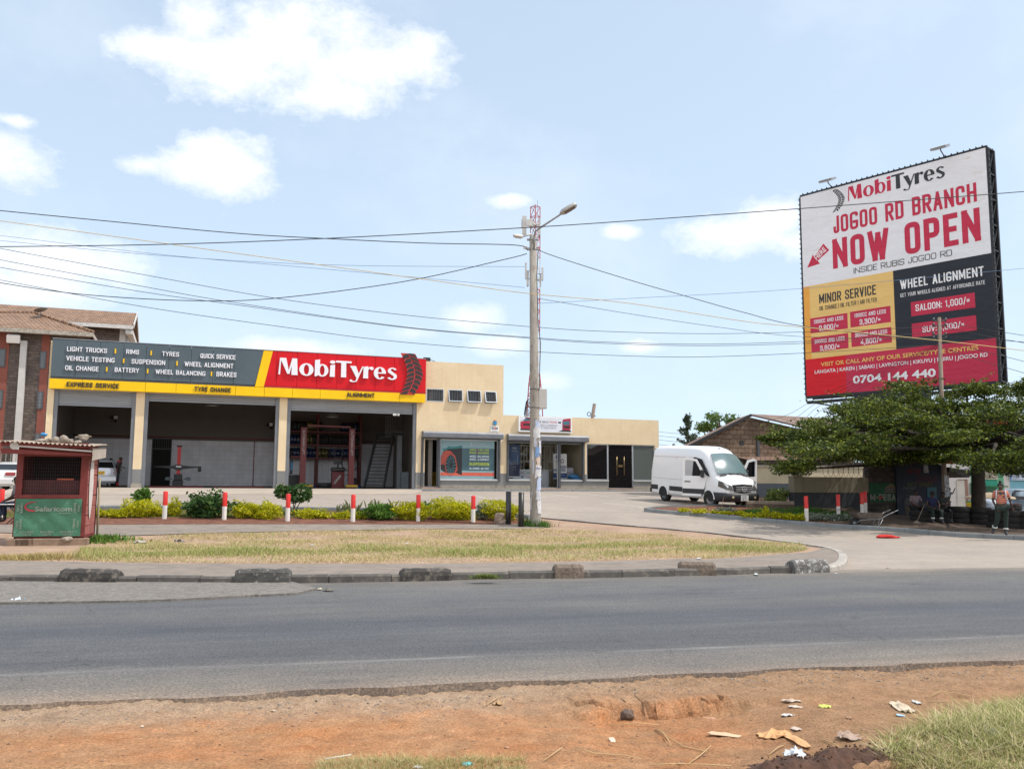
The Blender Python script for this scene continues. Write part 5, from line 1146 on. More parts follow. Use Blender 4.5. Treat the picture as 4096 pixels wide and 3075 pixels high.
# -- BILLBOARD
YBR=42.7;bc=PY('a6',1335,1470,YBR)
BP=Plane((bc.x,bc.y),math.radians(180-40.7))
bb=thing('billboard','huge double sided billboard advertising wheel services with red prices on white, yellow and black','billboard',(BP.o.x,BP.o.y,0),BP.rz)
def bx(x,y):return BP('a6',x,y)
def bpanel(name,pts,y,m,th=.003):g=MB();g.poly([bx(*p)for p in pts],y,y+th);return g.build(name,m,bb)
xl_,zt0=bx(140,365);_,zb0=bx(207,1560);xr0,ztr=bx(1270,62);xr1,zbr=bx(1352,1472)
xl2=bx(207,1560)[0];xL=(xl_+xl2)/2;xR=(xr0+xr1)/2;zT=(zt0+ztr)/2;zB=(zb0+zbr)/2
def bfix(p):x,z=bx(*p);return x,z
M_BF=mat('billboard_frame',(.03,.033,.038),.6,.3,var=.3,scale=4)
def vinyl(n,c,v=.06):return mat('vinyl_'+n,c,.5,var=v,scale=.4,col2=tuple(a*b_+.02 for a,b_ in zip(c,(.84,.76,.66))),c2at=.6,bump=.35,bscale=.9,bdist=.2,spec=.3,stretch=(1,1,2.5))
M_VW=vinyl('white',(.80,.81,.84),.05);M_VR=vinyl('red',(.55,.03,.075));M_VR2=vinyl('fresh_red',(.68,.01,.02));M_VK=vinyl('black',(.022,.026,.036),.2);M_VY=vinyl('yellow',(.82,.55,.19));M_VO=vinyl('orange',(.85,.40,.07));M_TY=mat('print_gold',(.80,.50,.13),.5);M_TW=mat('print_offwhite',(.82,.82,.83),.5);M_TK=mat('print_dark',(.022,.025,.03),.5)
zsep=(bx(168,908)[1]+bx(1300,695)[1])/2;zred=(bx(197,1340)[1]+bx(1335,1210)[1])/2;xmid=(bx(712,805)[0]+bx(733,1270)[0])/2;xo=bx(208,905)[0]
def rect(name,x0,x1,z0,z1,y,m):g=MB();g.box(x0,x1,y,y+.002,z0,z1);return g.build(name,m,bb)
rect('white_panel',xL,xR,zsep,zT,-.004,M_VW);rect('yellow_panel',xo,xmid,zred,zsep,-.004,M_VY);rect('orange_strip',xL,xo,zred,zsep,-.004,M_VO);rect('black_panel',xmid,xR,zred,zsep,-.004,M_VK)
xf=bx(428,1400)[0];rect('fresh_red_panel',xL,xf,zB,zred,-.004,M_VR2);rect('red_panel',xf,xR,zB,zred,-.004,M_VR)
def bt(s,xa,xb,yb,yt,m,bold=.01,y=-.012,**k):
 x0,z0=bx(xa,yb);_,z1=bx(xa,yt);x1,_=bx(xb,yb-(xb-xa)*.2);return text(s,x0,x1,z0,z1,y,m,bb,bold=bold,**k)
bt('JOGOO RD BRANCH',355,1222,582,478,M_VR,bold=.042);bt('NOW OPEN',352,1245,795,616,M_VR,bold=.055);bt('INSIDE RUBIS JOGOO RD',476,1070,824,789,M_TK)
bt('MINOR SERVICE',268,611,1004,948,M_TK,bold=.03);bt('OIL CHANGE | OIL FILTER | AIR FILTER',270,615,1046,1021,M_TK)
for pts in(((212,1095),(438,1058),(440,1150),(216,1187)),((453,1053),(697,1017),(700,1112),(457,1150)),((218,1213),(442,1178),(445,1270),(222,1300)),((460,1178),(704,1142),(706,1233),(463,1270)),((820,995),(1207,937),(1210,1025),(824,1082)),((826,1128),(1215,1070),(1218,1163),(830,1212))):
 P_=[bx(*p)for p in pts];rect('price_box',(P_[0][0]+P_[3][0])/2,(P_[1][0]+P_[2][0])/2,(P_[2][1]+P_[3][1])/2,(P_[0][1]+P_[1][1])/2,-.008,M_VR)
for a in(('1300CC AND LESS',235,413,1126,1103),('2,800/=',268,384,1168,1137),('1800CC AND LESS',480,670,1089,1065),('3,300/=',512,638,1132,1099),('2000CC AND LESS',240,420,1246,1223),('3,800/=',273,390,1288,1258),('3000CC AND LESS',485,678,1207,1184),('4,800/=',518,645,1252,1219),('SALOON: 1,000/=',850,1176,1050,1010),('SUV: 1,000/=',892,1143,1178,1142)):bt(*a,M_TW,bold=.025)
bt('WHEEL ALIGNMENT',758,1262,918,863,M_TW,bold=.03);bt('GET YOUR WHEELS ALIGNED AT AFFORDABLE RATE',758,1268,966,944,M_TW,bold=.01)
bt('VISIT OR CALL ANY OF OUR SERVICE/TYRE CENTRES',278,1225,1383,1359,M_TY,bold=.02,font='b');bt('LANGATA | KAREN | SABAKI | LAVINGTON | KIKUYU | RUIRU | JOGOO RD',241,1280,1427,1406,M_TW,bold=.015,font='b');bt('0704 144 440',472,970,1487,1441,M_TW,bold=.03,font='b')
x0,z0=bx(441,386);cap=bx(441,300)[1]-z0;x1=bx(1027,255)[0]
g1,g2=MB(),MB();draw_logo('MobiTyres',lambda i:g1 if i<4 else g2,x0,x1,z0,cap,-.008,.004);g1.build('display_letters',M_VR,bb);g2.build('display_letters',M_TK,bb)
g=MB();a,b=bx(345,455);c,d=bx(415,300);tread(g,a,c+.05,b,d,-.009,-.004,13,.5);g.build('tread_mark',M_TK,bb)
g=MB();g.poly([bx(*p)for p in((195,787),(272,762),(258,745),(328,681),(292,641),(238,722),(229,708))],-.008,-.004);g.build('arrow',M_VR,bb)
vs,fs=text_mesh('HERE',.02);X1=max(v[0]for v in vs);o1,o2=Vector(bx(252,744)),Vector(bx(312,680));ux=(o2-o1);L_=ux.length;ux.normalize();uy=Vector((-ux.y,ux.x));g=MB()
g.add([((o1+ux*v[0]/X1*L_+uy*v[1]*.42).x,-.012,(o1+ux*v[0]/X1*L_+uy*v[1]*.42).y)for v in vs],fs);g.build('lettering',M_TW,bb)
# steel frame, second face behind, catwalk, lamps, column
def fr_bar(a,b,w,h=None):q=MB();q.bar(a,b,w,h);q.build('frame_beam',M_BF,bb)
e=.06
for yy in(.06,.75):
 fr_bar((xL-e,yy,zT+e),(xR+e,yy,zT+e),.11);fr_bar((xL-e,yy,zB-e),(xR+e,yy,zB-e),.14);fr_bar((xL-e,yy,zB),(xL-e,yy,zT),.10);fr_bar((xR+e,yy,zB),(xR+e,yy,zT),.13)
g=MB();g.box(xL,xR,.74,.76,zB,zT);g.build('rear_sheet',M_VK,bb);g=MB();g.box(xL,xR,.0,.02,zB,zT);g.build('backing_sheet',M_BF,bb)
n=9
for i in range(n+1):
 z=zB+(zT-zB)*i/n;fr_bar((xR+e,.06,z),(xR+e,.75,z),.07)
 if i<n:fr_bar((xR+e,.06,z),(xR+e,.75,z+(zT-zB)/n),.05);fr_bar((xL-e,.06,z),(xL-e,.75,z),.06)
g=MB()
for i in range(40):z=zB+(zT-zB)*(i+.5)/40;g.box(xL-.16,xL-.05,-.02,.04,z-.02,z+.02);g.box(xR+.08,xR+.2,-.02,.04,z-.02,z+.02)
for i in range(34):x=xL+(xR-xL)*(i+.5)/34;g.box(x-.02,x+.02,-.03,.05,zT+.1,zT+.17)
g.build('lacing_hooks',M_BF,bb)['kind']='stuff'
xcol=BP('a7',1232,300,.4)[0];g=MB();g.tube([(xcol,.4,0),(xcol,.4,zB-.12)],.46,20);g.build('column',mat('column_black',(.02,.022,.026),.45,.3),bb)
x0,z0=bx(530,1600);g=MB();g.box(x0,xcol+1.6,-.9,-.8,zB-1.0,zB-.25);g.build('catwalk_panel',M_VK,bb)
fr_bar((x0,-.85,zB-1.05),(xcol+1.6,-.85,zB-1.05),.12);fr_bar((x0,-.85,zB-1.05),(x0,.06,zB-.1),.1);fr_bar((x0,.7,zB-1.05),(xcol+1.6,.7,zB-1.05),.12);fr_bar((xL,.06,zB-.35),(xR-.5,.06,zB-.35),.16);fr_bar((xL,.06,zB-.3),(x0,-.8,zB-1.0),.07)
for i,(x,y,lx,ly)in enumerate(((340,298,318,258),(1020,118,998,62))):
 a=BP('a6',x,y);b=BP('a6',lx,ly,-1.1);t=thing('billboard_floodlight',['floodlight on a bent arm above the left end of the billboard','floodlight on a bent arm above the right end of the billboard'][i],'floodlight',BP.w(a[0],0,zT+.1),BP.rz,'floodlights on top of the billboard')
 dx,dz=b[0]-a[0],b[1]-zT-.1;g=MB();g.tube([(0,0,0),(0,-.02,dz*.7),(dx*.5,-.7,dz),(dx,-1.1,dz+.05)],.03,6);g.build('arm',M_BF,t)
 g=MB();g.box(dx-.38,dx+.38,-1.4,-.85,dz-.06,dz+.06,rot=Matrix.Rotation(.35,3,'X'));g.build('lamp_housing',mat('flood_shell',(.30,.31,.32),.5,.4),t);g=MB();g.box(dx-.32,dx+.32,-1.36,-.9,dz-.085,dz-.075,rot=Matrix.Rotation(.35,3,'X'),piv=(dx,-1.12,dz));g.build('lens',M_WHITE,t)
# -- KIOSK
kp=G('c1',1110,1425,.1);KPn=Plane((kp.x,kp.y),math.radians(75));KZ=kp.z
k0=KPn('c1',178,1315);kx0=k0[0];kz0=KPn('c1',640,1315)[1];kzt=KPn('c1',700,200)[1]
ks=thing('kiosk','small red timber kiosk with green phone network banner and corrugated roof','kiosk',(KPn.o.x,KPn.o.y,0),KPn.rz)
M_KR=mat('kiosk_red',(.15,.022,.017),.7,var=.3,scale=3,col2=(.14,.02,.018),c2at=.58,bump=.4,bscale=20);M_KR2=mat('kiosk_red_faded',(.30,.085,.07),.85,var=.3,scale=2.5,col2=(.30,.15,.12),c2at=.52,bump=.6,bscale=12,stretch=(1,1,3))
KD=1.5
def kz(y,x=640):return KPn('c1',x,y)[1]
def kx(x,y=1000):return KPn('c1',x,y)[0]
xa,xb=kx0,0.0
g=MB();g.box(xa,xa+.05,0,KD,kz0,kzt+.1);g.build('side_wall',M_KR,ks);g=MB();g.box(xa,xb,KD-.04,KD,kz0,kzt);g.build('back_wall',mat('kiosk_inside',(.035,.012,.01),.9),ks);g=MB();g.box(xa,xb,0.02,KD,kz0-.04,kz0+.04);g.build('floor',M_KR,ks)
g=MB();n=9
for i in range(n):
 z0=kz0+(kzt-kz0+.25)*i/n;z1=kz0+(kzt-kz0+.25)*(i+1)/n
 g.box(xb-.05+U(-.01,.01),xb-.02,.0,KD,z0,z1-.012,rot=Matrix.Rotation(U(-.02,.035),3,'X'))
g.build('plank_wall',M_KR2,ks)
g=MB();g.prism([(0,0)],0,0)if 0 else None
pts=[(.28*math.cos(q)+.6,.85*math.sin(q)*(1+.1*math.sin(3*q))+kz0+1.35)for q in np.linspace(0,6.1,18)];g.add([(xb-.0,a,b)for a,b in pts],[list(range(18))]);g.build('white_paint_patch',mat('patch_white',(.55,.50,.47),.9,var=.15,scale=5),ks)
# front: posts, rails, plywood, banner
zs1,zs0=kz(758),kz(808)
for(x0,x1,z0,z1)in((xa-.02,xa+.13,kz0,kzt+.05),(xb-.16,xb+.01,kz0,kzt+.05),(xa+.13,xb-.16,zs0,zs1),(xa+.13,xb-.16,kzt-.1,kzt+.02)):q=MB();q.box(x0,x1,-.05,.03,z0,z1);q.build('frame_board',M_KR,ks)
q=MB();q.box(xa+.1,xb-.1,.05,.08,zs1,kz(562));q.build('plywood_panel',mat('ply_darkred',(.06,.01,.01),.8,var=.5,scale=2,col2=(.05,.02,.015),c2at=.55),ks)
q=MB();x=xa+.1
while x<xb-.1:q.box(x-.0013,x+.0013,.03,.033,zs1,kzt-.1);x+=.055
z=zs1
while z<kzt-.1:q.box(xa+.1,xb-.1,.028,.03,z-.0013,z+.0013);z+=.085
q.build('wire_mesh',M_DGREY,ks)
q=MB();q.box(xa+.9,xb-.35,.12,.3,kz(560),kz(542));q.build('shelf_item',mat('orange_tray',(.5,.09,.03),.5),ks)
bx0,bx1,bz0,bz1=kx(205,1000),kx(1090,1000),kz(1308),kz(812);bx1=min(bx1,xb-.02)
g=MB();nx,nz=24,14;vs=[]
for j in range(nz+1):
 for i in range(nx+1):
  u,v=i/nx,j/nz;vs.append((bx0+(bx1-bx0)*u,-.07-.012*math.sin(u*9+v*5)*math.sin(v*3.1)-.008*math.sin(u*23+v*13),bz0+(bz1-bz0)*v))
g.add(vs,[[j*(nx+1)+i,j*(nx+1)+i+1,(j+1)*(nx+1)+i+1,(j+1)*(nx+1)+i]for j in range(nz)for i in range(nx)],0,True)
g.build('banner',mat('banner_green',(.04,.15,.085),.55,var=.25,scale=1.5,col2=(.10,.24,.17),c2at=.58,bump=.6,bscale=5,bdist=.03),ks)
BW,BH=bx1-bx0,bz1-bz0;M_FL=mat('banner_faded_letters',(.22,.27,.22),.7,var=.2,scale=5)
def kt(s,u0,u1,v0,v1,m=M_FL,**k):text(s,bx0+BW*u0,bx0+BW*u1,bz0+BH*v0,bz0+BH*v1,-.098,m,ks,**k)
kt('Safaricom',.30,.86,.67,.80,bold=.03);kt('Tyzaweza',.65,.84,.60,.64)
for u in(.10,.40,.70):kt('BAMBA',u,u+.2,.09,.145,bold=.03);kt('HAPA',u+.03,u+.17,.02,.075,bold=.03)
for v,r in((.2,1),(.62,1)):
 kt('BAMBA',.08,.12,v,v+.27,rot=1,bold=.03);kt('HAPA',.03,.07,v+.04,v+.22,rot=1,bold=.03);kt('BAMBA',.88,.92,v,v+.27,rot=-1,bold=.03);kt('HAPA',.94,.975,v+.04,v+.22,rot=-1,bold=.03)
g=MB();A_,B_=ell(bx0+BW*.27,bz0+BH*.79,BW*.13,BH*.13,20,75,280),ell(bx0+BW*.285,bz0+BH*.80,BW*.12,BH*.10,20,75,280)
for i in range(20):g.poly([A_[i],B_[i],B_[i+1],A_[i+1]],-.1,-.098)
g.build('swoosh',mat('swoosh_red',(.36,.02,.04),.6),ks)
q=MB();q.box(xa,xb,-.04,.0,kzt,kzt+.26);q.box(xa,xb,KD-.04,KD,kzt,kzt+.2);q.each('head_board',mat('kiosk_maroon',(.16,.03,.025)),ks)
# fascia + corrugated roof
q=MB();fy=-.38;fz=kz(120,700)
def kF(x,y):return KPn('c1',x,y,fy)
for(a,b,m,nm)in((50,135,M_KR,'fascia_board'),(150,235,mat('kiosk_maroon',(.13,.035,.03),.8,var=.3,scale=3),'fascia_board')):
 p0,p1=kF(15,a-10),kF(1235,a+75);r0,r1=kF(15,b-25),kF(1235,b+5);g=MB();g.poly([(p0[0],r0[1]),(p1[0],r1[1]),(p1[0],p1[1]),(p0[0],p0[1])],fy,fy+.03);g.build(nm,m,ks)
c=kF(190,105);g=MB();g.poly(ell(c[0],c[1],.1,.1,20)[:-1],fy-.01,fy);g.build('white_disc',mat('disc_white',(.45,.43,.40),.8),ks)
g=MB();p0,p1=kF(245,112),kF(1220,182);g.poly([(p0[0],p0[1]-.02),(p1[0],p1[1]-.02),(p1[0],p1[1]+.02),(p0[0],p0[1]+.02)],fy-.006,fy);g.build('white_trim',mat('disc_white',(.45,.43,.40)),ks)
rl,rr=kF(-20,55),kF(1262,115);n=120;rb=KD+.1
vs,fs=[],[]
for i in range(n+1):
 u=i/n;x=rl[0]+(rr[0]-rl[0]+.02)*u;zf=rl[1]+(rr[1]-rl[1])*u+.02;w=.022*math.sin(i/n*math.pi*2*21)
 vs+=[(x,fy-.1,zf+w-.01),(x,(fy+rb)/2,zf+.05+w+.01*math.sin(u*7)),(x,rb,zf+.10+w)]
for i in range(n):
 for j in range(2):a=i*3+j;fs.append([a,a+3,a+4,a+1])
g=MB();g.add(vs,fs,0,True);g.build('corrugated_roof',mat('asbestos_sheet',(.33,.27,.21),.9,var=.25,scale=3,col2=(.22,.17,.13),c2at=.58,bump=.4),ks)
g=MB();g.poly([(rr[0]-.02,rr[1]-.35)],0,0)if 0 else None;p=kF(1235,120);g.add([(p[0],fy-.02,p[1]-.04),(p[0],fy-.02,p[1]-.36),(p[0],rb,p[1]-.22),(p[0],rb,p[1]+.04)],[[0,1,2,3]]);g.build('side_fascia',mat('weathered_board',(.38,.33,.28),.9,var=.2,scale=4),ks)
g=MB();g.tube([(xb+.06,KD+.02,kz0-.3),(xb+.04,KD+.02,kz(470)-.1)],.03,8);g.build('corner_stake',mat('stake_wood',(.30,.25,.16),.9,var=.2,scale=8),ks)
g=MB();g.box(xa+.0,xb,KD-.3,KD-.1,kz0-.12,kz0-.04);g.box(xa,xb,.1,.3,kz0-.14,kz0-.04);g.each('sleeper',mat('stake_wood',(.30,.25,.16)),ks)
MS_=mat('rough_stone',(.30,.25,.20),.95,var=.35,scale=6,col2=(.18,.16,.14),c2at=.55,bump=1,bscale=16,bdist=.03)
def roofz(x,yo):u=(x-rl[0])/(rr[0]-rl[0]);return rl[1]+(rr[1]-rl[1])*u+.03+.05*(yo-fy)/((fy+rb)/2-fy)
R_=random.Random(11)
names=['long flat stone at the left end of the kiosk roof','grey rounded stone second from the left on the kiosk roof','brown wedge stone by the blue rag on the kiosk roof','dark pointed stone at the middle of the kiosk roof','pale slab lying on edge on the kiosk roof','brown stone near the front edge of the kiosk roof','small brown stone at the right of the roof pile','large round grey stone perched highest on the kiosk roof','thin wooden batten on the right of the kiosk roof']
for i,(x,y,rx,rz_,yo)in enumerate(((560,-25,.17,.05,.3),(660,8,.15,.07,.25),(740,22,.1,.08,.1),(845,18,.14,.11,.35),(905,12,.18,.04,.5),(942,48,.12,.07,.0),(1040,55,.1,.06,.0),(1120,-38,.13,.09,.9))):
 a=KPn('c1',x,y,yo);p=KPn.w(a[0],yo,roofz(a[0],yo)+rz_*.85+(.1 if i==7 else 0));g=MB();g.blob((0,0,0),(rx,rx*.7,rz_),0,2,.2,i);o=g.build('roof_stone',MS_,None,p,U(0,3));tag(o,names[i],'stone','stones weighing down the kiosk roof')
p0,p1=KPn('c1',1000,-8,1.2),KPn('c1',1215,-18,1.3);g=MB();g.bar((0,0,0),KPn.w(p1[0],1.3,p1[1])-KPn.w(p0[0],1.2,p0[1]),.05,.03);o=g.build('batten',mat('stake_wood',(.30,.25,.16)),None,KPn.w(p0[0],1.2,p0[1]));tag(o,names[8],'plank')
g=MB();g.blob((0,0,0),(.09,.06,.05),0,2,.3,3);p=KPn('c1',575,-22,.5);o=g.build('blue_rag',mat('blue_plastic',(.02,.20,.45)),None,KPn.w(p[0],.5,p[1]+.03));tag(o,'small blue rag among the stones on the kiosk roof','rag')
for lab,x,w,y0,h,hh in(('thin stone under the left corner of the kiosk',250,.5,1375,.16,.2),('square stone block under the kiosk left of centre',330,.42,1428,.2,.2),('long stone block under the middle and right of the kiosk',730,1.55,1445,.2,.25)):
 a=KPn('c1',x,y0,.0);g=MB();g.box(-w/2,w/2,-.12,.15,-.1,kz0-.04-KZ+.03 if lab[0]!='t' else kz0-.05-KZ+.03,bev=.02);o=g.build('foundation_block',mat('block_brown',(.24,.165,.115),.95,var=.25,scale=5,bump=.7,bscale=18),None,KPn.w(a[0],.02,KZ-.03),KPn.rz);tag(o,lab,'stone block','stone blocks supporting the kiosk')
g=MB();g.blob((0,0,0),(.14,.1,.07),0,2,.2,31);a=KPn('c1',900,1345,-.08);o=g.build('loose_stone',MS_,None,KPn.w(a[0],-.08,a[1]));tag(o,'grey stone resting on the long foundation block at the right','stone')
# -- VEHICLES
M_VWHITE=mat('van_white',(.84,.84,.84),.28,var=.045,scale=1.2,stretch=(.4,.4,1.5),spec=.5,coat=.5);M_VBLK=mat('van_plastic',(.022,.023,.026),.5,var=.1,scale=3)
M_TYRE=mat('tyre_rubber',(.018,.018,.018),.85,var=.2,scale=5,bump=.3);M_RIM=mat('steel_rim',(.22,.225,.23),.4,.7);M_CHR=mat('chrome',(.75,.75,.77),.3,.8);M_LAMP=glass('lamp_lens',(.10,.09,.08),.1)
M_WS=glass('windscreen',(.12,.19,.20),.12);M_TAIL=mat('tail_lamp',(.30,.01,.015),.2,var=.05,coat=.5);M_DARKIN=mat('cab_dark',(.02,.02,.022),.9)
def wheel(parent,x,y,r,w,steer=0,side=1):
 M=Matrix.Translation((x,y,r))@Matrix.Rotation(steer,4,'Z')
 g=MB(M);R2=r*.62
 g.lathe([(R2,-w/2),(r*.94,-w/2),(r,-w*.38),(r,w*.38),(r*.94,w/2),(R2,w/2),(R2,-w/2)],n=28,axis='Y');wh=g.build('wheel',M_TYRE,parent)
 g=MB(M);s=side;g.lathe([(R2,s*w*.45),(R2*.9,s*w*.3),(R2*.55,s*w*.25),(R2*.42,s*w*.42),(.001,s*w*.44)],n=24,axis='Y')
 for k in range(12):a=k/12*6.283;g.box(R2*.72*math.cos(a)-.02,R2*.72*math.cos(a)+.02,s*w*.3-.01,s*w*.3+.012,R2*.72*math.sin(a)-.02,R2*.72*math.sin(a)+.02)
 g.build('rim',M_RIM,wh);return wh
def van():
 rw=G('c6',368,1080);fwv=G('c6',1235,1118);ph=math.radians(-66);hd=Vector((math.cos(ph),math.sin(ph),0))
 zg=(rw.z+fwv.z)/2
 # near side wheels are on the right flank (y=-1 side)
 right=Vector((hd.y,-hd.x,0));o=rw-right*.83
 t=thing('delivery_van','white high roof panel van parked with both front doors open','van',(o.x,o.y,rw.z),math.atan2(hd.y,hd.x))
 pitch=math.atan2(gz(*(o+hd*3.66).xy)-rw.z,3.66);t.rotation_euler=(0,-pitch,math.atan2(hd.y,hd.x))
 # x: rear axle 0, front axle 3.665, rear bumper -1.15, nose 4.72 ; half width .98
 def ring(x,zb,zs,zr,wb,ws,wr,top):
  pts=[(-wb,zb),(-ws,zb+.12),(-ws-.005,(zb+zs)/2),(-ws,zs),(-(ws*.45+wr*.55),zs+(zr-zs)*.55),(-wr,zr-.10),(-wr*.86,zr-.02),(-wr*.45,top)]
  return[(x,y,z)for y,z in pts]+[(x,-y,z)for y,z in pts[::-1]]
 g=MB();st=[]
 for x,top in((-1.14,2.52),(-1.10,2.62),(-.95,2.70),(0,2.73),(1.5,2.73),(2.35,2.73),(2.7,2.70),(3.0,2.60),(3.25,2.45),(3.45,2.28)):
  sh=.965 if x>-1.05 else .93;wr=.80 if x<2.9 else .80-(x-2.9)*.06;st.append(ring(x,.34,1.45,top-.06,sh*.95,sh,wr,top))
  # windscreen / bonnet sections
 for x,top,zs in((3.70,1.98,1.38),(3.95,1.66,1.32),(4.12,1.46,1.27),(4.4,1.35,1.18),(4.62,1.22,1.08),(4.74,1.08,.92),(4.78,.85,.75)):
  w=.96 if x<4.3 else(.96-(x-4.3)*.42);wr=.78 if x<4.0 else w*.88;st.append(ring(x,.36,zs,top-.03,w*.95,w,wr,top))
 g.loft(st);g.build('body',M_VWHITE,t)
 # black band and bumpers
 for s in(-1,1):
  for(x0,x1)in((-1.12,-.5),(.5,2.3)):
   q=MB();q.box(x0,x1,s*.972-.012,s*.972+.012,.56,.78,bev=.004);q.build('side_moulding',M_VBLK,t)
  for cx in(0,3.665):
   q=MB();A_,B_=ell(cx,.36,.45,.45,18,0,180),ell(cx,.36,.385,.385,18,0,180)
   for i in range(18):
    q.poly([A_[i],A_[i+1],B_[i+1],B_[i]][::-1],s*.985-.03,s*.985+.0)
   q.build('wheel_arch',M_VWHITE,t)
   q=MB();q.poly(ell(cx,.36,.39,.40,18,-8,188),s*.975-.01,s*.975+.008);q.build('wheel_well',M_DARKIN,t)
 q=MB();rg=[]
 for y,xo in((-1.01,3.98),(-1.01,4.5),(-.9,4.78),(-.58,4.89),(0,4.92),(.58,4.89),(.9,4.78),(1.01,4.5),(1.01,3.98)):rg.append([(xo-.1,y*.97,.28),(xo,y,.32),(xo+.02,y,.55),(xo,y,.66),(xo-.12,y*.95,.69)])
 q.loft(rg,cap=False);q.build('front_bumper',M_VBLK,t)
 q=MB();q.box(-1.24,-1.1,-.95,.95,.38,.62,bev=.03);q.build('rear_bumper',M_VBLK,t)
 # windscreen following the sections
 q=MB();vs=[]
 for x,z,w in((3.28,2.36,.66),(3.46,2.22,.72),(3.70,1.965,.78),(3.95,1.65,.83),(4.07,1.47,.86)):
  for k in range(7):y=-w+2*w*k/6;vs.append((x+.085-.06*(y/w)**2,y,z+.075-.05*(y/w)**2))
 q.add(vs,[[r*7+k,r*7+k+1,(r+1)*7+k+1,(r+1)*7+k]for r in range(4)for k in range(6)],0,True);ws=q.build('windscreen',M_WS,t)
 q=MB();q.box(3.98,4.04,-.8,-.45,1.56,1.62);q.build('dashboard_papers',M_WHITE,ws)
 q=MB();q.tube([(4.17,-.1,1.49),(4.02,-.55,1.60)],.012,5);q.build('wiper',M_VBLK,ws)
 q=MB();q.tube([(4.17,.3,1.49),(4.03,-.1,1.62)],.012,5);q.build('wiper',M_VBLK,ws)
 for s in(-1,1):q=MB();q.box(4.1,4.22,s*.55-.2,s*.55+.2,1.425,1.44,rot=Matrix.Rotation(.55,3,'Y'));q.build('bonnet_vent',M_VBLK,t)
 for pts_ in([(-1.0,1.12),(2.3,1.12)],[(-1.0,2.18),(2.3,2.18)],[(.95,.82),(.95,2.2)],[(2.28,.5),(2.28,2.2)]):
  for s in(-1,1):q=MB();w_=[s*(.968+.004 if z<1.5 else .868)for _,z in pts_];q.bar((pts_[0][0],w_[0],pts_[0][1]),(pts_[1][0],w_[1],pts_[1][1]),.012,.012);q.build('panel_seam',mat('seam_grey',(.35,.35,.36),.5),t)
  # cab door openings
 for s in(-1,1):
  q=MB();q.add([(x,s*(y+.012),z)for x,y,z in((2.35,.965,.5),(3.25,.965,.5),(3.42,.968,1.42),(3.35,.94,1.75),(3.0,.90,2.12),(2.5,.885,2.2),(2.35,.885,2.2),(2.35,.965,1.4))],[list(range(8))]);q.build('door_opening',M_DARKIN,t)
  # open door
  hg=Matrix.Translation((3.45,s*.98,0))@Matrix.Rotation(s*math.radians(-40 if s<0 else-78)*-1*-1,4,'Z')@Matrix.Translation((-3.45,-s*.98,0))
  out=[(2.36,.46),(3.2,.46),(3.38,.9),(3.46,1.3),(3.44,1.42),(3.0,2.12),(2.55,2.2),(2.36,2.14)];win=[(2.46,1.42),(2.5,1.30),(3.32,1.32),(2.96,2.0),(2.6,2.08),(2.46,2.02)]
  d=MB(hg);yo,yi=s*.99,s*.94
  # lower skin, frame ring
  d.add([(x,yo,z)for x,z in[(2.36,.46),(3.2,.46),(3.38,.9),(3.46,1.3),(2.36,1.3)]]+[(x,yi,z)for x,z in[(2.36,.46),(3.2,.46),(3.38,.9),(3.46,1.3),(2.36,1.3)]],[[0,1,2,3,4],[9,8,7,6,5],[0,5,6,1],[1,6,7,2],[2,7,8,3],[4,9,5,0]])
  oo=[(2.36,1.3),(3.46,1.3),(3.42,1.42),(3.0,2.12),(2.55,2.2),(2.36,2.14)];ii=[(2.46,1.36),(3.30,1.36),(3.27,1.44),(2.95,2.02),(2.58,2.09),(2.46,2.05)]
  for k in range(6):a,b,c,e=oo[k],oo[(k+1)%6],ii[(k+1)%6],ii[k];d.add([(p[0],y,p[1])for y in(yo,yi)for p in(a,b,c,e)],[[0,1,2,3],[7,6,5,4],[0,4,5,1],[3,2,6,7]])
  dm=d.build('door',M_VWHITE,t)
  q=MB(hg);q.add([(x,s*.965,z)for x,z in ii],[list(range(6))]);q.build('side_window',glass('tinted_glass',trans=.62),dm)
  q=MB(hg);q.box(2.37,3.36,yo-.008*(1 if s<0 else-1)-.006,yo+.006,.56,.78);q.build('door_moulding',M_VBLK,dm)
  q=MB(hg);q.box(2.45,2.72,yo+s*.0,yo+s*.035,1.08,1.12,bev=.006)if s>0 else q.box(2.45,2.72,yo-.035,yo,1.08,1.12,bev=.006);q.build('handle',M_VBLK,dm)
  q=MB(hg);a,b=(yo+s*.04,yo+s*.26);q.box(3.25,3.37,min(a,b),max(a,b),1.30,1.66,bev=.03);q.build('mirror',M_VBLK,dm)
 q=MB();q.add([(3.42,-.985,1.42),(3.72,-.985,1.34),(3.38,-.96,1.78)],[[0,1,2]]);q.build('quarter_trim',M_VBLK,t)
 # front face
 q=MB();gr=[(4.86-.06*(y/.5)**2,y,z)for y,z in((-.54,1.04),(-.46,.74),(0,.70),(.46,.74),(.54,1.04),(0,1.08))];q.add(gr+[(4.55,y,z)for _,y,z in gr],[[0,1,2,3,4,5]]+[[i,i+6,(i+1)%6+6,(i+1)%6]for i in range(6)]);gl=q.build('grille',M_VBLK,t)
 for z in(.80,.88,.96):q=MB();q.box(4.86,4.88,-.42,.42,z-.012,z+.012);q.build('grille_bar',M_CHR,gl)
 q=MB();A_,B_=ell(0,.875,.125,.125,24),ell(0,.875,.102,.102,24);MY_=Matrix.Translation((4.90,0,0))@Matrix.Rotation(math.pi/2,4,'Z');q.M=MY_
 for i in range(24):q.poly([A_[i],A_[i+1],B_[i+1],B_[i]][::-1],-.012,.012)
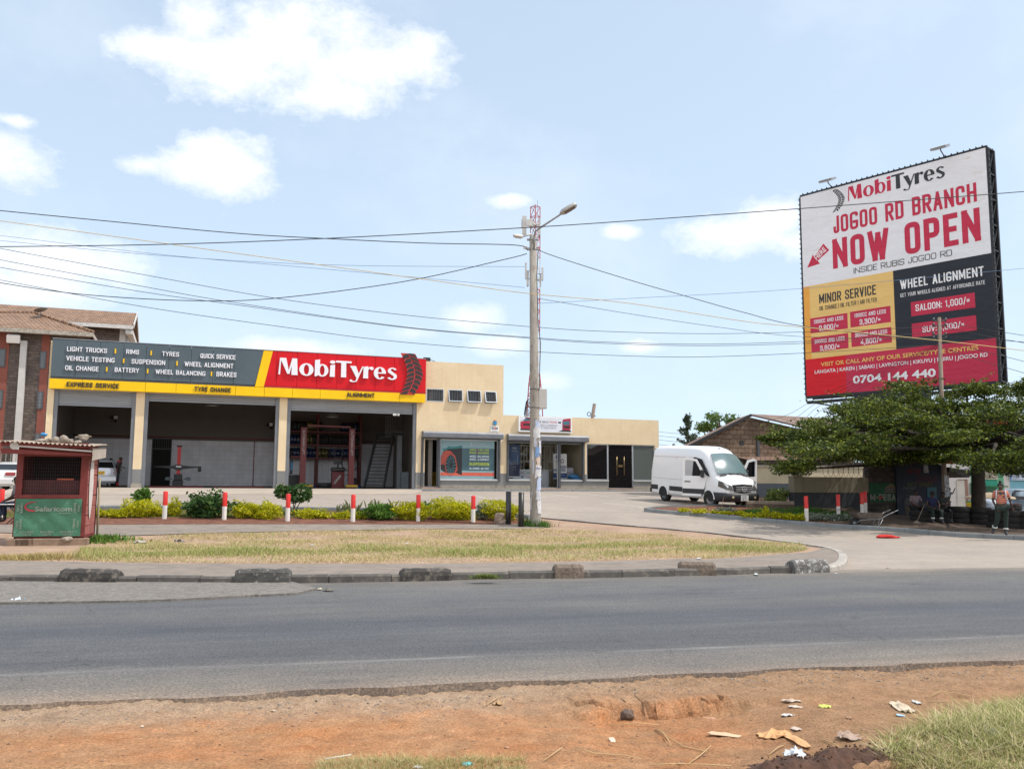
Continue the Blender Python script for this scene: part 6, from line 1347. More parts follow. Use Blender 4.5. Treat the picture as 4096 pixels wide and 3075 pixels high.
 for a in(90,210,330):a=math.radians(a);q.poly([(.012*math.cos(a+1.57),.875+.012*math.sin(a+1.57)),(.012*math.cos(a-1.57),.875+.012*math.sin(a-1.57)),(.112*math.cos(a),.875+.112*math.sin(a))],-.010,.010)
 q.build('badge',M_CHR,gl)
 for s in(-1,1):
  q=MB();L=[(4.30,.975,.96),(4.34,.975,1.20),(4.52,.92,1.17),(4.80,.62,1.00),(4.86,.54,.80),(4.74,.80,.82)];q.add([(x+.02,s*(y+.012),z)for x,y,z in L]+[(x-.2,s*(y-.12),z)for x,y,z in L],[list(range(6))]+[[i,i+6,(i+1)%6+6,(i+1)%6]for i in range(6)],0,False);q.build('headlight',M_LAMP,t)
  q=MB();q.lathe([(.001,.03),(.055,.025),(.06,0)],(4.90,s*.6,.5),14,axis='X');q.build('fog_lamp',mat('fog_lens',(.5,.42,.25),.2),t)
  q=MB();q.box(-1.16,-1.12,s*.86-.06,s*.86+.06,.9,1.5,bev=.01);q.build('tail_lamp',M_TAIL,t)
 q=MB();q.box(4.93,4.945,-.2,.2,.36,.60);pl=q.build('number_plate',M_WHITE,t)
 MP=Matrix.Translation((4.951,0,0))@Matrix.Rotation(math.pi/2,4,'Z')
 text('KCK',-.16,.12,.49,.58,0,M_BLACK,pl,M=MP,bold=.03);text('157X',-.16,.16,.375,.465,0,M_BLACK,pl,M=MP,bold=.03)
 q=MB();q.blob((3.12,-.05,2.63),(.1,.03,.03),0,1,0);q.build('roof_marker',M_VBLK,t)
 for x,y,st in((0,-.83,0),(0,.83,0),(3.665,-.84,.45),(3.665,.84,.45)):wheel(t,x,y,.355,.225,st,-1 if y<0 else 1)
 return t
VAN=van()
def car(name,label,loc,rz,paint,kind='sedan',L=4.5,W_=1.74,H=1.45,plate=None):
 t=thing(name,label,'car',loc,rz)
 hw=W_/2;r=.31
 if kind=='sedan':prof=[(-2.2,.95,.95),(-2.05,.99,1.0),(-1.55,1.02,1.03),(-1.0,.98,1.33),(-.4,.98,H),(.3,.98,H),(.9,.97,1.25),(1.35,.95,.97),(1.9,.86,.88),(2.2,.70,.72)]
 elif kind=='hatch':prof=[(-1.95,.95,1.0),(-1.88,1.0,1.12),(-1.65,1.0,1.40),(-1.2,1.0,H),(0,.98,H),(.6,.97,1.35),(1.15,.95,1.0),(1.7,.82,.84),(1.95,.68,.70)]
 else:prof=[(-2.2,1.05,1.1),(-2.15,1.05,1.5),(-2.0,1.05,H),(0,1.05,H),(.5,1.05,H-.05),(1.1,1.05,1.15),(1.9,1.0,1.02),(2.2,.9,.92)]
 g=MB();rg=[]
 for x,zb,zt_ in prof:
  e=hw*(1 if abs(x)<L*.42 else .93);gh=max(zt_-zb,.01);wr=e*(1-.28*min(1,gh/.45))if gh>.03 else e*.9
  pts=[(-e*.9,.22),(-e,.34),(-e*1.0,.62),(-e*.97,zb-.03),(-(e*.93*.5+wr*.5),zb+gh*.55),(-wr,zt_-.03*min(1,gh*8)),(-wr*.5,zt_+.012)]
  rg.append([(x,y,z)for y,z in pts]+[(x,-y,z)for y,z in pts[::-1]])
 g.loft(rg);g.build('body',paint,t)
 for s in(-1,1):
  i0,i1=(2,7)if kind=='sedan' else((1,6)if kind=='hatch' else(1,5))
  pts=[]
  for i in range(i0+1,i1):x,zb,z2=prof[i];e=hw;gh=z2-zb;wr=e*(1-.28*min(1,gh/.45));pts.append((x,s*((e*.95)*.15+(wr)*.85+.02),z2-.07))
  q=MB();base=[(prof[i1][0]-.1,s*(hw*.955),prof[i1-1][1]+.02),(prof[i0][0]+.15,s*(hw*.955),prof[i0][1]+.02)]
  q.add(pts+base,[list(range(len(pts)+2))]);q.build('side_window',M_GLD,t)
  for x in(-L*.3,L*.3):
   wheel(t,x,s*(hw-.12),r,.2,0,s);q=MB();q.poly(ell(x,r,.36,.36,16,-5,185),s*(hw+.004)-.004,s*(hw+.004)+.004);q.build('wheel_well',M_DARKIN,t)
   # rear face
 x0=prof[0][0]
 if kind=='sedan':a,b=(-1.52,1.06),(-1.04,1.32);ww=(.72,.60)
 elif kind=='hatch':a,b=(-1.925,1.06),(-1.68,1.36);ww=(.66,.55)
 else:a,b=(-2.2,1.12),(-2.05,1.62);ww=(.74,.66)
 q=MB();q.add([(a[0]-.03,-ww[0],a[1]+.01),(a[0]-.03,ww[0],a[1]+.01),(b[0]-.03,ww[1],b[1]+.02),(b[0]-.03,-ww[1],b[1]+.02)],[[0,1,2,3]]);q.build('rear_window',M_GLD,t)
 for s in(-1,1):
  q=MB()
  if kind=='hatch':q.add([(x0-.01,s*.62,.78),(x0+.0,s*(hw*.92),.80),(x0+.12,s*(hw*.96),1.04),(x0+.03,s*.78,1.0)],[[0,1,2,3]])
  else:q.box(x0-.02,x0+.1,min(s*.42,s*(hw*.93)),max(s*.42,s*(hw*.93)),.74,.92,bev=.02)
  q.build('tail_lamp',M_TAIL,t)
 q=MB();q.box(x0-.06,x0+.15,-hw*.9,hw*.9,.3,.62,bev=.05);q.build('rear_bumper',paint,t)
 if plate:
  q=MB();q.box(x0-.03,x0-.01,-.2,.2,.70,.88);p=q.build('number_plate',plate[0],t);MP=Matrix.Translation((x0-.034,0,0))@Matrix.Rotation(-math.pi/2,4,'Z')
  text(plate[1],-.17,.17,.8,.865,0,M_BLACK,p,M=MP,bold=.03);text(plate[2],-.15,.15,.715,.78,0,M_BLACK,p,M=MP,bold=.03)
 return t
M_SILV=mat('silver_paint',(.50,.52,.56),.3,.35,var=.03,coat=.5);M_PEARL=mat('pearl_paint',(.62,.61,.60),.3,.1,var=.03,coat=.5)
# hatchback in the left bay, seen from behind; forward = into the building
hp=FP.w(FP('a2',530,1430,1.4)[0]-.05,3.1,ZF);car('hatchback_car','silver hatchback with yellow number plate parked inside the left workshop bay',(hp.x,hp.y,ZF),FP.rz+math.pi/2+.1,M_SILV,'hatch',3.9,1.7,1.52,(mat('plate_yellow',(.75,.45,.02),.5),'KCS','163F'))
cpos=G('c1',45,705);yc=cpos.y
car('saloon_car','pearl white saloon parked at the left edge behind the kiosk',(cpos.x-.75,yc+2.1,gz(cpos.x,yc)),math.radians(100),M_PEARL,'sedan',4.7,1.8,1.46,(M_WHITE,'KDA','204B'))
sp=PY('c7',1180,1300,50.0);car('grey_estate_car','pale blue grey estate car parked beyond the tyre stacks by the shops',(sp.x+.6,51.0,gz(sp.x,50)),math.radians(75),mat('blue_grey_paint',(.32,.40,.46),.3,.3,coat=.5),'suv',4.5,1.8,1.72)
# -- RIGHT SIDE: walls, stalls, shed, shops
def mat_blocks(name,c1,c2,mortar,bw=.42,bh=.21,ms=.016,rotz=0):
 m,nt,b=nodes(name);co=coords(nt)
 wv=nt.nodes.new('ShaderNodeVectorMath');wv.operation='ADD';nz=nt.nodes.new('ShaderNodeTexNoise');nz.inputs['Scale'].default_value=2.2;nz.inputs['Detail'].default_value=4;nt.links.new(co,nz.inputs[0])
 sc=nt.nodes.new('ShaderNodeVectorMath');sc.operation='MULTIPLY_ADD';nt.links.new(nz.outputs[1],sc.inputs[0]);sc.inputs[1].default_value=(.09,0,.09);nt.links.new(co,sc.inputs[2])
 mp=nt.nodes.new('ShaderNodeMapping');mp.inputs['Rotation'].default_value=(math.pi/2,0,0);nt.links.new(sc.outputs[0],mp.inputs[0])
 br=nt.nodes.new('ShaderNodeTexBrick');nt.links.new(mp.outputs[0],br.inputs[0]);br.inputs['Scale'].default_value=1;br.inputs['Brick Width'].default_value=bw;br.inputs['Row Height'].default_value=bh;br.inputs['Mortar Size'].default_value=ms;br.inputs['Mortar Smooth'].default_value=.2;br.inputs['Bias'].default_value=0
 br.inputs['Color1'].default_value=c4(c1);br.inputs['Color2'].default_value=c4(c2);br.inputs['Mortar'].default_value=c4(mortar)
 c=mixc(nt,1.0,br.outputs[0],ramp(nt,noise(nt,co,7,7,.7),[(.3,(.6,.6,.62)),(.7,(1.35,1.3,1.25))]),'MULTIPLY')
 c=mixc(nt,1.0,c,ramp(nt,noise(nt,co,.8,5,.7),[(.3,(.75,.75,.75)),(.7,(1.2,1.15,1.1))]),'MULTIPLY')
 nt.links.new(c,b.inputs['Base Color']);b.inputs['Roughness'].default_value=.95
 b1=bumpn(nt,b,br.outputs['Fac'],1.0,-.03);b2=nt.nodes.new('ShaderNodeBump');b2.inputs['Strength'].default_value=.9;b2.inputs['Distance'].default_value=.03;nt.links.new(noise(nt,co,14,7,.7),b2.inputs['Height']);nt.links.new(b1.outputs[0],b2.inputs['Normal']);nt.links.new(b2.outputs[0],b.inputs['Normal'])
 return m
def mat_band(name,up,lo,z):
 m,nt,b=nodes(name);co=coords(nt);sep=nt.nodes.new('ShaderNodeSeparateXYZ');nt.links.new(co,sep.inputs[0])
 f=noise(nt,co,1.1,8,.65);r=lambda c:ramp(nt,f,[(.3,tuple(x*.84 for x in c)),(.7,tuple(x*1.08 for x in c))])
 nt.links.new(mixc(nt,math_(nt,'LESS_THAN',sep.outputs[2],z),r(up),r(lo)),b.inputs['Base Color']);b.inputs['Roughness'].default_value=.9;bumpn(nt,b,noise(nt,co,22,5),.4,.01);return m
cw=G('a7',284,1212,.1);CWP=Plane((cw.x,cw.y),math.radians(77));CZ=gz(cw.x,cw.y)
def wq(x,y,c='a7',back=0):return CWP(c,x,y,back)
zt_w=wq(500,950)[1];zband=wq(500,1078)[1]
xe=wq(885,1100)[0];xs2=wq(1110,1100)[0];xk2=wq(1490,1100)[0]
t=thing('compound_wall','cream and grey boundary wall in the tree shade with a capped end pillar','wall',(CWP.o.x,CWP.o.y,0),CWP.rz)
M_CW=mat_band('wall_cream_grey_shade',(.20,.17,.115),(.035,.038,.042),zband)  # same cream and grey paint, darkened to stand in for tree shade
xc0=wq(252,1100)[0];xc1=wq(320,1100)[0]
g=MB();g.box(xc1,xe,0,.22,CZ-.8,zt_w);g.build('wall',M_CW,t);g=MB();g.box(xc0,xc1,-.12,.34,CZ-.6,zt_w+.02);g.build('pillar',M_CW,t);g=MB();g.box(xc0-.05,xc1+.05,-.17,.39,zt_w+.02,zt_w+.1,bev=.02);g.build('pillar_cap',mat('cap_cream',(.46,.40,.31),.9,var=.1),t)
g=MB()
x=xc1+1.2
pts=[]
while x<xe-.1:
 for k in range(10):a=k/10*6.283;pts.append((x+k*.025,.1+.1*math.sin(a),zt_w+.27+.26*math.cos(a)))
 x+=.26
g.tube(pts,.008,4);g.build('razor_wire',mat('rusty_wire',(.16,.12,.09),.7,.4),t)
# rear return wall running behind the van, and the wall piece inside
rwp=PY('a5',1590,1000,49);RP=Plane((rwp.x,rwp.y),math.radians(77));RZ=gz(rwp.x,rwp.y)
def rq(c,x,y):return RP(c,x,y)
t=thing('rear_boundary_wall','sunlit cream and grey boundary wall behind the white van','wall',(RP.o.x,RP.o.y,0),RP.rz)
zr=rq('a5',1400,755)[1];zrb=rq('a5',1400,908)[1];x0,x1=rq('a5',1120,900)[0],rq('a7',830,900)[0]
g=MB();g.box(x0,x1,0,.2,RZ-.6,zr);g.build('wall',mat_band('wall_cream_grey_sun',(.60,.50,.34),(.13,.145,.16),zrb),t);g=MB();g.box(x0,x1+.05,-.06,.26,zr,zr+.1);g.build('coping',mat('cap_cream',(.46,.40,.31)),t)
pts=[];x=x0
while x<x1:
 for k in range(8):a=k/8*6.283;pts.append((x+k*.035,.1+.1*math.sin(a),zr+.32+.24*math.cos(a)))
 x+=.28
g=MB();g.tube(pts,.01,4);g.build('razor_wire',mat('rusty_wire',(.16,.12,.09)),t)
# low planter wall
pw0,pw1=G('a5',1158,1165,.0),G('a5',1610,1172,.0);d=(pw1-pw0);g=MB();g.box(0,d.xy.length,0,.15,-.3,.42,bev=.015);o=g.build('planter_wall',mat('planter_concrete',(.27,.22,.17),.92,var=.2,scale=3,bump=.4),None,(pw0.x,pw0.y,pw0.z),math.atan2(d.y,d.x));tag(o,'low concrete planter wall between the van and the flower bed','wall')
sheet('planter_soil',[(p[0],p[1])for p in(pw0,pw1,pw1+Vector((.8,2.4,0)),pw0+Vector((.4,2.4,0)))],.3,M_REDSOIL,skirt=.3)
# painted stone wall with adverts
ztS=wq(1000,745)[1]
t=thing('painted_stone_wall','dark rough stone wall painted with green money transfer and bank adverts','wall',(CWP.o.x,CWP.o.y,0),CWP.rz)
M_DST=mat_blocks('dark_stone',(.035,.03,.027),(.055,.045,.038),(.02,.018,.016),.45,.25)
g=MB();g.box(xe,xs2,-.02,.3,CZ-.7,ztS);g.build('wall',M_DST,t)
def wr(name,x0,x1,y0,y1,yy,m):a,b=wq(x0,y1),wq(x1,y0);q=MB();q.box(a[0],b[0],yy,yy+.004,a[1],b[1]);q.build(name,m,t)
wr('green_panel',888,1108,1000,1160,-.03,mat('advert_green',(.012,.06,.025),.9,var=.35,scale=4));
q=MB();q.poly([wq(*p)for p in((1012,1078),(1105,1078),(1105,1035),(1060,1002),(1012,1038))],-.04,-.034);q.build('house_emblem',mat('advert_brown',(.12,.08,.05),.9,var=.2),t)
wr('name_plate',1022,1098,1040,1068,-.045,M_BLACK)
def wt(s,xa,xb,yb,yt,m,**k):a,b=wq(xa,yb),wq(xb,yt);text(s,a[0],b[0],a[1],wq(xa,yt)[1],k.pop('yy',-.04),m,t,**k)
M_AD=mat('advert_white',(.19,.18,.16),.9,var=.3,scale=6)
wt('EQUITY',1026,1094,1062,1046,M_AD,yy=-.052);wt('M-PESA',892,1100,1145,1090,M_AD,bold=.04)
q=MB();q.poly([wq(*p)for p in((950,1125),(975,1110),(1000,1118),(975,1132))],-.05,-.046);q.build('red_mark',mat('advert_red',(.28,.02,.02),.9),t)
# blue spares stall
t=thing('spares_stall','dark blue sheet metal auto spares stall with slanting roof under the tree','stall',(CWP.o.x,CWP.o.y,0),CWP.rz)
M_BL=mat('stall_blue_shade',(.006,.012,.026),.75,var=.35,scale=2,col2=(.014,.02,.03),c2at=.6)  # stall paints darkened, tree shade put into their colours
sgr=gz(*CWP.w(xs2,0).xy)
q=MB();a,b,c,d=wq(1112,1290),wq(1490,1290),wq(1490,850),wq(1112,735);zg_=sgr-.3
q.poly([(a[0],zg_),(b[0],zg_-.2),(b[0],c[1]),(a[0],d[1])],-.12,.0);q.build('front_wall',M_BL,t)
q=MB();q.box(b[0]-.05,b[0],0,2.4,zg_-.2,c[1]);q.build('side_wall',M_BL,t)
q=MB();s_=(c[1]-d[1])/(b[0]-a[0]);q.add([(a[0]-.2,-.5,d[1]+.1),(b[0]+.3,-.5,c[1]+.02),(b[0]+.3,2.6,c[1]+.4),(a[0]-.2,2.6,d[1]+.5)],[[0,1,2,3]]);q.build('roof_sheet',mat('rusty_sheet',(.10,.06,.045),.85,var=.4,scale=3),t)
def stt(s,xa,xb,yb,yt,m,**k):A_,B_=wq(xa,yb),wq(xb,yb);text(s,A_[0],B_[0],A_[1],wq(xa,yt)[1],-.13,m,t,**k)
M_SY=mat('stall_yellow',(.11,.095,.015),.8,var=.3,scale=5);M_SR=mat('stall_red',(.10,.01,.012),.8,var=.3,scale=5)
stt('AUTO SPARES',1188,1398,1030,993,M_SY,bold=.0);stt('PIAGGIO',1155,1258,1052,1035,M_AD,bold=.0);stt('TUKTUK',1178,1250,1078,1062,M_SY,bold=0);stt('SPARES',1175,1240,1110,1095,M_SY,bold=0);stt('MOTOR',1190,1300,925,880,M_SR);stt('CYCLE',1270,1440,990,945,M_SR)
q=MB();A_,B_=wq(1355,1148),wq(1428,1035);q.box(A_[0],B_[0],-.14,-.122,A_[1],B_[1]);q.build('turquoise_hatch',mat('hatch_teal',(.02,.09,.12),.7,var=.15),t)
q=MB();A_,B_=wq(1325,915),wq(1360,845);q.box(A_[0],B_[0],-.135,-.122,A_[1],B_[1]);q.build('pale_poster',mat('bill_torn2',(.35,.36,.38)),t)
q=MB();L=[wq(*p)for p in((1160,1180),(1165,1135),(1180,1122),(1222,1122),(1238,1140),(1240,1185))];q.poly(L,-.13,-.122);q.build('tuktuk_drawing',mat('drawing_grey',(.05,.05,.055),.8,var=.3,scale=8),t);q=MB();L=[wq(*p)for p in((1162,1188),(1240,1188),(1225,1285),(1205,1230),(1180,1280))];q.poly(L,-.13,-.122);q.build('tuktuk_drawing',mat('drawing_brown',(.06,.045,.03),.8,var=.3,scale=8),t)
# lean-to awning and black stall behind pole
t=thing('stall_awning','black sagging sheet awning sticking out right of the blue stall','awning',CWP.w(xk2,.1,0),CWP.rz)
P_=[wq(*p)for p in((1490,870),(1682,905),(1680,928),(1650,955),(1490,905))];q=MB();q.poly([(a-xk2,b)for a,b in P_],-.6,1.2);q.build('sheet',M_BLACK,t);q=MB();q.bar((wq(1610,930)[0]-xk2,.9,P_[1][1]),(wq(1610,930)[0]-xk2,.9,0),.08);q.build('post',M_WOOD,t)
t=thing('black_cabinet','tall black metal cabinet behind the utility pole under the awning','cabinet',CWP.w(wq(1560,1100)[0],1.0,0),CWP.rz);A_,B_=wq(1515,1200),wq(1617,962);w=(B_[0]-A_[0])/2;q=MB();q.box(-w,w,0,.6,A_[1]-.4,B_[1]);q.build('body',M_BLACK,t);q=MB();q.box(-w*.96,-.02,-.012,0,A_[1]-.2,B_[1]-.06);q.box(.02,w*.96,-.012,0,A_[1]-.2,B_[1]-.06);q.each('door',mat('cabinet_door',(.028,.026,.025),.7,var=.3),t)
# ---- stone shed with gable
SHP=Plane(PY('a5',550,575,52),math.radians(72));t=thing('stone_shed','large rough stone shed with low pitched rusty iron roof','shed',(SHP.o.x,SHP.o.y,0),SHP.rz)
def sq(x,y,back=0,c='a5'):return SHP(c,x,y,back)
M_ST=mat_blocks('shed_stone',(.165,.115,.08),(.245,.18,.13),(.11,.075,.05),.52,.27,.022)
Lp=sq(545,575);Rd=sq(1180,262);R1=sq(2150,492);zlow=0
q=MB();q.poly([(Lp[0]+.2,0),(R1[0],0),(R1[0],R1[1]-.1),(Rd[0],Rd[1]-.12),(Lp[0]+.2,Lp[1]-.05)],0,.3);q.build('gable_wall',M_ST,t)
def mat_iron():
 m,nt,b=nodes('rusty_iron');co=coords(nt);w=nt.nodes.new('ShaderNodeTexWave');w.wave_type='BANDS';w.bands_direction='X';w.inputs['Scale'].default_value=3.6;nt.links.new(co,w.inputs[0])
 c=ramp(nt,noise(nt,coords(nt,False,(.6,.12,.12)),1.6,8,.7),[(.3,(.17,.095,.065)),(.5,(.25,.155,.11)),(.66,(.36,.27,.22))]);c=mixc(nt,1.0,c,ramp(nt,w.outputs[1],[(0,(.75,.75,.75)),(.6,(1.1,1.1,1.1))]),'MULTIPLY')
 nt.links.new(c,b.inputs['Base Color']);b.inputs['Roughness'].default_value=.7;bumpn(nt,b,w.outputs[1],.8,.05);return m
M_IRON=mat_iron()
Rb=sq(1900,290,12);Rb2=sq(2300,305,16)
q=MB();sl=(R1[1]-Rd[1])/(R1[0]-Rd[0]);ext=R1[0]+3
q.add([(Rd[0]-.1,-.35,Rd[1]+.05),(ext,-.35,Rd[1]+sl*(ext-Rd[0])+.05),(ext+3,18,Rd[1]+sl*(ext-Rd[0])+1.2),(Rb2[0],16,Rb2[1]),(Rb[0],12,Rb[1])],[[0,1,2,3,4]]);q.build('roof_slope',M_IRON,t)
q=MB();q.add([(Lp[0]-.35,-.35,Lp[1]-.1),(Rd[0]-.1,-.35,Rd[1]+.05),(Rd[0]+.1,1.2,Rd[1]-.05),(Lp[0]-.2,1.2,Lp[1]-.2)],[[3,2,1,0]]);q.build('roof_slope',M_IRON,t)
q=MB();q.bar((Lp[0]-.35,-.37,Lp[1]-.16),(Rd[0]-.1,-.37,Rd[1]-.02),.06,.16);q.build('barge_board',M_BLACK,t);q=MB();q.bar((Rd[0]-.1,-.37,Rd[1]-.02),(R1[0],-.37,R1[1]-.02),.06,.1);q.build('barge_board',mat('iron_edge',(.14,.08,.06),.9),t)
for(x,y)in((1105,525),(1268,512)):a=sq(x,y);q=MB();q.box(a[0]-.16,a[0]+.16,-.01,.02,a[1]-.13,a[1]+.13);q.build('wall_opening',M_BLACK,t)
a=sq(1258,455);b=sq(1258,660);q=MB();q.box(a[0]-.07,a[0]+.07,-.08,0,b[1],a[1]);q.build('wall_post',M_DGREY,t)
for(x0,y0,x1,y1)in((1560,300,1900,330),(1620,340,1960,395)):
 pass
q=MB();a0,b0_=sq(1060,665),sq(1900,652);q.add([(a0[0],-1.6,a0[1]-.2),(b0_[0]+2,-1.6,b0_[1]-.15),(b0_[0]+2,-.02,b0_[1]+.1),(a0[0],-.02,a0[1]+.05)],[[0,1,2,3]]);q.build('lean_to_roof',M_IRON,t);q=MB();q.box(a0[0],b0_[0]+2,-1.5,-1.3,0,min(a0[1],b0_[1])-.2);q.build('lean_to_wall',mat_blocks('dark_hedge_wall',(.06,.05,.04),(.09,.075,.06),(.04,.035,.03)),t)
q=MB();L2=sq(330,582);q.add([(L2[0],-1,L2[1]+.0),(Lp[0],-1,Lp[1]-.02),(Lp[0]+1,2,Lp[1]),(L2[0],2,L2[1]+.05)],[[0,1,2,3]]);q.build('left_roof_sheet',mat('pale_sheet',(.45,.42,.38),.7),t)
# ---- shop row far right
SY=70.0;SP=Plane(PY('c7',60,600,SY),math.radians(88));t=thing('shop_row','two storey row of small shops painted white, green and turquoise with a red upper floor','building',(SP.o.x,SP.o.y,0),SP.rz)
def pq(x,y,c='c7',back=0):return SP(c,x,y,back)
z1s=pq(300,572)[1]
def shop(x0,x1,m,nm='shop_front'):a,b=pq(x0,600)[0],pq(x1,600)[0];q=MB();q.box(a,b,0,.3,0,z1s);return q.build(nm,m,t)
def fl(n,c):return mat('shop_'+n,c,.85,var=.12,scale=1.5)
shop(-450,478,fl('white',(.62,.58,.54)));shop(478,965,fl('green',(.13,.38,.22)));shop(965,1050,fl('white',(.62,.58,.54)));shop(1050,1700,fl('turq',(.20,.44,.52)))
a,b=pq(-450,500)[0],pq(1700,500)[0];q=MB();q.box(a,b,0.05,.4,z1s,z1s+3.6);q.build('upper_wall',fl('red',(.42,.05,.035)),t)
for(x0,x1)in((-200,60),(210,437),(520,860),(960,1300)):
 A_,B_=pq(x0,500)[0],pq(x1,500)[0];q=MB();q.box(A_,B_,-.0,.05,z1s+.05,z1s+2.2);w_=q.build('window',mat('dark_room',(.012,.011,.01)),t);q=MB();x=A_
 while x<B_:q.bar((x,-.03,z1s+.05),(x,-.03,z1s+2.2),.03);x+=.28
 z=z1s+.1
 while z<z1s+2.2:q.bar((A_,-.03,z),(B_,-.03,z),.03);z+=.35
 q.build('window_grille',M_DGREY,w_)
q=MB();q.box(a,b,-.8,.5,z1s+3.6,z1s+3.8);q.build('roof',M_IRON,t)
def panel(name,x0,x1,y0,y1,m,yy=-.06,par=None):A_,B_=pq(x0,y1),pq(x1,y0);q=MB();q.box(A_[0],B_[0],yy,yy+.05,A_[1],B_[1]);return q.build(name,m,par or t)
panel('door',296,418,812,1260,fl('cream_door',(.58,.54,.47)));panel('door_frame',418,432,800,1260,fl('brown',(.30,.17,.13)),-.1);panel('door_frame',290,432,800,812,fl('brown',(.30,.17,.13)),-.1)
panel('doorway',655,705,850,1260,M_BLACK);panel('doorway',720,870,905,1050,mat('green_grille',(.02,.10,.05),.6));panel('green_lintel',655,870,802,895,fl('teal',(.04,.30,.20)));panel('green_beam',720,990,897,912,fl('dkgreen',(.03,.16,.06)),-.5);panel('green_post',487,510,850,1260,fl('dkgreen',(.03,.16,.06)),-.2)
sg_=thing('agrovet_sign','cream shop sign with red AGROVET lettering on the green shop','sign',(SP.o.x,SP.o.y,0),SP.rz)
panel('board',648,868,585,800,mat('sign_cream',(.50,.44,.34),.6,var=.06),-.14,sg_)
def pt_(s,xa,xb,yb,yt,m,par,**k):A_,B_=pq(xa,yb),pq(xb,yb);text(s,A_[0],B_[0],A_[1],pq(xa,yt)[1],-.155,m,par,**k)
pt_('SET AGROVET',640,848,655,600,mat('sign_darkred',(.35,.02,.02),.6),sg_,bold=.04)
for s,xa,xb,yb in(('Dealers in:',675,780,682),('FERTILIZERS',668,798,707),('ANIMAL FEEDS',655,806,733),('PESTICIDES',670,792,758),('AGRICULTURAL INPUTS/IMPLEMENTS',652,852,784)):pt_(s,xa,xb,yb,yb-17,M_BLACK,sg_)
s2=thing('engineering_sign','blue and white engineering shop sign at the right edge','sign',(SP.o.x,SP.o.y,0),SP.rz)
panel('board',1052,1420,590,812,mat('sign_palebl',(.50,.58,.66),.6,var=.06),-.14,s2);q=MB();q.poly([pq(*p)for p in((1056,595),(1150,595),(1085,700),(1075,806),(1056,806))],-.152,-.14);q.build('blue_curve',mat('sign_blue',(.03,.16,.42),.6),s2)
pt_('OUMI',1130,1330,690,640,M_NAVY,s2,bold=.05);pt_('ENGINEERING',1112,1380,730,700,M_NAVY,s2,bold=.04)
for yb in(755,775,800):pt_('FABRICATION  WELDING  REPAIRS',1090,1390,yb,yb-10,M_NAVY,s2)
text('ENTERPRISES',pq(150,700)[0],pq(470,700)[0],pq(200,703)[1],pq(200,645)[1],-.02,mat('sign_fadedblue',(.12,.17,.30),.7),t,bold=.04);text('VE',pq(178,640)[0],pq(215,640)[0],pq(178,637)[1],pq(178,600)[1],-.02,mat('sign_fadedblue',(.12,.17,.30)),t)
for lab,x0,x1,y0,y1,Y in(('green and yellow striped barrier left of the tree trunk',428,515,1120,1188,47),('yellow barrier glimpsed right of the tree trunk',680,800,1105,1190,47)):
 A_,B_=PY('c7',x0,y1,Y),PY('c7',x1,y0,Y);tb=thing('barrier',lab,'barrier',(A_.x,A_.y,0),0,'yellow barriers by the shops');w=B_.x-A_.x;n=7
 q=MB();q.box(0,w,0,.05,B_.z-.08,B_.z);q.build('rail',mat('barrier_green',(.03,.20,.05),.6),tb)
 for k in range(n):q=MB();q.bar((w*(k+.5)/n,0,B_.z-.08),(w*(k+.5)/n+.05,0,A_.z-.5),.07,.02);q.build('slat',mat('barrier_yellow',(.65,.50,.03),.6),tb)
 # market umbrella
p=PY('c7',770,1050,45);tb=thing('market_umbrella','faded tan market umbrella leaning beyond the walking woman','umbrella',(p.x,p.y,0));q=MB();q.lathe([(1.15,p.z-.12),(1.1,p.z-.03),(.6,p.z+.12),(.001,p.z+.2)],n=12);q.build('canopy',mat('tan_canvas',(.36,.27,.18),.9,var=.2),tb);q=MB();q.tube([(0,0,0),(0,0,p.z+.15)],.025,6);q.build('pole',M_STEEL,tb)
p=PY('c7',790,1190,44);q=MB();q.blob((0,0,0),(.55,.4,.35),0,3,.12,5,True);o=q.build('tarpaulin_bundle',mat('pale_blue_tarp',(.40,.46,.55),.7),None,(p.x,p.y,p.z));tag(o,'pale blue tarpaulin bundle behind the tyres left of the woman','tarpaulin')
# ---- tyre wall
def mk_tyre(r,w,name='tyre',m=None):
 q=MB();q.lathe([(r*.58,.02),(r*.62,0),(r*.93,.0),(r*.985,w*.14),(r,w*.3),(r,w*.7),(r*.985,w*.86),(r*.93,w),(r*.62,w),(r*.58,w-.02),(r*.60,w*.5),(r*.58,.02)],n=28)
 return q.build(name,m or mat('old_tyre',(.018,.016,.015),.9,var=.35,scale=3,col2=(.035,.03,.025),c2at=.58,bump=.8,bscale=26,bdist=.015,stretch=(1,1,5)))
T0=mk_tyre(.45,.235);first=True
LV=['bottom','lower middle','upper middle','top']
st_=[('b5',930,1025,2,'seated people'),('b5',1130,1035,2,'stool of the seated people'),('b5',1375,1045,3,'stack left of the tree trunk'),('b5',1640,1060,3,'stack behind the walking woman'),('b5',1890,1098,3,'stack hidden partly by the walking woman'),('b5',2020,1110,4,'tall stack at the right edge'),('b5',2260,1120,3,'last stack beyond the right edge')]
for i,(c,x,y,n,lab)in enumerate(st_):
 p=G(c,x,y,.12)
 for k in range(n):
  o=T0 if first else T0.copy()
  if not first:COL.objects.link(o)
  first=False
  o.location=(p.x+U(-.03,.03),p.y+.45+U(-.03,.03),p.z+.235*k+.01);o.rotation_euler=(U(-.012,.012),U(-.012,.012),U(0,6));o.scale=(1+U(-.02,.02),)*2+(1,)
  tag(o,'%s worn black tyre of the %s'%(LV[k]if k<n-1 or n>3 else 'top',lab)if i>1 else '%s tyre of the two stacked as a seat, %s one'%(LV[k]if k==0 else 'top','left' if i==0 else 'right'),'tyre','stacked old tyres edging the stall ground')
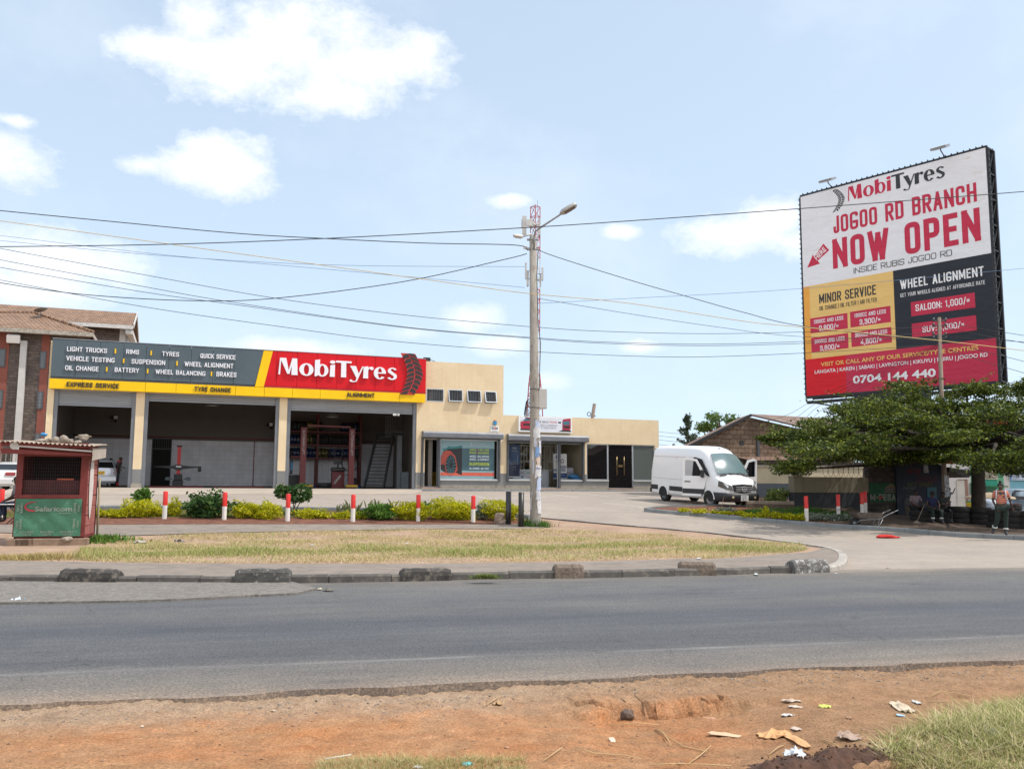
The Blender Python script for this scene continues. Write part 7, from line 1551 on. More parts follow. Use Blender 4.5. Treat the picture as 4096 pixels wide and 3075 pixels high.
# ---- wheelbarrow
wb=G('b5',62,1100,.0);t=thing('wheelbarrow','rusty wheelbarrow standing on the kerb in the tree shade','wheelbarrow',(wb.x,wb.y,wb.z),.12)
q=MB();q.lathe([(.09,-.03),(.2,-.045),(.215,-.02),(.215,.02),(.2,.045),(.09,.03),(.001,.03)],(0,0,.215),20,axis='Y');wh=q.build('wheel',M_TYRE,t);q=MB();q.lathe([(.001,-.04),(.09,-.03),(.09,.03),(.001,.04)],(0,0,.215),12,axis='Y');q.build('hub',M_RIM,wh)
M_WBT=mat('barrow_metal',(.16,.13,.11),.75,.3,var=.35,scale=4)
q=MB();q.loft([[(.05,-.26,.42),(.88,-.26,.36),(.88,.26,.36),(.05,.26,.42)],[(-.1,-.36,.62),(1.02,-.36,.60),(1.02,.36,.60),(-.1,.36,.62)]],0,False,cap=False);q.add([(.05,-.26,.42),(.88,-.26,.36),(.88,.26,.36),(.05,.26,.42)],[[0,1,2,3]]);q.build('tray',M_WBT,t)
for s in(-1,1):
 q=MB();q.tube([(0,s*.08,.215),(.15,s*.2,.34),(.9,s*.26,.38),(1.2,s*.28,.55),(1.62,s*.28,.72)],.018,6);hnd=q.build('handle',M_STEEL,t);q=MB();q.tube([(.85,s*.26,.37),(.75,s*.27,-.0),(1.0,s*.26,.38)],.016,6);q.build('leg',M_STEEL,t)
p=G('b5',440,1210,.02);q=MB();q.blob((0,0,.03),(.34,.16,.06),0,3,.3,2);q.blob((.3,.05,.02),(.2,.1,.03),0,2,.3,6);o=q.build('red_cloth',mat('cloth_red',(.50,.02,.015),.8,var=.2,scale=8),None,p);tag(o,'crumpled red cloth lying on the paving near the kerb','cloth')
p0,p1=PY('b5',805,1020,36.0),PY('b5',905,800,36.4);t=thing('broom','long handled broom leaning beside the leftmost seated person','broom',p0);q=MB();q.tube([(0,0,0),p1-p0],.014,6);q.build('handle',M_WOOD,t);q=MB();q.loft([[(-.16,-.03,-.06),(.16,-.03,-.06),(.16,.05,-.06),(-.16,.05,-.06)],[(-.05,-.01,.06),(.05,-.01,.06),(.05,.03,.06),(-.05,.03,.06)]],0,False);q.build('bristles',M_WOOD,t)
# -- LEFT APARTMENTS
AP=Plane(PY('c8',250,1000,64),math.radians(70));t=thing('apartment_block','dark stone apartment block with red panels, white column and brown tiled roofs','building',(AP.o.x,AP.o.y,0),AP.rz)
def aq(x,y,back=0):return AP('c8',x,y,back)
M_AST=mat_blocks('apartment_stone',(.10,.085,.08),(.165,.135,.12),(.12,.10,.085),.46,.22,.015)
def mat_rooftile():
 m,nt,b=nodes('roof_tiles');co=coords(nt);mp=nt.nodes.new('ShaderNodeMapping');nt.links.new(co,mp.inputs[0])
 br=nt.nodes.new('ShaderNodeTexBrick');nt.links.new(mp.outputs[0],br.inputs[0]);br.offset=.5;br.inputs['Scale'].default_value=1;br.inputs['Brick Width'].default_value=.3;br.inputs['Row Height'].default_value=.36;br.inputs['Mortar Size'].default_value=.03;br.inputs['Mortar Smooth'].default_value=.6
 br.inputs['Color1'].default_value=(.31,.20,.135,1);br.inputs['Color2'].default_value=(.24,.15,.10,1);br.inputs['Mortar'].default_value=(.10,.055,.04,1)
 nt.links.new(mixc(nt,1.0,br.outputs[0],ramp(nt,noise(nt,co,1.3,8,.7),[(.3,(.7,.7,.7)),(.7,(1.25,1.2,1.15))]),'MULTIPLY'),b.inputs['Base Color']);b.inputs['Roughness'].default_value=.9;bumpn(nt,b,br.outputs['Fac'],1,-.05);return m
M_RT=mat_rooftile();ze=aq(200,445)[1]
q=MB();q.box(-14,aq(900,700)[0],0,8,0,ze);q.build('stone_wall',M_AST,t)
M_RP=mat('red_render',(.23,.075,.055),.9,var=.12,scale=2,bump=.4);M_RW=mat('column_white',(.52,.51,.49),.85,var=.1,scale=2)
for(x0,x1,yt)in((-90,75,470),(405,488,470)):
 a,b=aq(x0,900)[0],aq(x1,900)[0];q=MB();q.box(a,b,-.04,-.002,0,ze);q.build('red_panel',M_RP,t)
a,b=aq(195,900)[0],aq(262,900)[0];q=MB();q.box(a,b,-.35,-.002,0,aq(230,548)[1]);q.build('white_column',M_RW,t)
for(x0,x1,y0,y1)in((400,478,655,830),(372,448,1062,1240),(345,420,1490,1660),(-90,65,628,808),(-90,38,1050,1232)):
 A_,B_=aq(x0,y1),aq(x1,y0);q=MB();q.box(A_[0],B_[0],-.09,-.045,A_[1],B_[1]);w_=q.build('window',M_DGREY,t);q=MB();q.box(A_[0]+.07,B_[0]-.07,-.1,-.092,A_[1]+.07,B_[1]-.07);q.build('pane',glass('flat_glass',(.07,.08,.09),.1),w_);q=MB();xm=(A_[0]+B_[0])/2;q.box(xm-.02,xm+.02,-.115,-.101,A_[1],B_[1])
 for k in range(1,5):z=A_[1]+(B_[1]-A_[1])*k/5;q.box(A_[0],B_[0],-.115,-.101,z-.01,z+.01)
 q.build('window_bars',mat('pale_bars',(.45,.47,.48)),w_)
 # hip roof in front
xr=aq(950,480,-1.0)[0];xrd,zrd=aq(350,262,4);q=MB();zl=ze+.05
q.add([(-16,-1.0,zl),(xr,-1.0,zl),(xrd,4,zrd),(-16,4,zrd-1.2)],[[0,1,2,3]]);q.add([(xr,-1.0,zl),(xr,9,zl),(xrd,4,zrd)],[[0,1,2]])
o=q.build('hip_roof',M_RT,t)
q=MB();q.box(-16,xr+.02,-1.05,-.98,zl-.3,zl-.02);q.build('gutter',mat('mouldy_gutter',(.36,.33,.28),.9,var=.4,scale=5,col2=(.10,.09,.08),c2at=.6),t);q=MB();q.box(xr-.04,xr+.02,-.97,9,zl-.3,zl-.02);q.build('gutter',mat('mouldy_gutter',(.36,.33,.28)),t);q=MB();q.box(-16,xr-.06,-.95,0,zl-.2,zl-.14);q.build('soffit',M_RW,t)
q=MB();q.tube([(xr,-1.0,zl+.05),(xrd,4,zrd+.05),(-16,4,zrd-1.15)],.12,6);q.build('ridge_tiles',M_RT,t)
# rear block
B_o=9.0;e0=aq(1220,560,B_o);zev=aq(1000,372,B_o)[1];xe1=aq(1222,500,B_o)[0]
q=MB();q.box(-16,xe1,B_o,B_o+8,0,zev);q.build('stone_wall',M_AST,t);a=aq(1222,500,B_o)[0];b=aq(1280,500,B_o)[0];q=MB();q.box(a,b,B_o-.05,B_o+8,0,zev);q.build('corner_column',M_RW,t)
c=aq(1312,500,B_o+1)[0];q=MB();q.box(b+.01,c,B_o+.5,B_o+7,0,zev-.3);q.build('end_column',mat('column_grey',(.38,.40,.42),.9,var=.15,scale=3),t)
x2,z2=aq(1362,385,B_o-1);x3,z3=aq(1392,262,B_o+3.5);q=MB();q.add([(-16,B_o-1,z2),(x2,B_o-1,z2),(x2+.0,B_o+3.5,z3),(-16,B_o+3.5,z3)],[[0,1,2,3]]);q.add([(-16,B_o+3.5,z3),(x2,B_o+3.5,z3),(x2,B_o+9,z2),(-16,B_o+9,z2)],[[0,1,2,3]]);q.build('gable_roof',M_RT,t)
q=MB();q.box(-16,x2,B_o-1.05,B_o-.98,z2-.35,z2-.03);q.build('eaves_board',mat('eaves_white',(.55,.54,.52),.85,var=.2,scale=4),t);q=MB();q.bar((x2+.03,B_o-1,z2-.1),(x2+.03,B_o+3.5,z3-.08),.06,.35);q.build('barge_board',mat('eaves_white',(.55,.54,.52)),t);q=MB();q.bar((x2+.03,B_o+3.5,z3-.08),(x2+.03,B_o+9,z2-.1),.06,.35);q.build('barge_board',mat('eaves_white',(.55,.54,.52)),t)
q=MB();q.box(xe1+.5,x2,B_o-.9,B_o+8.5,z2-.75,z2-.4);q.build('eaves_box',mat('eaves_white',(.55,.54,.52)),t)
p=aq(420,245,2.5);t=thing('satellite_dish','small grey satellite dish on the apartment roof ridge','satellite dish',AP.w(p[0],2.5,p[1]),AP.rz);q=MB(Matrix.Rotation(-.1,4,'X')@Matrix.Rotation(-.3,4,'Y')@Matrix.Scale(.8,4));q.lathe([(.001,0),(.35,.06),(.62,.18),(.60,.2),(.35,.09),(.001,.03)],n=20);q.build('dish',mat('dish_grey',(.16,.14,.13),.6),t);q=MB();q.bar((0,0,0),(-.2,.2,-.7),.05);q.build('mount',M_STEEL,t)
p=aq(140,525,-.5);t=thing('wall_floodlight','white floodlight mounted on the apartment wall near the upper left','floodlight',AP.w(p[0],-.5,p[1]),AP.rz);q=MB();q.box(-.42,.42,-.25,.1,-.3,.3,bev=.05,rot=Matrix.Rotation(.4,3,'X'));q.build('housing',M_WHITE,t);q=MB();q.bar((0,.1,-.1),(0,.5,-.2),.06);q.build('bracket',M_DGREY,t)
# fence and second roof line at the far left
fp_=PY('c1',130,320,49.0);t=thing('steel_fence','pale steel railing fence behind the parked saloon','fence',(fp_.x,fp_.y,0),math.radians(20));zf1=PY('c1',130,180,49).z
for k in range(26):x=-5+k*.24;q=MB();q.bar((x,0,gz(fp_.x,49)),(x,0,zf1),.035);q.build('picket',mat('fence_pale',(.36,.38,.36),.6),t)
for z in(zf1-.05,zf1-1.5):q=MB();q.box(-5,1.1,-.02,.02,z-.03,z+.03);q.build('rail',mat('fence_pale',(.36,.38,.36)),t)
# -- WORKSHOP CONTENTS
DK=DEP-1.2
M_RRED=mat('rack_red',(.10,.008,.01),.5,var=.2,scale=3)
def iq(c,x,y,back):return FP(c,x,y,back)
t=thing('tyre_rack','dark red steel tyre rack with three shelves across the back of the right bay','rack',(FP.o.x,FP.o.y,0),FP.rz)
rx0,rx1=iq('c3',-60,700,DK)[0],iq('c3',1160,700,DK)[0];shz=[iq('c3',500,y,DK)[1]for y in(945,748,550)]
zt_r=iq('c3',520,285,DK)[1]
for x in(rx0,iq('c3',520,700,DK)[0],rx1):
 for yy in(DK-.3,DK+.5):q=MB();q.box(x-.07,x+.07,yy-.04,yy+.04,ZF,zt_r);q.build('upright',M_RRED,t)
for z in shz:
 for yy in(DK-.3,DK+.5):q=MB();q.box(rx0,rx1,yy-.03,yy+.03,z-.07,z+.03);q.build('shelf_beam',M_RRED,t)
def rack_tyre(m,name='tyre'):
 q=MB();r,w=.325,.2;q.lathe([(r*.6,-w/2),(r*.93,-w/2),(r,-w*.36),(r,w*.36),(r*.93,w/2),(r*.6,w/2),(r*.58,0),(r*.6,-w/2)],n=22,axis='X');return q.build(name,m)
mk=mat('new_tyre',(.016,.016,.017),.7,bump=.5,bscale=30)
def wrapm(n,c):return mat('wrapped_'+n,(.016,.016,.018),.3,var=.2,scale=3,col2=c,c2at=.50,spec=.7,stretch=(4,1,1))
mb_,my_,mw_=wrapm('blue',(.01,.08,.35)),wrapm('yellow',(.42,.34,.01)),wrapm('pink',(.35,.10,.12))
protos={'k':rack_tyre(mk),'b':rack_tyre(mb_),'y':rack_tyre(my_),'p':rack_tyre(mw_)};used=set()
SHN=['lowest','middle','top'];CN={'k':'black tyre with white paper labels','b':'blue wrapped tyre','y':'yellow wrapped tyre','p':'pink and white wrapped tyre'}
rows=[('kkbbkbbbbpyyykbbbbbbkbk',92,1120),('bbbbkkyykkkkkkkkkkkkkkk',92,1130),('kkkkkkyyykk......bbkkbk',92,1130)]
lt=MB();first_lab=[]
for j,(seq,a,b)in enumerate(rows):
 for i,ch in enumerate(seq):
  if ch=='.':continue
  xx=iq('c3',a+(b-a)*i/(len(seq)-1),800,DK)[0];src=protos[ch];o=src if ch not in used else src.copy()
  if ch in used:COL.objects.link(o)
  used.add(ch);p=FP.w(xx,DK+.08+U(-.03,.03),shz[j]+.34);o.location=p;o.rotation_euler=(U(-3,3),0,FP.rz+U(-.12,.12));o.scale=(1,1,1)
  tag(o,'%s on the %s shelf of the dark red rack'%(CN[ch],SHN[j]),'tyre','tyres on the %s rack shelf, %s'%(SHN[j],{'k':'black','b':'blue','y':'yellow','p':'pink'}[ch]))
  # tyres on the floor
for lab,x,y,ch in(('blue wrapped tyre lying flat left of the car lift base',430,1345,'b'),('blue wrapped tyre lying flat right of the car lift base',1110,1345,'b'),('black tyre leaning behind the right lift post',1075,1290,'k')):
 a=iq('c3',x,y,4);o=protos[ch].copy();COL.objects.link(o);o.location=FP.w(a[0],4.2,ZF+(.11 if ch=='b' else .34));o.rotation_euler=(0,math.pi/2,0)if ch=='b' else(0,.2,FP.rz);tag(o,lab,'tyre','tyres lying on the workshop floor')
 # two post lift
t=thing('car_lift','red two post car lift lettered AUTOMAN LIFT in the right bay','car lift',(FP.o.x,FP.o.y,0),FP.rz);LB_=3.0
M_LR=mat('lift_red',(.13,.008,.01),.4,var=.12,scale=2)
for k,(x,yt)in enumerate(((308,480),(1037,502))):
 xb=iq('c3',x-10,1340,LB_)[0];zt_=iq('c3',x,yt,LB_)[1];q=MB();q.box(xb-.17,xb+.17,LB_,LB_+.3,ZF,zt_,bev=.01);po=q.build('post',M_LR,t)
 q=MB();q.box(xb-.3,xb+.3,LB_-.15,LB_+.45,ZF,ZF+.03);q.add([(xb-.3,LB_-.05,ZF),(xb-.17,LB_-.05,ZF),(xb-.17,LB_-.05,ZF+.5)],[[0,1,2]]);q.build('base_plate',M_LR,po)
 text('AUTOMAN LIFT',xb-.07,xb+.07,zt_-1.65,zt_-.15,LB_-.012,mat('lift_white',(.4,.4,.4),.5),t,rot=-1,bold=.03)
 q=MB();q.box(xb-.35,xb+.35 if k else xb+.6,LB_-.3,LB_-.1,ZF+.08,ZF+.22,bev=.02);q.build('lifting_arm',mat('arm_yellow',(.45,.28,.01),.5,var=.3,scale=6),t)
 if not k:xa_=xb;za_=zt_
q=MB();q.bar((xa_+.2,LB_+.1,za_+.12),(xb-.1,LB_+.1,za_+.08),.1);q.build('top_beam',M_LR,t);q=MB();q.tube([(xb+.35,LB_-.02,zt_-3.6),(xb+.35,LB_-.02,zt_-4.9)],.07,8);q.build('control_box',mat('control_grey',(.30,.32,.34),.5),t)
# alignment machine
ax,az_=iq('c2',975,1160,5);t=thing('wheel_aligner','black and red wheel alignment machine with wide camera arms in the middle bay','wheel aligner',FP.w(ax,5,ZF),FP.rz)
zq=lambda y:iq('c2',975,y,5)[1]-ZF
xq_=lambda x:iq('c2',x,930,5)[0]-ax
q=MB();q.box(-.3,.3,-.3,.3,.0,zq(1090),bev=.03);q.box(-.24,.24,-.25,.25,zq(1090),zq(1020),bev=.02);q.each('cabinet',M_BLACK,t);q=MB();q.box(-.1,.1,-.08,.08,zq(1020),zq(700));q.build('column',mat('aligner_red',(.5,.012,.015),.4),t);q=MB();q.box(-.15,.15,-.1,.1,zq(700),zq(682));q.build('column_cap',M_BLACK,t)
q=MB();zc=zq(940);xl9,xr9=xq_(690),xq_(1255)
q.loft([[(x,-.12,zc+b),(x,.02,zc+b),(x,.02,zc+a),(x,-.12,zc+a)]for x,a,b in((xl9,.02,.05),(-.25,-.09,.10),(-.15,-.17,.16),(.15,-.17,.16),(.25,-.09,.10),(xr9-.15,-.0,.07),(xr9,-.02,.07))],0,False);q.build('camera_beam',M_BLACK,t);q=MB();q.box(xr9-.2,xr9,-.14,.0,zc-.26,zc+.07,bev=.03);q.build('camera_head',M_BLACK,t);q=MB();q.box(-.15,.15,-.13,-.121,zc-.0,zc+.09);q.build('label_plate',M_WHITE,t)
for s in(-1,1):q=MB();q.box(s*.58-.13,s*.58+.13,-.1,.1,.42,.62,bev=.03);q.bar((s*.3,0,.5),(s*.5,0,.52),.06);q.build('wheel_clamp',mat('clamp_grey',(.10,.12,.13),.5),t)
# red ramps on the floor
for i,(x,y)in enumerate(((790,1158),(880,1166),(1120,1160),(1550,1162),(1730,1174),(1865,1160))):
 a=iq('c2',x,y,2.5);q=MB();q.prism([(-.7,-.25),(.7,-.25),(.7,.25),(-.7,.25)],0,.09);o=q.build('floor_ramp',M_LR,None,FP.w(a[0],2.2+(i%2)*1.1,ZF),FP.rz);tag(o,['leftmost low red ramp before the aligner','low red ramp just under the aligner','low red ramp right of the aligner','red floor plate in the centre of the middle bay','long red floor plate near the right of the middle bay','red floor plate by the air hose under the pipe'][i],'ramp','low red ramps in the middle bay')
 # balancer, changer
bxx=iq('c3',825,1340,4.2)[0];t=thing('wheel_balancer','dark red wheel balancer with black screen arm between the lift posts','wheel balancer',FP.w(bxx,4.2,ZF),FP.rz);q=MB();q.box(-.38,.38,-.25,.25,0,1.05,bev=.04);q.build('cabinet',mat('balancer_red',(.12,.008,.012),.5),t);q=MB();q.box(-.42,.42,-.28,.28,1.05,1.3,bev=.05);q.build('tray',M_BLACK,t);q=MB();q.box(-.28,.2,-.08,0,1.5,1.85,bev=.02);q.bar((0,.0,1.3),(0,0,1.5),.1);q.build('display',M_BLACK,t);q=MB();q.tube([(.32*math.cos(a),0,2.2+.28*math.sin(a))for a in np.linspace(0,6.28,16)],.04,6);q.build('gauge_loop',M_BLACK,t);q=MB();q.tube([(.4,0,.85),(.95,0,.85)],.03,8);q.lathe([(.001,.72),(.12,.75),(.02,.8)],(0,0,.85),10,axis='X');q.build('shaft',M_STEEL,t);q=MB();q.lathe([(.52,-.15),(.56,0),(.52,.15)],(.75,0,1.6),14,axis='Y');q.build('wheel_guard',M_BLACK,t)
MC=Matrix.Rotation(-.75,4,'Y');vs,fs=text_mesh('CORGHI',.05);X1=max(v[0]for v in vs);q=MB();q.add([(-.22+(v[0]/X1*.62)*.62-v[1]*.12,-.262,.25+(v[0]/X1*.62)*.8+v[1]*.14)for v in vs],fs);q.build('lettering',mat('lift_white',(.4,.4,.4)),t)
cx_=iq('c3',150,1340,4.2)[0];t=thing('tyre_changer','dark tyre changer with upright arm at the left of the right bay','tyre changer',FP.w(cx_,4.2,ZF),FP.rz);q=MB();q.box(-.45,.4,-.35,.35,0,.75,bev=.04);q.build('cabinet',M_BLACK,t);q=MB();q.lathe([(.001,.85),(.35,.85),(.38,.8),(.3,.75)],n=20);q.build('turntable',M_STEEL,t);q=MB();q.box(-.15,.0,.2,.35,.75,1.9);q.build('column',M_BLACK,t);q=MB();q.box(-.15,.8,.2,.32,1.85,1.98);q.tube([(.7,.26,2.25),(.7,.26,1.3)],.04,8);q.each('swing_arm',M_RRED,t);q=MB();q.box(-.12,-.02,.18,.2,1.1,1.6);q.build('blue_label',mat('alarm_blue',(.03,.22,.45)),t)
# staircase with landing
t=thing('steel_staircase','grey steel staircase with railed landing on the right of the right bay','staircase',(FP.o.x,FP.o.y,0),FP.rz)
SB=5.0;s0=iq('c3',1370,1340,SB);s1=iq('c3',1640,560,SB);M_STG=mat('stair_grey',(.10,.105,.11),.5,.3,var=.15)
w=.62
for s in(-1,1):q=MB();q.bar((s0[0]+s*w,SB,ZF),(s1[0]+s*w*.9,SB+2.0,s1[1]),.08,.28);q.build('stringer',M_STG,t)
n=16
for k in range(1,n):u=k/n;x=s0[0]+(s1[0]-s0[0])*u;q=MB();q.box(x-w,x+w,SB+2.0*u-.12,SB+2.0*u+.14,ZF+(s1[1]-ZF)*u-.02,ZF+(s1[1]-ZF)*u+.02);q.build('tread',M_STG,t)
l0,l1=iq('c3',1540,540,SB+2)[0],iq('c3',1840,540,SB+2)[0];q=MB();q.box(l0,l1+.3,SB+1.9,SB+4,s1[1]-.15,s1[1]);q.build('landing',M_STG,t)
for z in(s1[1]+.15,s1[1]+1.15):q=MB();q.box(l0,l1,SB+1.9,SB+1.95,z,z+.05);q.build('rail',mat('rail_pale',(.22,.23,.24),.5),t)
for k in range(13):x=l0+(l1-l0)*k/12;q=MB();q.bar((x,SB+1.92,s1[1]),(x,SB+1.92,s1[1]+1.15),.03);q.build('baluster',mat('rail_pale',(.22,.23,.24)),t)
c=iq('c3',1755,900,SB)[0];q=MB();q.box(c-.15,c+.15,SB,SB+.3,ZF,s1[1]-.2);q.build('column',mat('column_pale',(.22,.24,.26),.7),t)
gx=iq('c3',1825,1280,3)[0];q=MB();q.box(-.22,.22,-.2,.2,0,1.05,bev=.02);o=q.build('grey_cabinet',mat('cabinet_bluegrey',(.14,.17,.19),.6),None,FP.w(gx,3,ZF),FP.rz);tag(o,'small blue grey service cabinet at the right pier of the right bay','cabinet')
for i,(c,x,y)in enumerate((('c2',1388,215),('c3',755,330))):
 a=iq(c,x,y,4);t=thing('pendant_lamp',['wide grey pendant lamp in the middle bay','wide grey pendant lamp in the right bay'][i],'lamp',FP.w(a[0],4,a[1]),FP.rz,'pendant lamps in the workshop');q=MB();q.lathe([(.42,0),(.36,.12),(.14,.26),(.12,.42),(.001,.44)],n=20);q.build('shade',mat('lamp_alu',(.36,.36,.35),.4,.5),t);q=MB();q.tube([(0,0,.4),(0,0,ZT1-.8-a[1])],.015,5);q.build('cord',M_BLACK,t)
for i,(c,x,y)in enumerate((('c2',2075,435),('c2',245,350))):
 a=iq(c,x,y,DEP-.3);t=thing('wall_camera',['white security camera high on the right of the middle bay wall','white security camera high on the left bay wall'][i],'camera',FP.w(a[0],DEP-.3,a[1]),FP.rz,'cameras inside the workshop');q=MB();q.box(-.1,.1,-.05,.2,-.1,.1);q.build('bracket',M_WHITE,t)
 for dx,dz in((-.22,-.02),(.02,-.22)):q=MB();q.tube([(dx,.1,dz),(dx,-.18,dz-.04)],.08,10);q.build('camera_body',M_BLACK,t)
 # notice tags under the shutter
a=iq('c3',1700,293,.2);q=MB();q.box(-.2,.02,-.01,0,-.07,.07);q.box(.07,.2,-.01,0,-.07,.07);o=q.build('paper_notice',M_WHITE,None,FP.w(a[0],.1,a[1]),FP.rz);tag(o,'two small white paper notices hanging under the right shutter','notice')
t=thing('parts_basin','grey low basin on the floor under the tyre rack','basin',FP.w(iq('c3',638,1340,6)[0],6,ZF),FP.rz);q=MB();q.lathe([(.001,.02),(.4,.02),(.5,.35),(.53,.35),(.45,0),(.001,0)],n=20);q.build('bowl',M_DGREY,t)
# -- PEOPLE
def skin(name,pts,edges,rad,m,parent=None,sub=1,loc=None):
 me=bpy.data.meshes.new(name);me.from_pydata(pts,edges,[]);me.update();o=bpy.data.objects.new(name,me);COL.objects.link(o)
 o.modifiers.new('s','SKIN');L=me.skin_vertices[0].data
 for i,r in enumerate(rad):L[i].radius=r if isinstance(r,tuple)else(r,r);L[i].use_root=(i==0)
 if sub:o.modifiers.new('u','SUBSURF').levels=sub;o.modifiers['u'].render_levels=sub
 bpy.context.view_layer.update();m2=bpy.data.meshes.new_from_object(o.evaluated_get(bpy.context.evaluated_depsgraph_get()));o.modifiers.clear();o.data=m2;bpy.data.meshes.remove(me)
 m2.materials.append(m);m2.polygons.foreach_set('use_smooth',[True]*len(m2.polygons))
 if parent:o.parent=parent
 if loc:o.location=loc
 return o
SKIN=mat('dark_skin',(.055,.028,.018),.55,var=.15,scale=6)
def person(label,loc,rz,J,top,trous,shoes,hair='cap',group=None,hairm=None,build=1.0,sleeve=.5):
 """J: joints in metres, person faces -y; keys pel, che, nek, hed, then sh/el/wr/hi/kn/an/to for L (+x) and R (-x)"""
 t=thing('person',label,'person',loc,rz,group);V={k:Vector(v)for k,v in J.items()};b=build
 P,E,R=[],[],[]
 def add(p,r,par=None):
  P.append(tuple(p));R.append(r)
  if par is not None:E.append((par,len(P)-1))
  return len(P)-1
 pel=add(V['pel'],(.14*b,.10*b));wst=add(V['pel'].lerp(V['che'],.45),(.125*b,.09*b),pel);che=add(V['che'],(.15*b,.10*b),wst);nk=add(V['nek'],.052,che);hb=add(V['hed']+Vector((0,.0,-.07)),.062,nk);hm=add(V['hed'],(.078,.092),hb);add(V['hed']+Vector((0,0,.08)),.062,hm)
 for s in 'LR':
  sh=add(V['sh'+s],.055,che);el=add(V['el'+s],.04,sh);wr=add(V['wr'+s],.028,el);d=(V['wr'+s]-V['el'+s]).normalized();pm=add(V['wr'+s]+d*.06,(.03,.02),wr);sd=d.cross(Vector((0,1,0))).normalized()if abs(d.y)<.9 else Vector((1,0,0));cu=Vector((0,-1,0))
  for k in range(4):
   o=sd*(k-1.5)*.019;f1=add(V['wr'+s]+d*.10+o,.0095,pm);add(V['wr'+s]+d*(.145-.008*abs(k-1.3))+o+cu*.02,.008,f1)
  f1=add(V['wr'+s]+d*.055+sd*.042,.011,pm);add(V['wr'+s]+d*.09+sd*.055+cu*.015,.009,f1)
  hi=add(V['hi'+s],.09*b,pel);kn=add(V['kn'+s],.058,hi);an=add(V['an'+s],.04,kn);add(V['to'+s],(.04,.028),an)
 body=skin('body',P,E,R,SKIN,t)
 h=V['hed']
 q=MB();q.blob((h.x,h.y-.098,h.z-.015),(.015,.022,.026),0,1,0);q.build('nose',SKIN,body)
 for s in(-1,1):q=MB();q.blob((h.x+s*.032,h.y-.088,h.z+.012),(.014,.008,.009),0,1,0);q.build('eye',mat('eye',(.35,.33,.3),.3),body);q=MB();q.blob((h.x+s*.082,h.y,h.z),(.012,.02,.03),0,1,0);q.build('ear',SKIN,body)
 q=MB();q.box(h.x-.025,h.x+.025,h.y-.096,h.y-.085,h.z-.055,h.z-.045);q.build('mouth',mat('lips',(.09,.03,.025),.5),body)
 # clothing slightly larger than the body
 P,E,R=[],[],[]
 w=add(V['pel']+Vector((0,0,.03)),(.155*b,.118*b));a=add(V['pel'].lerp(V['che'],.5),(.15*b,.112*b),w);c=add(V['che'],(.165*b,.118*b),a);add(V['nek']-Vector((0,0,.03)),.075,c)
 for s in 'LR':sh=add(V['sh'+s],.072,c);e1=add(V['sh'+s].lerp(V['el'+s],min(1,sleeve*1.6)),.055,sh);(add(V['el'+s].lerp(V['wr'+s],.85),.04,e1)if sleeve>.9 else None)
 tp=skin('shirt',P,E,R,top,t)
 P,E,R=[],[],[]
 w=add(V['pel']+Vector((0,0,.04)),(.16*b,.122*b))
 for s in 'LR':hi=add(V['hi'+s],.105*b,w);kn=add(V['kn'+s],.075,hi);add(V['kn'+s].lerp(V['an'+s],.8),.062,kn)
 skin('trousers',P,E,R,trous,t)
 for s in 'LR':P,E,R=[],[],[];a=add(V['kn'+s].lerp(V['an'+s],.72),.058);an=add(V['an'+s],.055,a);add(V['to'+s],(.052,.036),an);skin('boot',P,E,R,shoes,t)
 hm_=hairm or mat('hair_black',(.012,.010,.009),.8)
 if hair=='cap':q=MB();q.lathe([(.001,.115),(.06,.105),(.092,.06),(.098,.02),(.09,.02)],tuple(h),16);q.box(h.x-.07,h.x+.07,h.y-.17,h.y-.07,h.z+.025,h.z+.04,bev=.005);q.build('cap',hm_,t)
 elif hair=='hat':q=MB();q.lathe([(.001,.13),(.07,.125),(.098,.07),(.1,.03),(.17,-.01),(.165,-.015),(.095,.02)],tuple(h),18);q.build('hat',hm_,t)
 elif hair=='bun':q=MB();q.blob((h.x,h.y+.02,h.z+.05),(.092,.09,.075),0,2,.03);q.blob((h.x,h.y+.02,h.z+.15),(.05,.05,.05),0,2,.05);q.build('hair',hm_,t)
 else:q=MB();q.blob((h.x,h.y+.012,h.z+.045),(.086,.092,.07),0,2,.03);q.build('hair',hm_,t)
 return t,V
def stand(lean=0,st=0):return dict(pel=(0,0,.93),che=(0,-lean*.5,1.28),nek=(0,-lean,1.44),hed=(0,-lean-.02,1.56),shL=(.18,-lean*.8,1.38),elL=(.23,0,1.12),wrL=(.22,-.1,.9),shR=(-.18,-lean*.8,1.38),elR=(-.23,.02,1.12),wrR=(-.22,-.1,.88),hiL=(.09,0,.88),knL=(.1,-st*.5,.48),anL=(.1,-st,.09),toL=(.1,-st-.15,.04),hiR=(-.09,0,.88),knR=(-.1,st*.3,.48),anR=(-.1,st,.1),toR=(-.1,st-.14,.04))
def sit():return dict(pel=(0,0,.55),che=(0,-.05,.90),nek=(0,-.08,1.06),hed=(0,-.12,1.18),shL=(.18,-.06,1.0),elL=(.26,-.12,.74),wrL=(.14,-.34,.62),shR=(-.18,-.06,1.0),elR=(-.26,-.12,.74),wrR=(-.12,-.34,.64),hiL=(.1,-.03,.52),knL=(.17,-.44,.52),anL=(.17,-.42,.09),toL=(.18,-.57,.04),hiR=(-.1,-.03,.52),knR=(-.17,-.44,.52),anR=(-.17,-.40,.09),toR=(-.18,-.55,.04))
M_OVER=mat('green_overall',(.010,.022,.017),.9,var=.2,scale=5);M_GUM=mat('gumboot',(.03,.03,.035),.5);M_REFL=mat('reflective_band',(.5,.52,.5),.4)
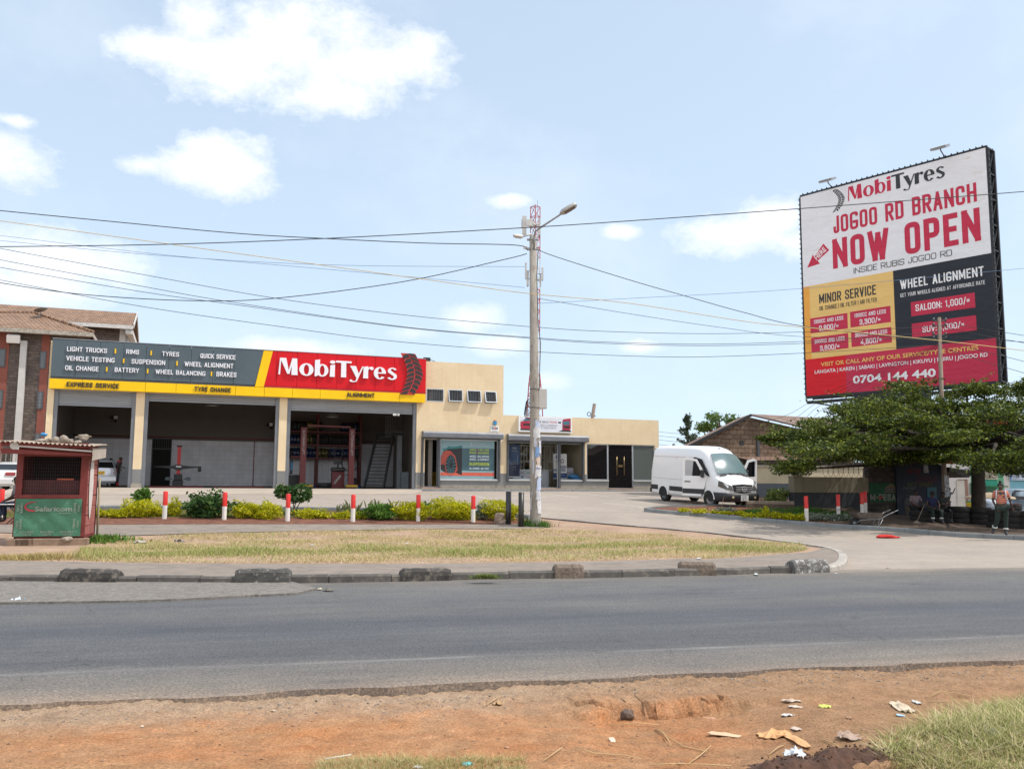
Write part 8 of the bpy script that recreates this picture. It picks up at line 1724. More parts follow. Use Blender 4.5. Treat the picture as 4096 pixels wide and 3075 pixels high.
def mat_stripe():
 m,nt,b=nodes('striped_shirt');co=coords(nt);w=nt.nodes.new('ShaderNodeTexWave');w.bands_direction='Z';w.inputs['Scale'].default_value=5;w.inputs['Distortion'].default_value=.3;nt.links.new(co,w.inputs[0]);nt.links.new(ramp(nt,w.outputs[1],[(.45,(.40,.07,.045)),(.55,(.46,.24,.17))]),b.inputs['Base Color']);b.inputs['Roughness'].default_value=.9;return m
wp=G('b5',1850,1182,.17)
J=stand();J.update(pel=(0,0,.92),hiL=(.1,0,.88),knL=(.1,.03,.48),anL=(.08,.02,.09),toL=(.1,-.13,.05),knR=(-.14,-.04,.49),anR=(-.26,.16,.16),toR=(-.3,.06,.05),elR=(-.24,.04,1.1),wrR=(-.12,-.10,.86),elL=(.25,.06,1.12),wrL=(.3,.12,.9))
W_,V_=person('woman in an orange striped shirt and dark green trousers walking along the kerb',wp,-.45,J,mat_stripe(),M_OVER,M_GUM,'bun',build=1.12,sleeve=.45);W_.scale=(1.02,)*3
for s in 'LR':
 k,a=V_['kn'+s],V_['an'+s];p=k.lerp(a,.62);q=MB();q.tube([p,k.lerp(a,.72)],.078,14);q.build('reflective_band',M_REFL,W_)
 s_=V_['sh'+s];q=MB();q.tube([s_+Vector((-.05 if s=='L' else .05,.06,.06)),s_+Vector((-.06 if s=='L' else .06,-.05,.075)),s_+Vector((-.05 if s=='L' else .05,-.125,-.05)),s_+Vector((-.04 if s=='L' else .04,-.12,-.2))],.022,6);q.build('rucksack_strap',mat('strap_white',(.45,.45,.48),.8),W_)
q=MB();q.blob((0,.17,1.2),(.14,.09,.2),0,2,.1);q.build('rucksack',mat('rucksack_blue',(.18,.22,.32),.8),W_);q=MB();q.blob((.13,.0,.93),(.12,.14,.09),0,2,.2);q.build('tied_jacket',M_OVER,W_)
def band(t,V,keys=('L','R')):
 for s in keys:k,a=V['kn'+s],V['an'+s];q=MB();q.tube([k.lerp(a,.62),k.lerp(a,.74)],.074,12);q.build('reflective_band',M_REFL,t)
def seat_at(c,x,y):p=G(c,x,y,.12);return(p.x,p.y+.45,p.z)
GP='people resting on stacked tyres'
person('person in a white patterned shirt and dark cap seated left on the tyres',seat_at('b5',850,1010),.1,sit(),mat('patterned_shirt',(.22,.18,.20),.8,var=.1,scale=9,col2=(.10,.03,.04),c2at=.5),mat('trouser_black',(.012,.012,.014),.9),M_GUM,'cap',GP,sleeve=.5)
t,V=person('person in a blue top and wide brimmed hat seated in the middle of the tyres',seat_at('b5',1060,1040),0,sit(),mat('deep_blue_top',(.006,.01,.05),.8),M_OVER,M_GUM,'hat',GP,sleeve=.3);band(t,V)
J=sit();J.update(elL=(.27,-.14,.78),wrL=(-.02,-.26,.80),elR=(-.27,-.14,.78),wrR=(.02,-.27,.76))
person('person in a dark vest with folded arms seated right beside the pole',seat_at('b5',1190,1040),-.1,J,mat('dark_vest',(.012,.018,.017),.8),mat('trouser_black',(.012,.012,.014)),M_GUM,'short',GP,sleeve=.2)
p=G('b5',1300,980,.12);J=stand(.1);J.update(elL=(.3,-.1,1.3),wrL=(.38,-.15,1.5));person('person in dark clothes standing behind the seated group with one hand raised',(p.x,p.y+1.0,p.z),.5,J,M_BLACK,mat('jeans_dark',(.03,.045,.08),.9),M_GUM,'short')
M_MECH=mat('mechanic_grey',(.045,.04,.042),.9,var=.15)
a=FP('a2',700,1430,2.2);J=stand(.12);J.update(elR=(-.26,-.1,1.15),wrR=(-.1,-.3,1.1),elL=(.25,.1,1.12),wrL=(.1,-.12,1.0));t,V=person('mechanic in grey overalls with red cuffs and black cap beside the silver hatchback',FP.w(a[0],2.2,ZF),FP.rz+1.2,J,M_MECH,M_MECH,M_BLACK,'cap','mechanics in the left bay')
for s in 'LR':k,q_=V['kn'+s],V['an'+s];q=MB();q.tube([k.lerp(q_,.55),k.lerp(q_,.95)],.07,12);q.build('red_cuff',M_RED,t)
q=MB();q.tube([V['shR']+Vector((0,0,.03)),V['shL']+Vector((0,0,.03))],.075,8);q.build('red_yoke',M_RED,t)
a=FP('a2',632,1430,4.0);person('second mechanic mostly hidden behind the silver hatchback roof',FP.w(a[0],4.2,ZF),FP.rz+.4,stand(.05),M_MECH,M_MECH,M_BLACK,'cap','mechanics in the left bay')
# person seated at the left edge, partly hidden by the kiosk
p=PY('c1',262,870,25.2);zg=p.z-.55;J=sit();t,V=person('person in navy track trousers with white stripes seated left of the kiosk',(p.x,25.2,zg),-1.35,J,mat('shirt_grey',(.10,.10,.11),.9),mat('track_navy',(.012,.02,.05),.8),M_BLACK,'short',sleeve=.6)
for s in 'LR':
 sg__=1 if s=='L' else-1;h_,k,a_=V['hi'+s],V['kn'+s],V['an'+s];ox=Vector((sg__*.085,0,0));q=MB();q.tube([h_+ox*1.1,k+ox,k.lerp(a_,.8)+ox*.8],.016,6);q.build('white_stripe',M_WHITE,t)
t=thing('folding_stool','black folding metal stool under the seated person left of the kiosk','stool',(p.x,25.2,zg),-1.35)
for s in(-.18,.18):q=MB();q.tube([(s,.2,.46),(s,-.25,-.02)],.014,6);q.build('leg',M_BLACK,t);q=MB();q.tube([(s,-.2,.46),(s,.25,-.02)],.014,6);q.build('leg',M_BLACK,t)
q=MB();q.box(-.2,.2,-.2,.2,.44,.47,bev=.01);q.build('seat',M_BLACK,t)
# -- VEGETATION
def mat_leaf(name,cols,rough=.55,trans=.25):
 m,nt,b=nodes(name);co=coords(nt);f=noise(nt,co,1.4,3);r=nt.nodes.new('ShaderNodeNewGeometry').outputs['Random Per Island']
 n=len(cols);c=ramp(nt,math_(nt,'ADD',math_(nt,'MULTIPLY',r,.65),math_(nt,'MULTIPLY',f,.35)),[(.12+.76*i/(n-1),cc)for i,cc in enumerate(cols)])
 nt.links.new(c,b.inputs['Base Color']);b.inputs['Roughness'].default_value=rough;b.inputs['Specular IOR Level'].default_value=.22
 tr_=nt.nodes.new('ShaderNodeBsdfTranslucent');nt.links.new(c,tr_.inputs[0]);mx=nt.nodes.new('ShaderNodeMixShader');mx.inputs[0].default_value=trans
 o=[x for x in nt.nodes if x.type=='OUTPUT_MATERIAL'][0];nt.links.new(b.outputs[0],mx.inputs[1]);nt.links.new(tr_.outputs[0],mx.inputs[2]);nt.links.new(mx.outputs[0],o.inputs[0]);return m
RS=np.random.RandomState(12)
def leaves(C,size,jit=.5,flat=0.0,asp=.55,up=0.0):
 """quads (rhombic leaves) at centres C (n,3); random orientation"""
 n=len(C);a=RS.normal(size=(n,3));a[:,2]*=(1-flat);a[:,2]+=up;a/=np.linalg.norm(a,axis=1)[:,None];b=RS.normal(size=(n,3));b[:,2]*=(1-flat);b-=(b*a).sum(1)[:,None]*a;b/=np.linalg.norm(b,axis=1)[:,None]+1e-9
 s=size*(1+jit*RS.uniform(-1,1,n))[:,None];a=a*s;b=b*s*asp
 V=np.stack([C-a,C+b-a*.1,C+a,C-b-a*.1],1).reshape(-1,3);return V
def quadmesh(name,V,m,parent=None,loc=None,k=4):
 n=len(V)//k;me=bpy.data.meshes.new(name);me.vertices.add(len(V));me.vertices.foreach_set('co',V.astype(np.float32).ravel());me.loops.add(n*k);me.loops.foreach_set('vertex_index',np.arange(n*k,dtype=np.int32));me.polygons.add(n);me.polygons.foreach_set('loop_start',np.arange(0,n*k,k,dtype=np.int32))
 for x in(m if isinstance(m,list)else[m]):me.materials.append(x)
 me.update(calc_edges=True);me.validate();o=bpy.data.objects.new(name,me);COL.objects.link(o)
 if parent:o.parent=parent
 if loc is not None:o.location=loc
 return o
def shell_pts(n,R,fill=.55,lump=.18,seed=0):
 rs=np.random.RandomState(seed);d=rs.normal(size=(n,3));d/=np.linalg.norm(d,axis=1)[:,None];ph=rs.uniform(0,6,(5,));kk=rs.uniform(-4,4,(5,3))
 r=1+lump*sum(np.sin(d@kk[i]*1.6+ph[i])for i in range(5))/2.2;rad=r*(fill+(1-fill)*rs.uniform(0,1,n)**.5);return d*rad[:,None]*np.array(R)
YG=mat_leaf('golden_leaf',[(.16,.20,.008),(.38,.40,.01),(.58,.54,.015),(.68,.62,.03)],trans=.4);DG=mat_leaf('dark_leaf',[(.012,.035,.01),(.03,.08,.02),(.06,.13,.03),(.14,.20,.05)]);MG=mat_leaf('mid_leaf',[(.03,.08,.012),(.06,.15,.02),(.11,.22,.03),(.2,.3,.05)])
M_BARK=mat('bark',(.10,.07,.05),.95,var=.3,scale=6,bump=.8)
def bush(lab,name,c,x,y,w,h,m,n=1500,ls=.035,off=.12,depth=None,group=None,stem=False,base=0):
 w*=1.2;h*=1.1;n=int(n*1.3)
 p=G(c,x,y,off);t=thing(name,lab,'bush',p,0,group);k=p.y/FPX;W2=w*CR[c][2]*k/2;H=h*CR[c][2]*k;D2=depth or W2*.8
 z0=H*base;C=shell_pts(n,(W2,min(D2,.7),(H-z0)/2),.4,.34,seed=int(x))*(1+.0*RS.normal(0,.1,(n,1)))+(RS.uniform(0,1,(n,1))<.12)*RS.normal(0,.06,(n,3))+np.array([0,min(D2,.7)*.6,z0+(H-z0)/2]);C=C[C[:,2]>.0]
 quadmesh('foliage',leaves(C,ls),m,t);q=MB();R=random.Random(int(x))
 for _ in range(6):e=Vector((R.uniform(-.6,.6)*W2,min(D2,.7)*.6+R.uniform(-.3,.3)*D2,H*R.uniform(.5,.85)));q.tube([(R.uniform(-.04,.04),min(D2,.7)*.6,-.02),(e.x*.35,e.y,e.z*.45),e],[.02,.013,.005],5)
 q.build('stem',M_BARK,t);return t
GB='clipped golden bushes in the planting bed'
bush('round golden bush left of the first bollard','golden_bush','b1',1200,378,270,150,YG,2600,group=GB)
bush('low sparse golden sprigs at the left end of the bed by the kiosk','golden_bush','b1',855,378,90,70,YG,500,group=GB)
bush('low golden mound at the left foot of the round golden bush','golden_bush','b1',1010,382,160,75,YG,900,group=GB)
bush('loose upright golden shrub just right of the first bollard','golden_bush','b1',1525,368,110,130,YG,900,group=GB)
bush('low golden tuft between the first bollard and the dark shrub','golden_bush','b1',1390,370,110,70,YG,500,group=GB)
bush('broad dark leafy shrub with big leaves','dark_shrub','b1',1790,388,330,205,DG,1500,.07)
bush('tall thin light green sprig rising behind the round golden bush','sprig','b1',1245,360,120,225,MG,350,.06,base=.45)
bush('wide golden bush left of the topiary','golden_bush','b2',150,385,230,138,YG,2300,group=GB);bush('golden bush touching the topiary bollard on its left','golden_bush','b2',350,392,220,128,YG,2200,group=GB)
bush('low golden patch right under the topiary','golden_bush','b2',740,388,200,78,YG,1200,group=GB);bush('small golden tuft between topiary and snake plants','golden_bush','b2',870,390,80,48,YG,400,group=GB);bush('low golden patch left of the snake plant bollard','golden_bush','b2',1030,388,170,55,YG,900,group=GB);bush('low golden patch right of the snake plant bollard','golden_bush','b2',1190,392,100,60,YG,600,group=GB)
bush('dense bright green hedge block beside the golden hedge','green_hedge','b2',1350,402,260,128,MG,3000,.04)
bush('golden hedge block behind the fifth bollard','golden_bush','b2',1640,405,300,148,YG,3600,group=GB);bush('largest golden hedge mound right of the fifth bollard','golden_bush','b2',1965,402,310,168,YG,4200,group=GB);bush('golden hedge end at the sixth bollard','golden_bush','b3',120,402,200,140,YG,2200,group=GB);bush('golden hedge mound behind the boulder and black posts','golden_bush','b3',460,412,310,165,YG,3800,group=GB);bush('grey green wispy shrub between golden mounds left of the boulder','dark_shrub','b3',285,398,110,130,mat_leaf('grey_leaf',[(.08,.11,.06),(.16,.2,.12),(.26,.3,.2)]),700)
bush('pale green sprig behind the fifth bollard','sprig','b2',1765,350,90,110,MG,300,.04)
# topiary with a bare stem
p=G('b2',610,352,.12);t=thing('topiary_tree','small round headed dark green tree on thin bare stems behind the third bollard','tree',p);C=np.concatenate([shell_pts(900,(.42,.4,.34),seed=3)+np.array([.2,0,.78]),shell_pts(500,(.3,.3,.26),seed=4)+np.array([-.42,0,.85])]);quadmesh('crown',leaves(C,.06),DG,t)
q=MB()
for e in((.3,0,.6),(-.1,.1,.6),(-.4,0,.7),(.1,-.1,.6)):q.tube([(0,0,-.05),(e[0]*.4,e[1],.3),e],[.028,.02,.01],6)
q.build('trunk',M_BARK,t)
# snake plants
SN=mat_leaf('snake_leaf',[(.06,.09,.03),(.12,.15,.06),(.22,.22,.08)],trans=.1)
def snake(lab,c,x,y,h,n,lean=0,group='snake plants in the planting bed'):
 p=G(c,x,y,.12);H=h*CR[c][2]*p.y/FPX;t=thing('snake_plant',lab,'plant',p,0,group);R=random.Random(int(x))
 for i in range(n):
  a=R.uniform(0,6.28);l=H*R.uniform(.6,1.05);s=R.uniform(.1,.45);d=Vector((math.cos(a)*s+lean,math.sin(a)*s,1)).normalized();sd=d.cross(Vector((0,1,.2))).normalized();q=MB();o=Vector((math.cos(a)*.05,math.sin(a)*.05,0));L=[]
  for k,w in((0,.018),(.35,.028),(.7,.024),(1,.002)):c_=o+d*l*k+Vector((math.cos(a),math.sin(a),0))*(k*k*.08);L.append((c_-sd*w,c_+sd*w))
  q.add([v for e in L for v in e],[[2*k,2*k+1,2*k+3,2*k+2]for k in range(3)],0,True);q.build('leaf',SN,t)
for i,(c,x,y,h,n,l)in enumerate((('b2',1000,328,90,6,.25),('b2',1075,328,85,5,0),('b2',1110,328,125,4,0),('b2',1165,328,110,5,.15),('b2',1260,300,90,6,.2),('b2',1350,290,85,7,.1),('b2',1430,280,45,4,-.4),('b2',1490,285,80,7,.1),('b2',1655,275,60,5,-.1))):
 snake(['first leaning snake plant left of the fourth bollard','short snake plant left of the fourth bollard','tall snake plant directly behind the fourth bollard','snake plant just right of the fourth bollard','leaning snake plant above the green hedge left end','snake plant above the middle of the green hedge','low splayed snake plant above the green hedge right end','snake plant above the golden hedge left end','last snake plant left of the fifth bollard'][i],c,x,y,h,n,l)
 # planting in the right island
for i,(c,x,y,w,h,n)in enumerate((('b4',105,410,110,40,260),('b4',280,425,150,45,400),('b4',440,428,90,32,200),('b4',560,440,120,36,300),('b4',730,455,100,60,350),('b4',830,470,100,45,300),('b4',930,475,110,48,300),('b4',1010,480,70,110,320),('b4',1130,485,110,70,400),('b4',1260,495,130,65,450),('b4',1390,500,120,60,450))):
 bush('small golden plant number-%s from the tip of the right flower bed'%'one two three four five six seven eight nine ten eleven'.split()[i]if 0 else['golden tuft nearest the tip of the right flower bed','second golden tuft from the tip of the right flower bed','tiny golden tuft below the van front wheel','golden tuft below the van bumper','taller golden tuft right of the van bumper','golden tuft in the middle of the right bed','golden patch at mid bed under the planter wall','tall narrow golden shoot in the right bed','golden clump left of the wide clump in the right bed','wide golden clump in the right bed','golden clump touching the first right bollard'][i],'golden_bush',c,x,y,w,h,YG,n,.035,.14,group='golden edging plants in the right flower bed')
GL=mat_leaf('silver_leaf',[(.12,.15,.10),(.22,.26,.2),(.34,.38,.32)])
bush('silvery grey shrub right of the first right bollard','silver_shrub','b4',1600,505,240,70,GL,900,.04,.14);bush('silvery low plants behind the golden edging','silver_shrub','b4',560,415,160,50,GL,500,.04,.14);bush('silvery patch under the shaded wall near the wheelbarrow','silver_shrub','b4',1860,500,200,65,GL,700,.04,.14)
bush('rounded variegated shrub inside the planter by the van','planter_shrub','b4',1150,310,190,135,mat_leaf('varieg',[(.05,.09,.02),(.16,.22,.05),(.36,.38,.14)]),1500,.05,.3)
snake('spiky plant in front of the van plate','b4',800,330,60,9,0,'spiky plants in the planter');snake('spiky plant right of the van corner','b4',905,330,60,9,0,'spiky plants in the planter');snake('spiky dark plant left of the variegated shrub','b4',1000,330,75,9,0,'spiky plants in the planter');snake('spiky plant in the middle of the right flower bed','b4',1265,430,80,10,0,'spiky plants in the planter')
BR=mat('dry_branch',(.19,.13,.09),.9,var=.2)
for i,pts in enumerate(([(150,410),(190,330),(140,285)],[(360,415),(365,300),(362,250)],[(480,420),(520,330),(540,235)],[(620,425),(615,340),(630,280)],[(340,412),(620,430),(900,425)],[(880,445),(1000,380),(1200,410),(1400,495)],[(1080,330),(1180,390),(1210,480)],[(1510,480),(1620,410),(1800,380),(1960,360),(2010,420)],[(1780,330),(1820,430),(1860,480)],[(690,440),(700,350),(745,290)])):
 q=MB();P_=[G('b4',pts[0][0],pts[0][1],.14)];Y=P_[0].y;P_+=[PY('b4',x,y,Y+.1*k)for k,(x,y)in enumerate(pts[1:])];q.tube([v-P_[0]for v in P_],[.016]+[.011]*(len(P_)-2)+[.004],5);o=q.build('dry_branch',BR,None,P_[0]);tag(o,['bent bare twig nearest the tip of the right bed','straight upright bare stem left of the van wheel','tall bare stem before the van bumper','short upright bare stem before the van bumper','long bare branch lying along the golden edging','long arching bare branch in the middle of the right bed','bare twig falling beside the planter wall','arching dead branch in front of the shaded wall','bare twig by the second right bollard','curved bare stem below the number plate'][i],'branch','bare branches in the right flower bed')
 # climbing greenery by the far wall
bush('green ground plants along the rear cream wall','green_plants','a5',1430,1030,340,55,MG,1500,.05,.05,1.0)
# ---- trees
def limb(q,a,b,r0,r1,R,sag=.1):
 m_=a.lerp(b,.5)+Vector((R.uniform(-1,1),R.uniform(-1,1),R.uniform(-.2,1)))*(b-a).length*sag;q.tube([a,a.lerp(m_,.6),m_,b],[r0,r0*.8,(r0+r1)/2,r1],7)
def big_tree():
 Y=39.0;tp=PY('c7',600,1200,Y);zb=gz(tp.x,Y);t=thing('shade_tree','big spreading shade tree with layered dark green crown on the right','tree',(tp.x,Y,zb));o=Vector((tp.x,Y,zb));R=random.Random(4);q=MB()
 top=PY('c7',590,330,Y)-o;q.tube([(0,0,-.2),(0,0,.4),top*.5,top],[.40,.30,.27,.26],14)
 # crown clumps in depth around the trunk, unseen right-hand ones added to cast shade: (crop x, y, depth offset, half-width m, half-height m)
 cl=[]
 F_=[(60,625,-1),(130,660,0),(230,600,.5),(300,620,-1.5),(330,730,-.5),(280,860,-1),(240,905,-1.5),(420,700,.6),(450,620,-1),(520,510,0),(560,560,-2),(600,640,1),(640,750,0),(700,400,0),(760,370,1),(780,470,-1.5),(800,560,1.5),(860,660,-1),(740,600,0),(900,330,.5),(880,430,-.5),(980,380,1),(1000,520,-2),(1020,640,0),(1080,290,0),(1120,420,-1),(1150,560,1),(1180,680,-.5),(1190,150,0),(1230,180,.5),(1270,260,-1),(1300,390,0),(1330,520,-2),(1350,640,1),(1420,300,1),(1440,450,-1),(1480,590,.5),(1500,700,-1),(1560,240,.5),(1570,370,-1),(1640,500,-2),(1620,640,0),(1700,190,0),(1780,170,.5),(1840,200,0),(1740,320,0),(1800,440,-1.5),(1820,590,0),(1900,290,1),(1940,420,-1),(1960,560,0),(1960,700,-1),(2040,200,.5),(2080,320,-1),(2100,460,0),(2120,600,-2),(2110,730,-1),(2140,830,-.5),(2060,780,-.5),(2200,200,0),(2260,350,0),(2280,520,-1),(2320,680,0),(2180,140,.5),(720,690,-1.5),(950,720,-.5),(560,720,.5),(1100,740,0),(1300,720,.5),(1650,740,.5),(1850,740,.5),(2400,300,0),(2420,500,0),(2500,400,0),(2700,350,0),(2800,480,0),(2950,380,0),(3100,450,0),(3250,380,0),(2600,620,0),(2900,620,0),(3200,560,0),(500,790,0),(640,780,0),(800,770,0),(900,790,0),(1020,775,0),(1180,765,0),(1420,770,0),(1560,760,0),(1500,640,-3),(1600,590,-3),(1400,600,-3),(1700,680,-3),(1880,800,0),(2000,850,0),(1760,780,0),(2120,880,0),(900,480,-3),(1250,470,-3),(1750,560,-3)]
 Cs=[]
 for i,(x,y,dy)in enumerate(F_):
  c=PY('a7',x,y+(45 if y<330 else 0 if y<640 else R.uniform(-40,25)),Y+(R.uniform(-7,3.5)if y>330 else R.uniform(-3,3))*(1 if x>400 else .5))-o;n=1450 if y>330 else 750;w=R.uniform(.6,1.15)*(.75 if y<330 or x<260 else 1)
  Cs.append(shell_pts(n,(w,w,w*R.uniform(.26,.42)),.3,.35,i)+np.array(c))
  if R.random()<.85:
   for _ in range(6):
    a=R.uniform(0,6.28);d=np.array([math.cos(a),math.sin(a),R.uniform(-.12,.4)]);s=np.linspace(.6,R.uniform(1.3,2.0),44)[:,None];Cs.append(np.array(c)+d*s*w+RS.normal(0,.06,(44,3))*np.array([1,1,.6]))
  if i%2==0:limb(q,top+Vector((R.uniform(-.15,.15),0,R.uniform(-.5,0))),Vector(c),.13,.03,R)
 q.build('trunk',mat('dark_bark',(.035,.026,.02),.95,var=.3,scale=5,bump=.8),t);C=np.concatenate(Cs);C=C[C[:,2]>1.1]
 quadmesh('crown',leaves(C,.055,.5,.45),mat_leaf('tree_leaf',[(.018,.034,.007),(.04,.066,.012),(.095,.13,.02),(.30,.34,.045)],.42,.3),t)
big_tree()
def small_tree(lab,name,c,x,yb,yt,Y,w,cols,n,ls,conifer=False):
 b=PY(c,x,yb,Y);tp=PY(c,x,yt,Y);t=thing(name,lab,'tree',(b.x,Y,b.z));H=tp.z-b.z;R=random.Random(int(x));q=MB();q.tube([(0,0,-1),(0,0,H*.95)],[.16,.03],7);Cs=[]
 if conifer:
  for k in range(26):
   u=k/26;a=R.uniform(0,6.28);L=w*(1-u)**.8*R.uniform(.6,1.15);z=H*(.02+.95*u);s=np.linspace(.1,1,30)[:,None];d=np.array([math.cos(a),math.sin(a),R.uniform(.15,.5)]);Cs.append(np.array([0,0,z])+d*s*L+RS.normal(0,.09,(30,3))*(1.4-s));q.tube([(0,0,z),tuple(np.array([0,0,z])+d*L*.8)],[.04,.01],4)
 else:
  for k in range(13):a=R.uniform(0,6.28);c_=np.array([math.cos(a)*w*R.uniform(.1,.95),math.sin(a)*w*.5,H*R.uniform(.35,1.0)]);Cs.append(shell_pts(n//13,(.7,.7,.32),.3,.3,k)+c_);limb(q,Vector((0,0,H*.2)),Vector(c_),.07,.02,R)
 q.build('trunk',M_BARK,t);quadmesh('crown',leaves(np.concatenate(Cs),ls,.5,.2),mat_leaf(name+'_leaf',cols,.6,.3),t)
small_tree('slim grey green conifer behind the van and shed','conifer','a5',598,600,250,72,1.3,[(.05,.075,.05),(.09,.12,.08),(.14,.18,.12)],0,.14,True)
small_tree('airy broadleaf tree with open crown behind the shed roof','broadleaf_tree','a5',900,520,245,68,2.6,[(.05,.09,.02),(.10,.17,.04),(.18,.26,.07)],1700,.12)
# ---- grass
def grass(name,lab,sample,n,h,w,cols,off,lean=.5,kind='stuff',zf=None):
 P_=sample(n);n=len(P_);z=np.array([(zf or(lambda x,y:gz(x,y)+off))(x,y)for x,y in P_]);B=np.column_stack([P_,z-.01]);a=RS.uniform(0,6.28,n);H=h*RS.uniform(.35,1.25,n)*(1+.6*np.sin(P_[:,0]*1.3)*np.sin(P_[:,1]*1.7));L=RS.uniform(.1,lean,n)*H*2
 tip=B+np.column_stack([np.cos(a)*L,np.sin(a)*L,H]);s=np.column_stack([-np.sin(a),np.cos(a),np.zeros(n)])*w*RS.uniform(.6,1.3,n)[:,None];V=np.stack([B-s,B+s,tip],1).reshape(-1,3)
 o=quadmesh(name,V,mat_leaf(name+'_blade',cols,.8,.3),k=3);tag(o,lab,'grass',kind=kind);return o
def inpoly(poly,n,seed=0,dens=None):
 rs=np.random.RandomState(seed);A=np.array([(p[0],p[1])for p in poly]);lo,hi=A.min(0),A.max(0);out=[]
 while sum(map(len,out))<n:
  Q=rs.uniform(lo,hi,(n*2,2));ins=np.zeros(len(Q),bool);j=len(A)-1
  for i in range(len(A)):
   c=((A[i,1]>Q[:,1])!=(A[j,1]>Q[:,1]))&(Q[:,0]<(A[j,0]-A[i,0])*(Q[:,1]-A[i,1])/(A[j,1]-A[i,1]+1e-12)+A[i,0]);ins^=c;j=i
  Q=Q[ins]
  if dens is not None:Q=Q[rs.uniform(0,1,len(Q))<dens(Q[:,0],Q[:,1])]
  out.append(Q)
  if not len(Q):break
 return np.concatenate(out)[:n]
gp=[G(*a,.1)for a in[('b1',640,745),('b1',900,770),('b1',2200,778),('b2',700,782),('b2',1700,780),('b3',600,770),('b3',1400,758),('b3',2200,730),('b4',300,930),('b4',800,900),('b4',1250,865),('b4',1460,830),('b4',1430,770),('b4',1150,745),('b4',640,712),('b4',280,670),('b3',2100,535),('b3',1500,500),('b3',900,478),('b2',1700,478),('b2',600,500),('b1',1500,520),('b1',900,560),('b1',800,560)]]
wave=lambda x,y:.5+.5*np.sin(x*.9+2*np.sin(y*.7))*np.sin(y*1.3+np.sin(x*1.1))
grass('dry_grass','dry straw coloured grass covering the verge between path and footpath',lambda n:inpoly(gp,n,1,lambda x,y:.35+.65*wave(x*2.1,y*1.7)),110000,.055,.008,[(.26,.22,.09),(.45,.35,.17),(.62,.50,.28),(.72,.62,.40)],.1,1.6)
tband=lambda x,y:np.clip(wave(x,y)*1.2*np.exp(-((RN.x*x+RN.y*y-21.8)/1.6)**2)+.12*(wave(y,x)>.6),0,1)
grass('green_grass','greener grass tufts along the road side of the verge',lambda n:inpoly(gp,n,2,tband),30000,.10,.008,[(.12,.17,.03),(.22,.27,.06),(.38,.38,.14),(.55,.48,.24)],.1,1.2)
def blobpts(c,x,y,rx,ry,off):p=G(c,x,y,off);return lambda n:np.column_stack([RS.normal(p.x,rx,n),RS.normal(p.y,ry,n)])
grass('weed_tuft','leafy green weeds at the right foot of the kiosk',blobpts('b1',810,590,.4,.4,.1),1300,.13,.035,[(.04,.10,.015),(.10,.2,.03),(.2,.3,.06)],.1,.7,'thing')
grass('weed_tuft','bushy green weed around the base of the concrete pole',blobpts('a4',1050,1485,.2,.16,.1),1200,.5,.016,[(.04,.10,.015),(.08,.17,.03),(.18,.28,.08)],.1,.5,'thing')
grass('weed_tuft','green weed tuft growing from the kerb at mid road',blobpts('b3',310,892,.1,.03,.15),500,.12,.009,[(.06,.11,.02),(.14,.20,.04),(.36,.33,.15)],.12,.9,'thing')
grass('straw_tuft','dry straw tuft at the left edge below the kiosk',blobpts('b1',40,735,.7,.3,.1),3800,.16,.010,[(.20,.15,.06),(.42,.33,.13),(.5,.42,.2)],.1,.9,'thing')
bl=[G(*a,.13)for a in[('b1',-400,380),('b1',830,375),('b1',1900,372),('b2',1200,375),('b2',1250,320),('b1',1900,305),('b1',-400,305)]]
grass('lawn_strip','short bright green lawn strip at the back of the planting bed',lambda n:inpoly(bl,n,3),22000,.055,.010,[(.08,.16,.02),(.15,.26,.04),(.25,.36,.08)],.13,.7)
bl2=[p for p in[G('b4',500,420,.14),G('b4',1300,470,.14),G('b4',1900,500,.14),G('b4',1950,430,.14),G('b4',1350,380,.14),G('b4',900,400,.14)]]
grass('bed_greens','mixed green ground cover in the right flower bed',lambda n:inpoly(bl2,n,5),9000,.15,.018,[(.03,.09,.015),(.08,.18,.03),(.18,.28,.07)],.14,.8)
dz_=lambda x,y:DZ(x,y)
nr_=[GD('b8',2400,400),GD('b8',2000,470),GD('b8',1700,560),GD('b8',1500,640),GD('b8',1330,690),GD('b8',1350,760),GD('b8',1440,830),GD('b8',1460,960),GD('b8',2500,960)]
grass('roadside_grass','tangled green and straw grass in the lower right corner',lambda n:inpoly(nr_,n,7,lambda x,y:.2+.8*wave(x*4,y*5)),11000,.062,.0042,[(.07,.10,.02),(.18,.22,.05),(.40,.38,.14),(.62,.52,.30),(.72,.62,.40)],0,1.8,zf=dz_)
grass('roadside_straw','long loose straws lying over the lower right grass',lambda n:inpoly(nr_,n,17),1800,.03,.003,[(.5,.42,.22),(.68,.58,.36)],.01,6,zf=dz_)
st3=[GD('b7',-60,880),GD('b7',150,850),GD('b7',600,842),GD('b7',1250,850),GD('b7',1300,1000),GD('b7',-60,1000)]
grass('roadside_straw','dry cut grass along the bottom edge of the picture',lambda n:inpoly(st3,n,8),9000,.04,.0022,[(.16,.20,.05),(.36,.33,.12),(.56,.46,.24),(.65,.56,.34)],0,1.6,zf=dz_)
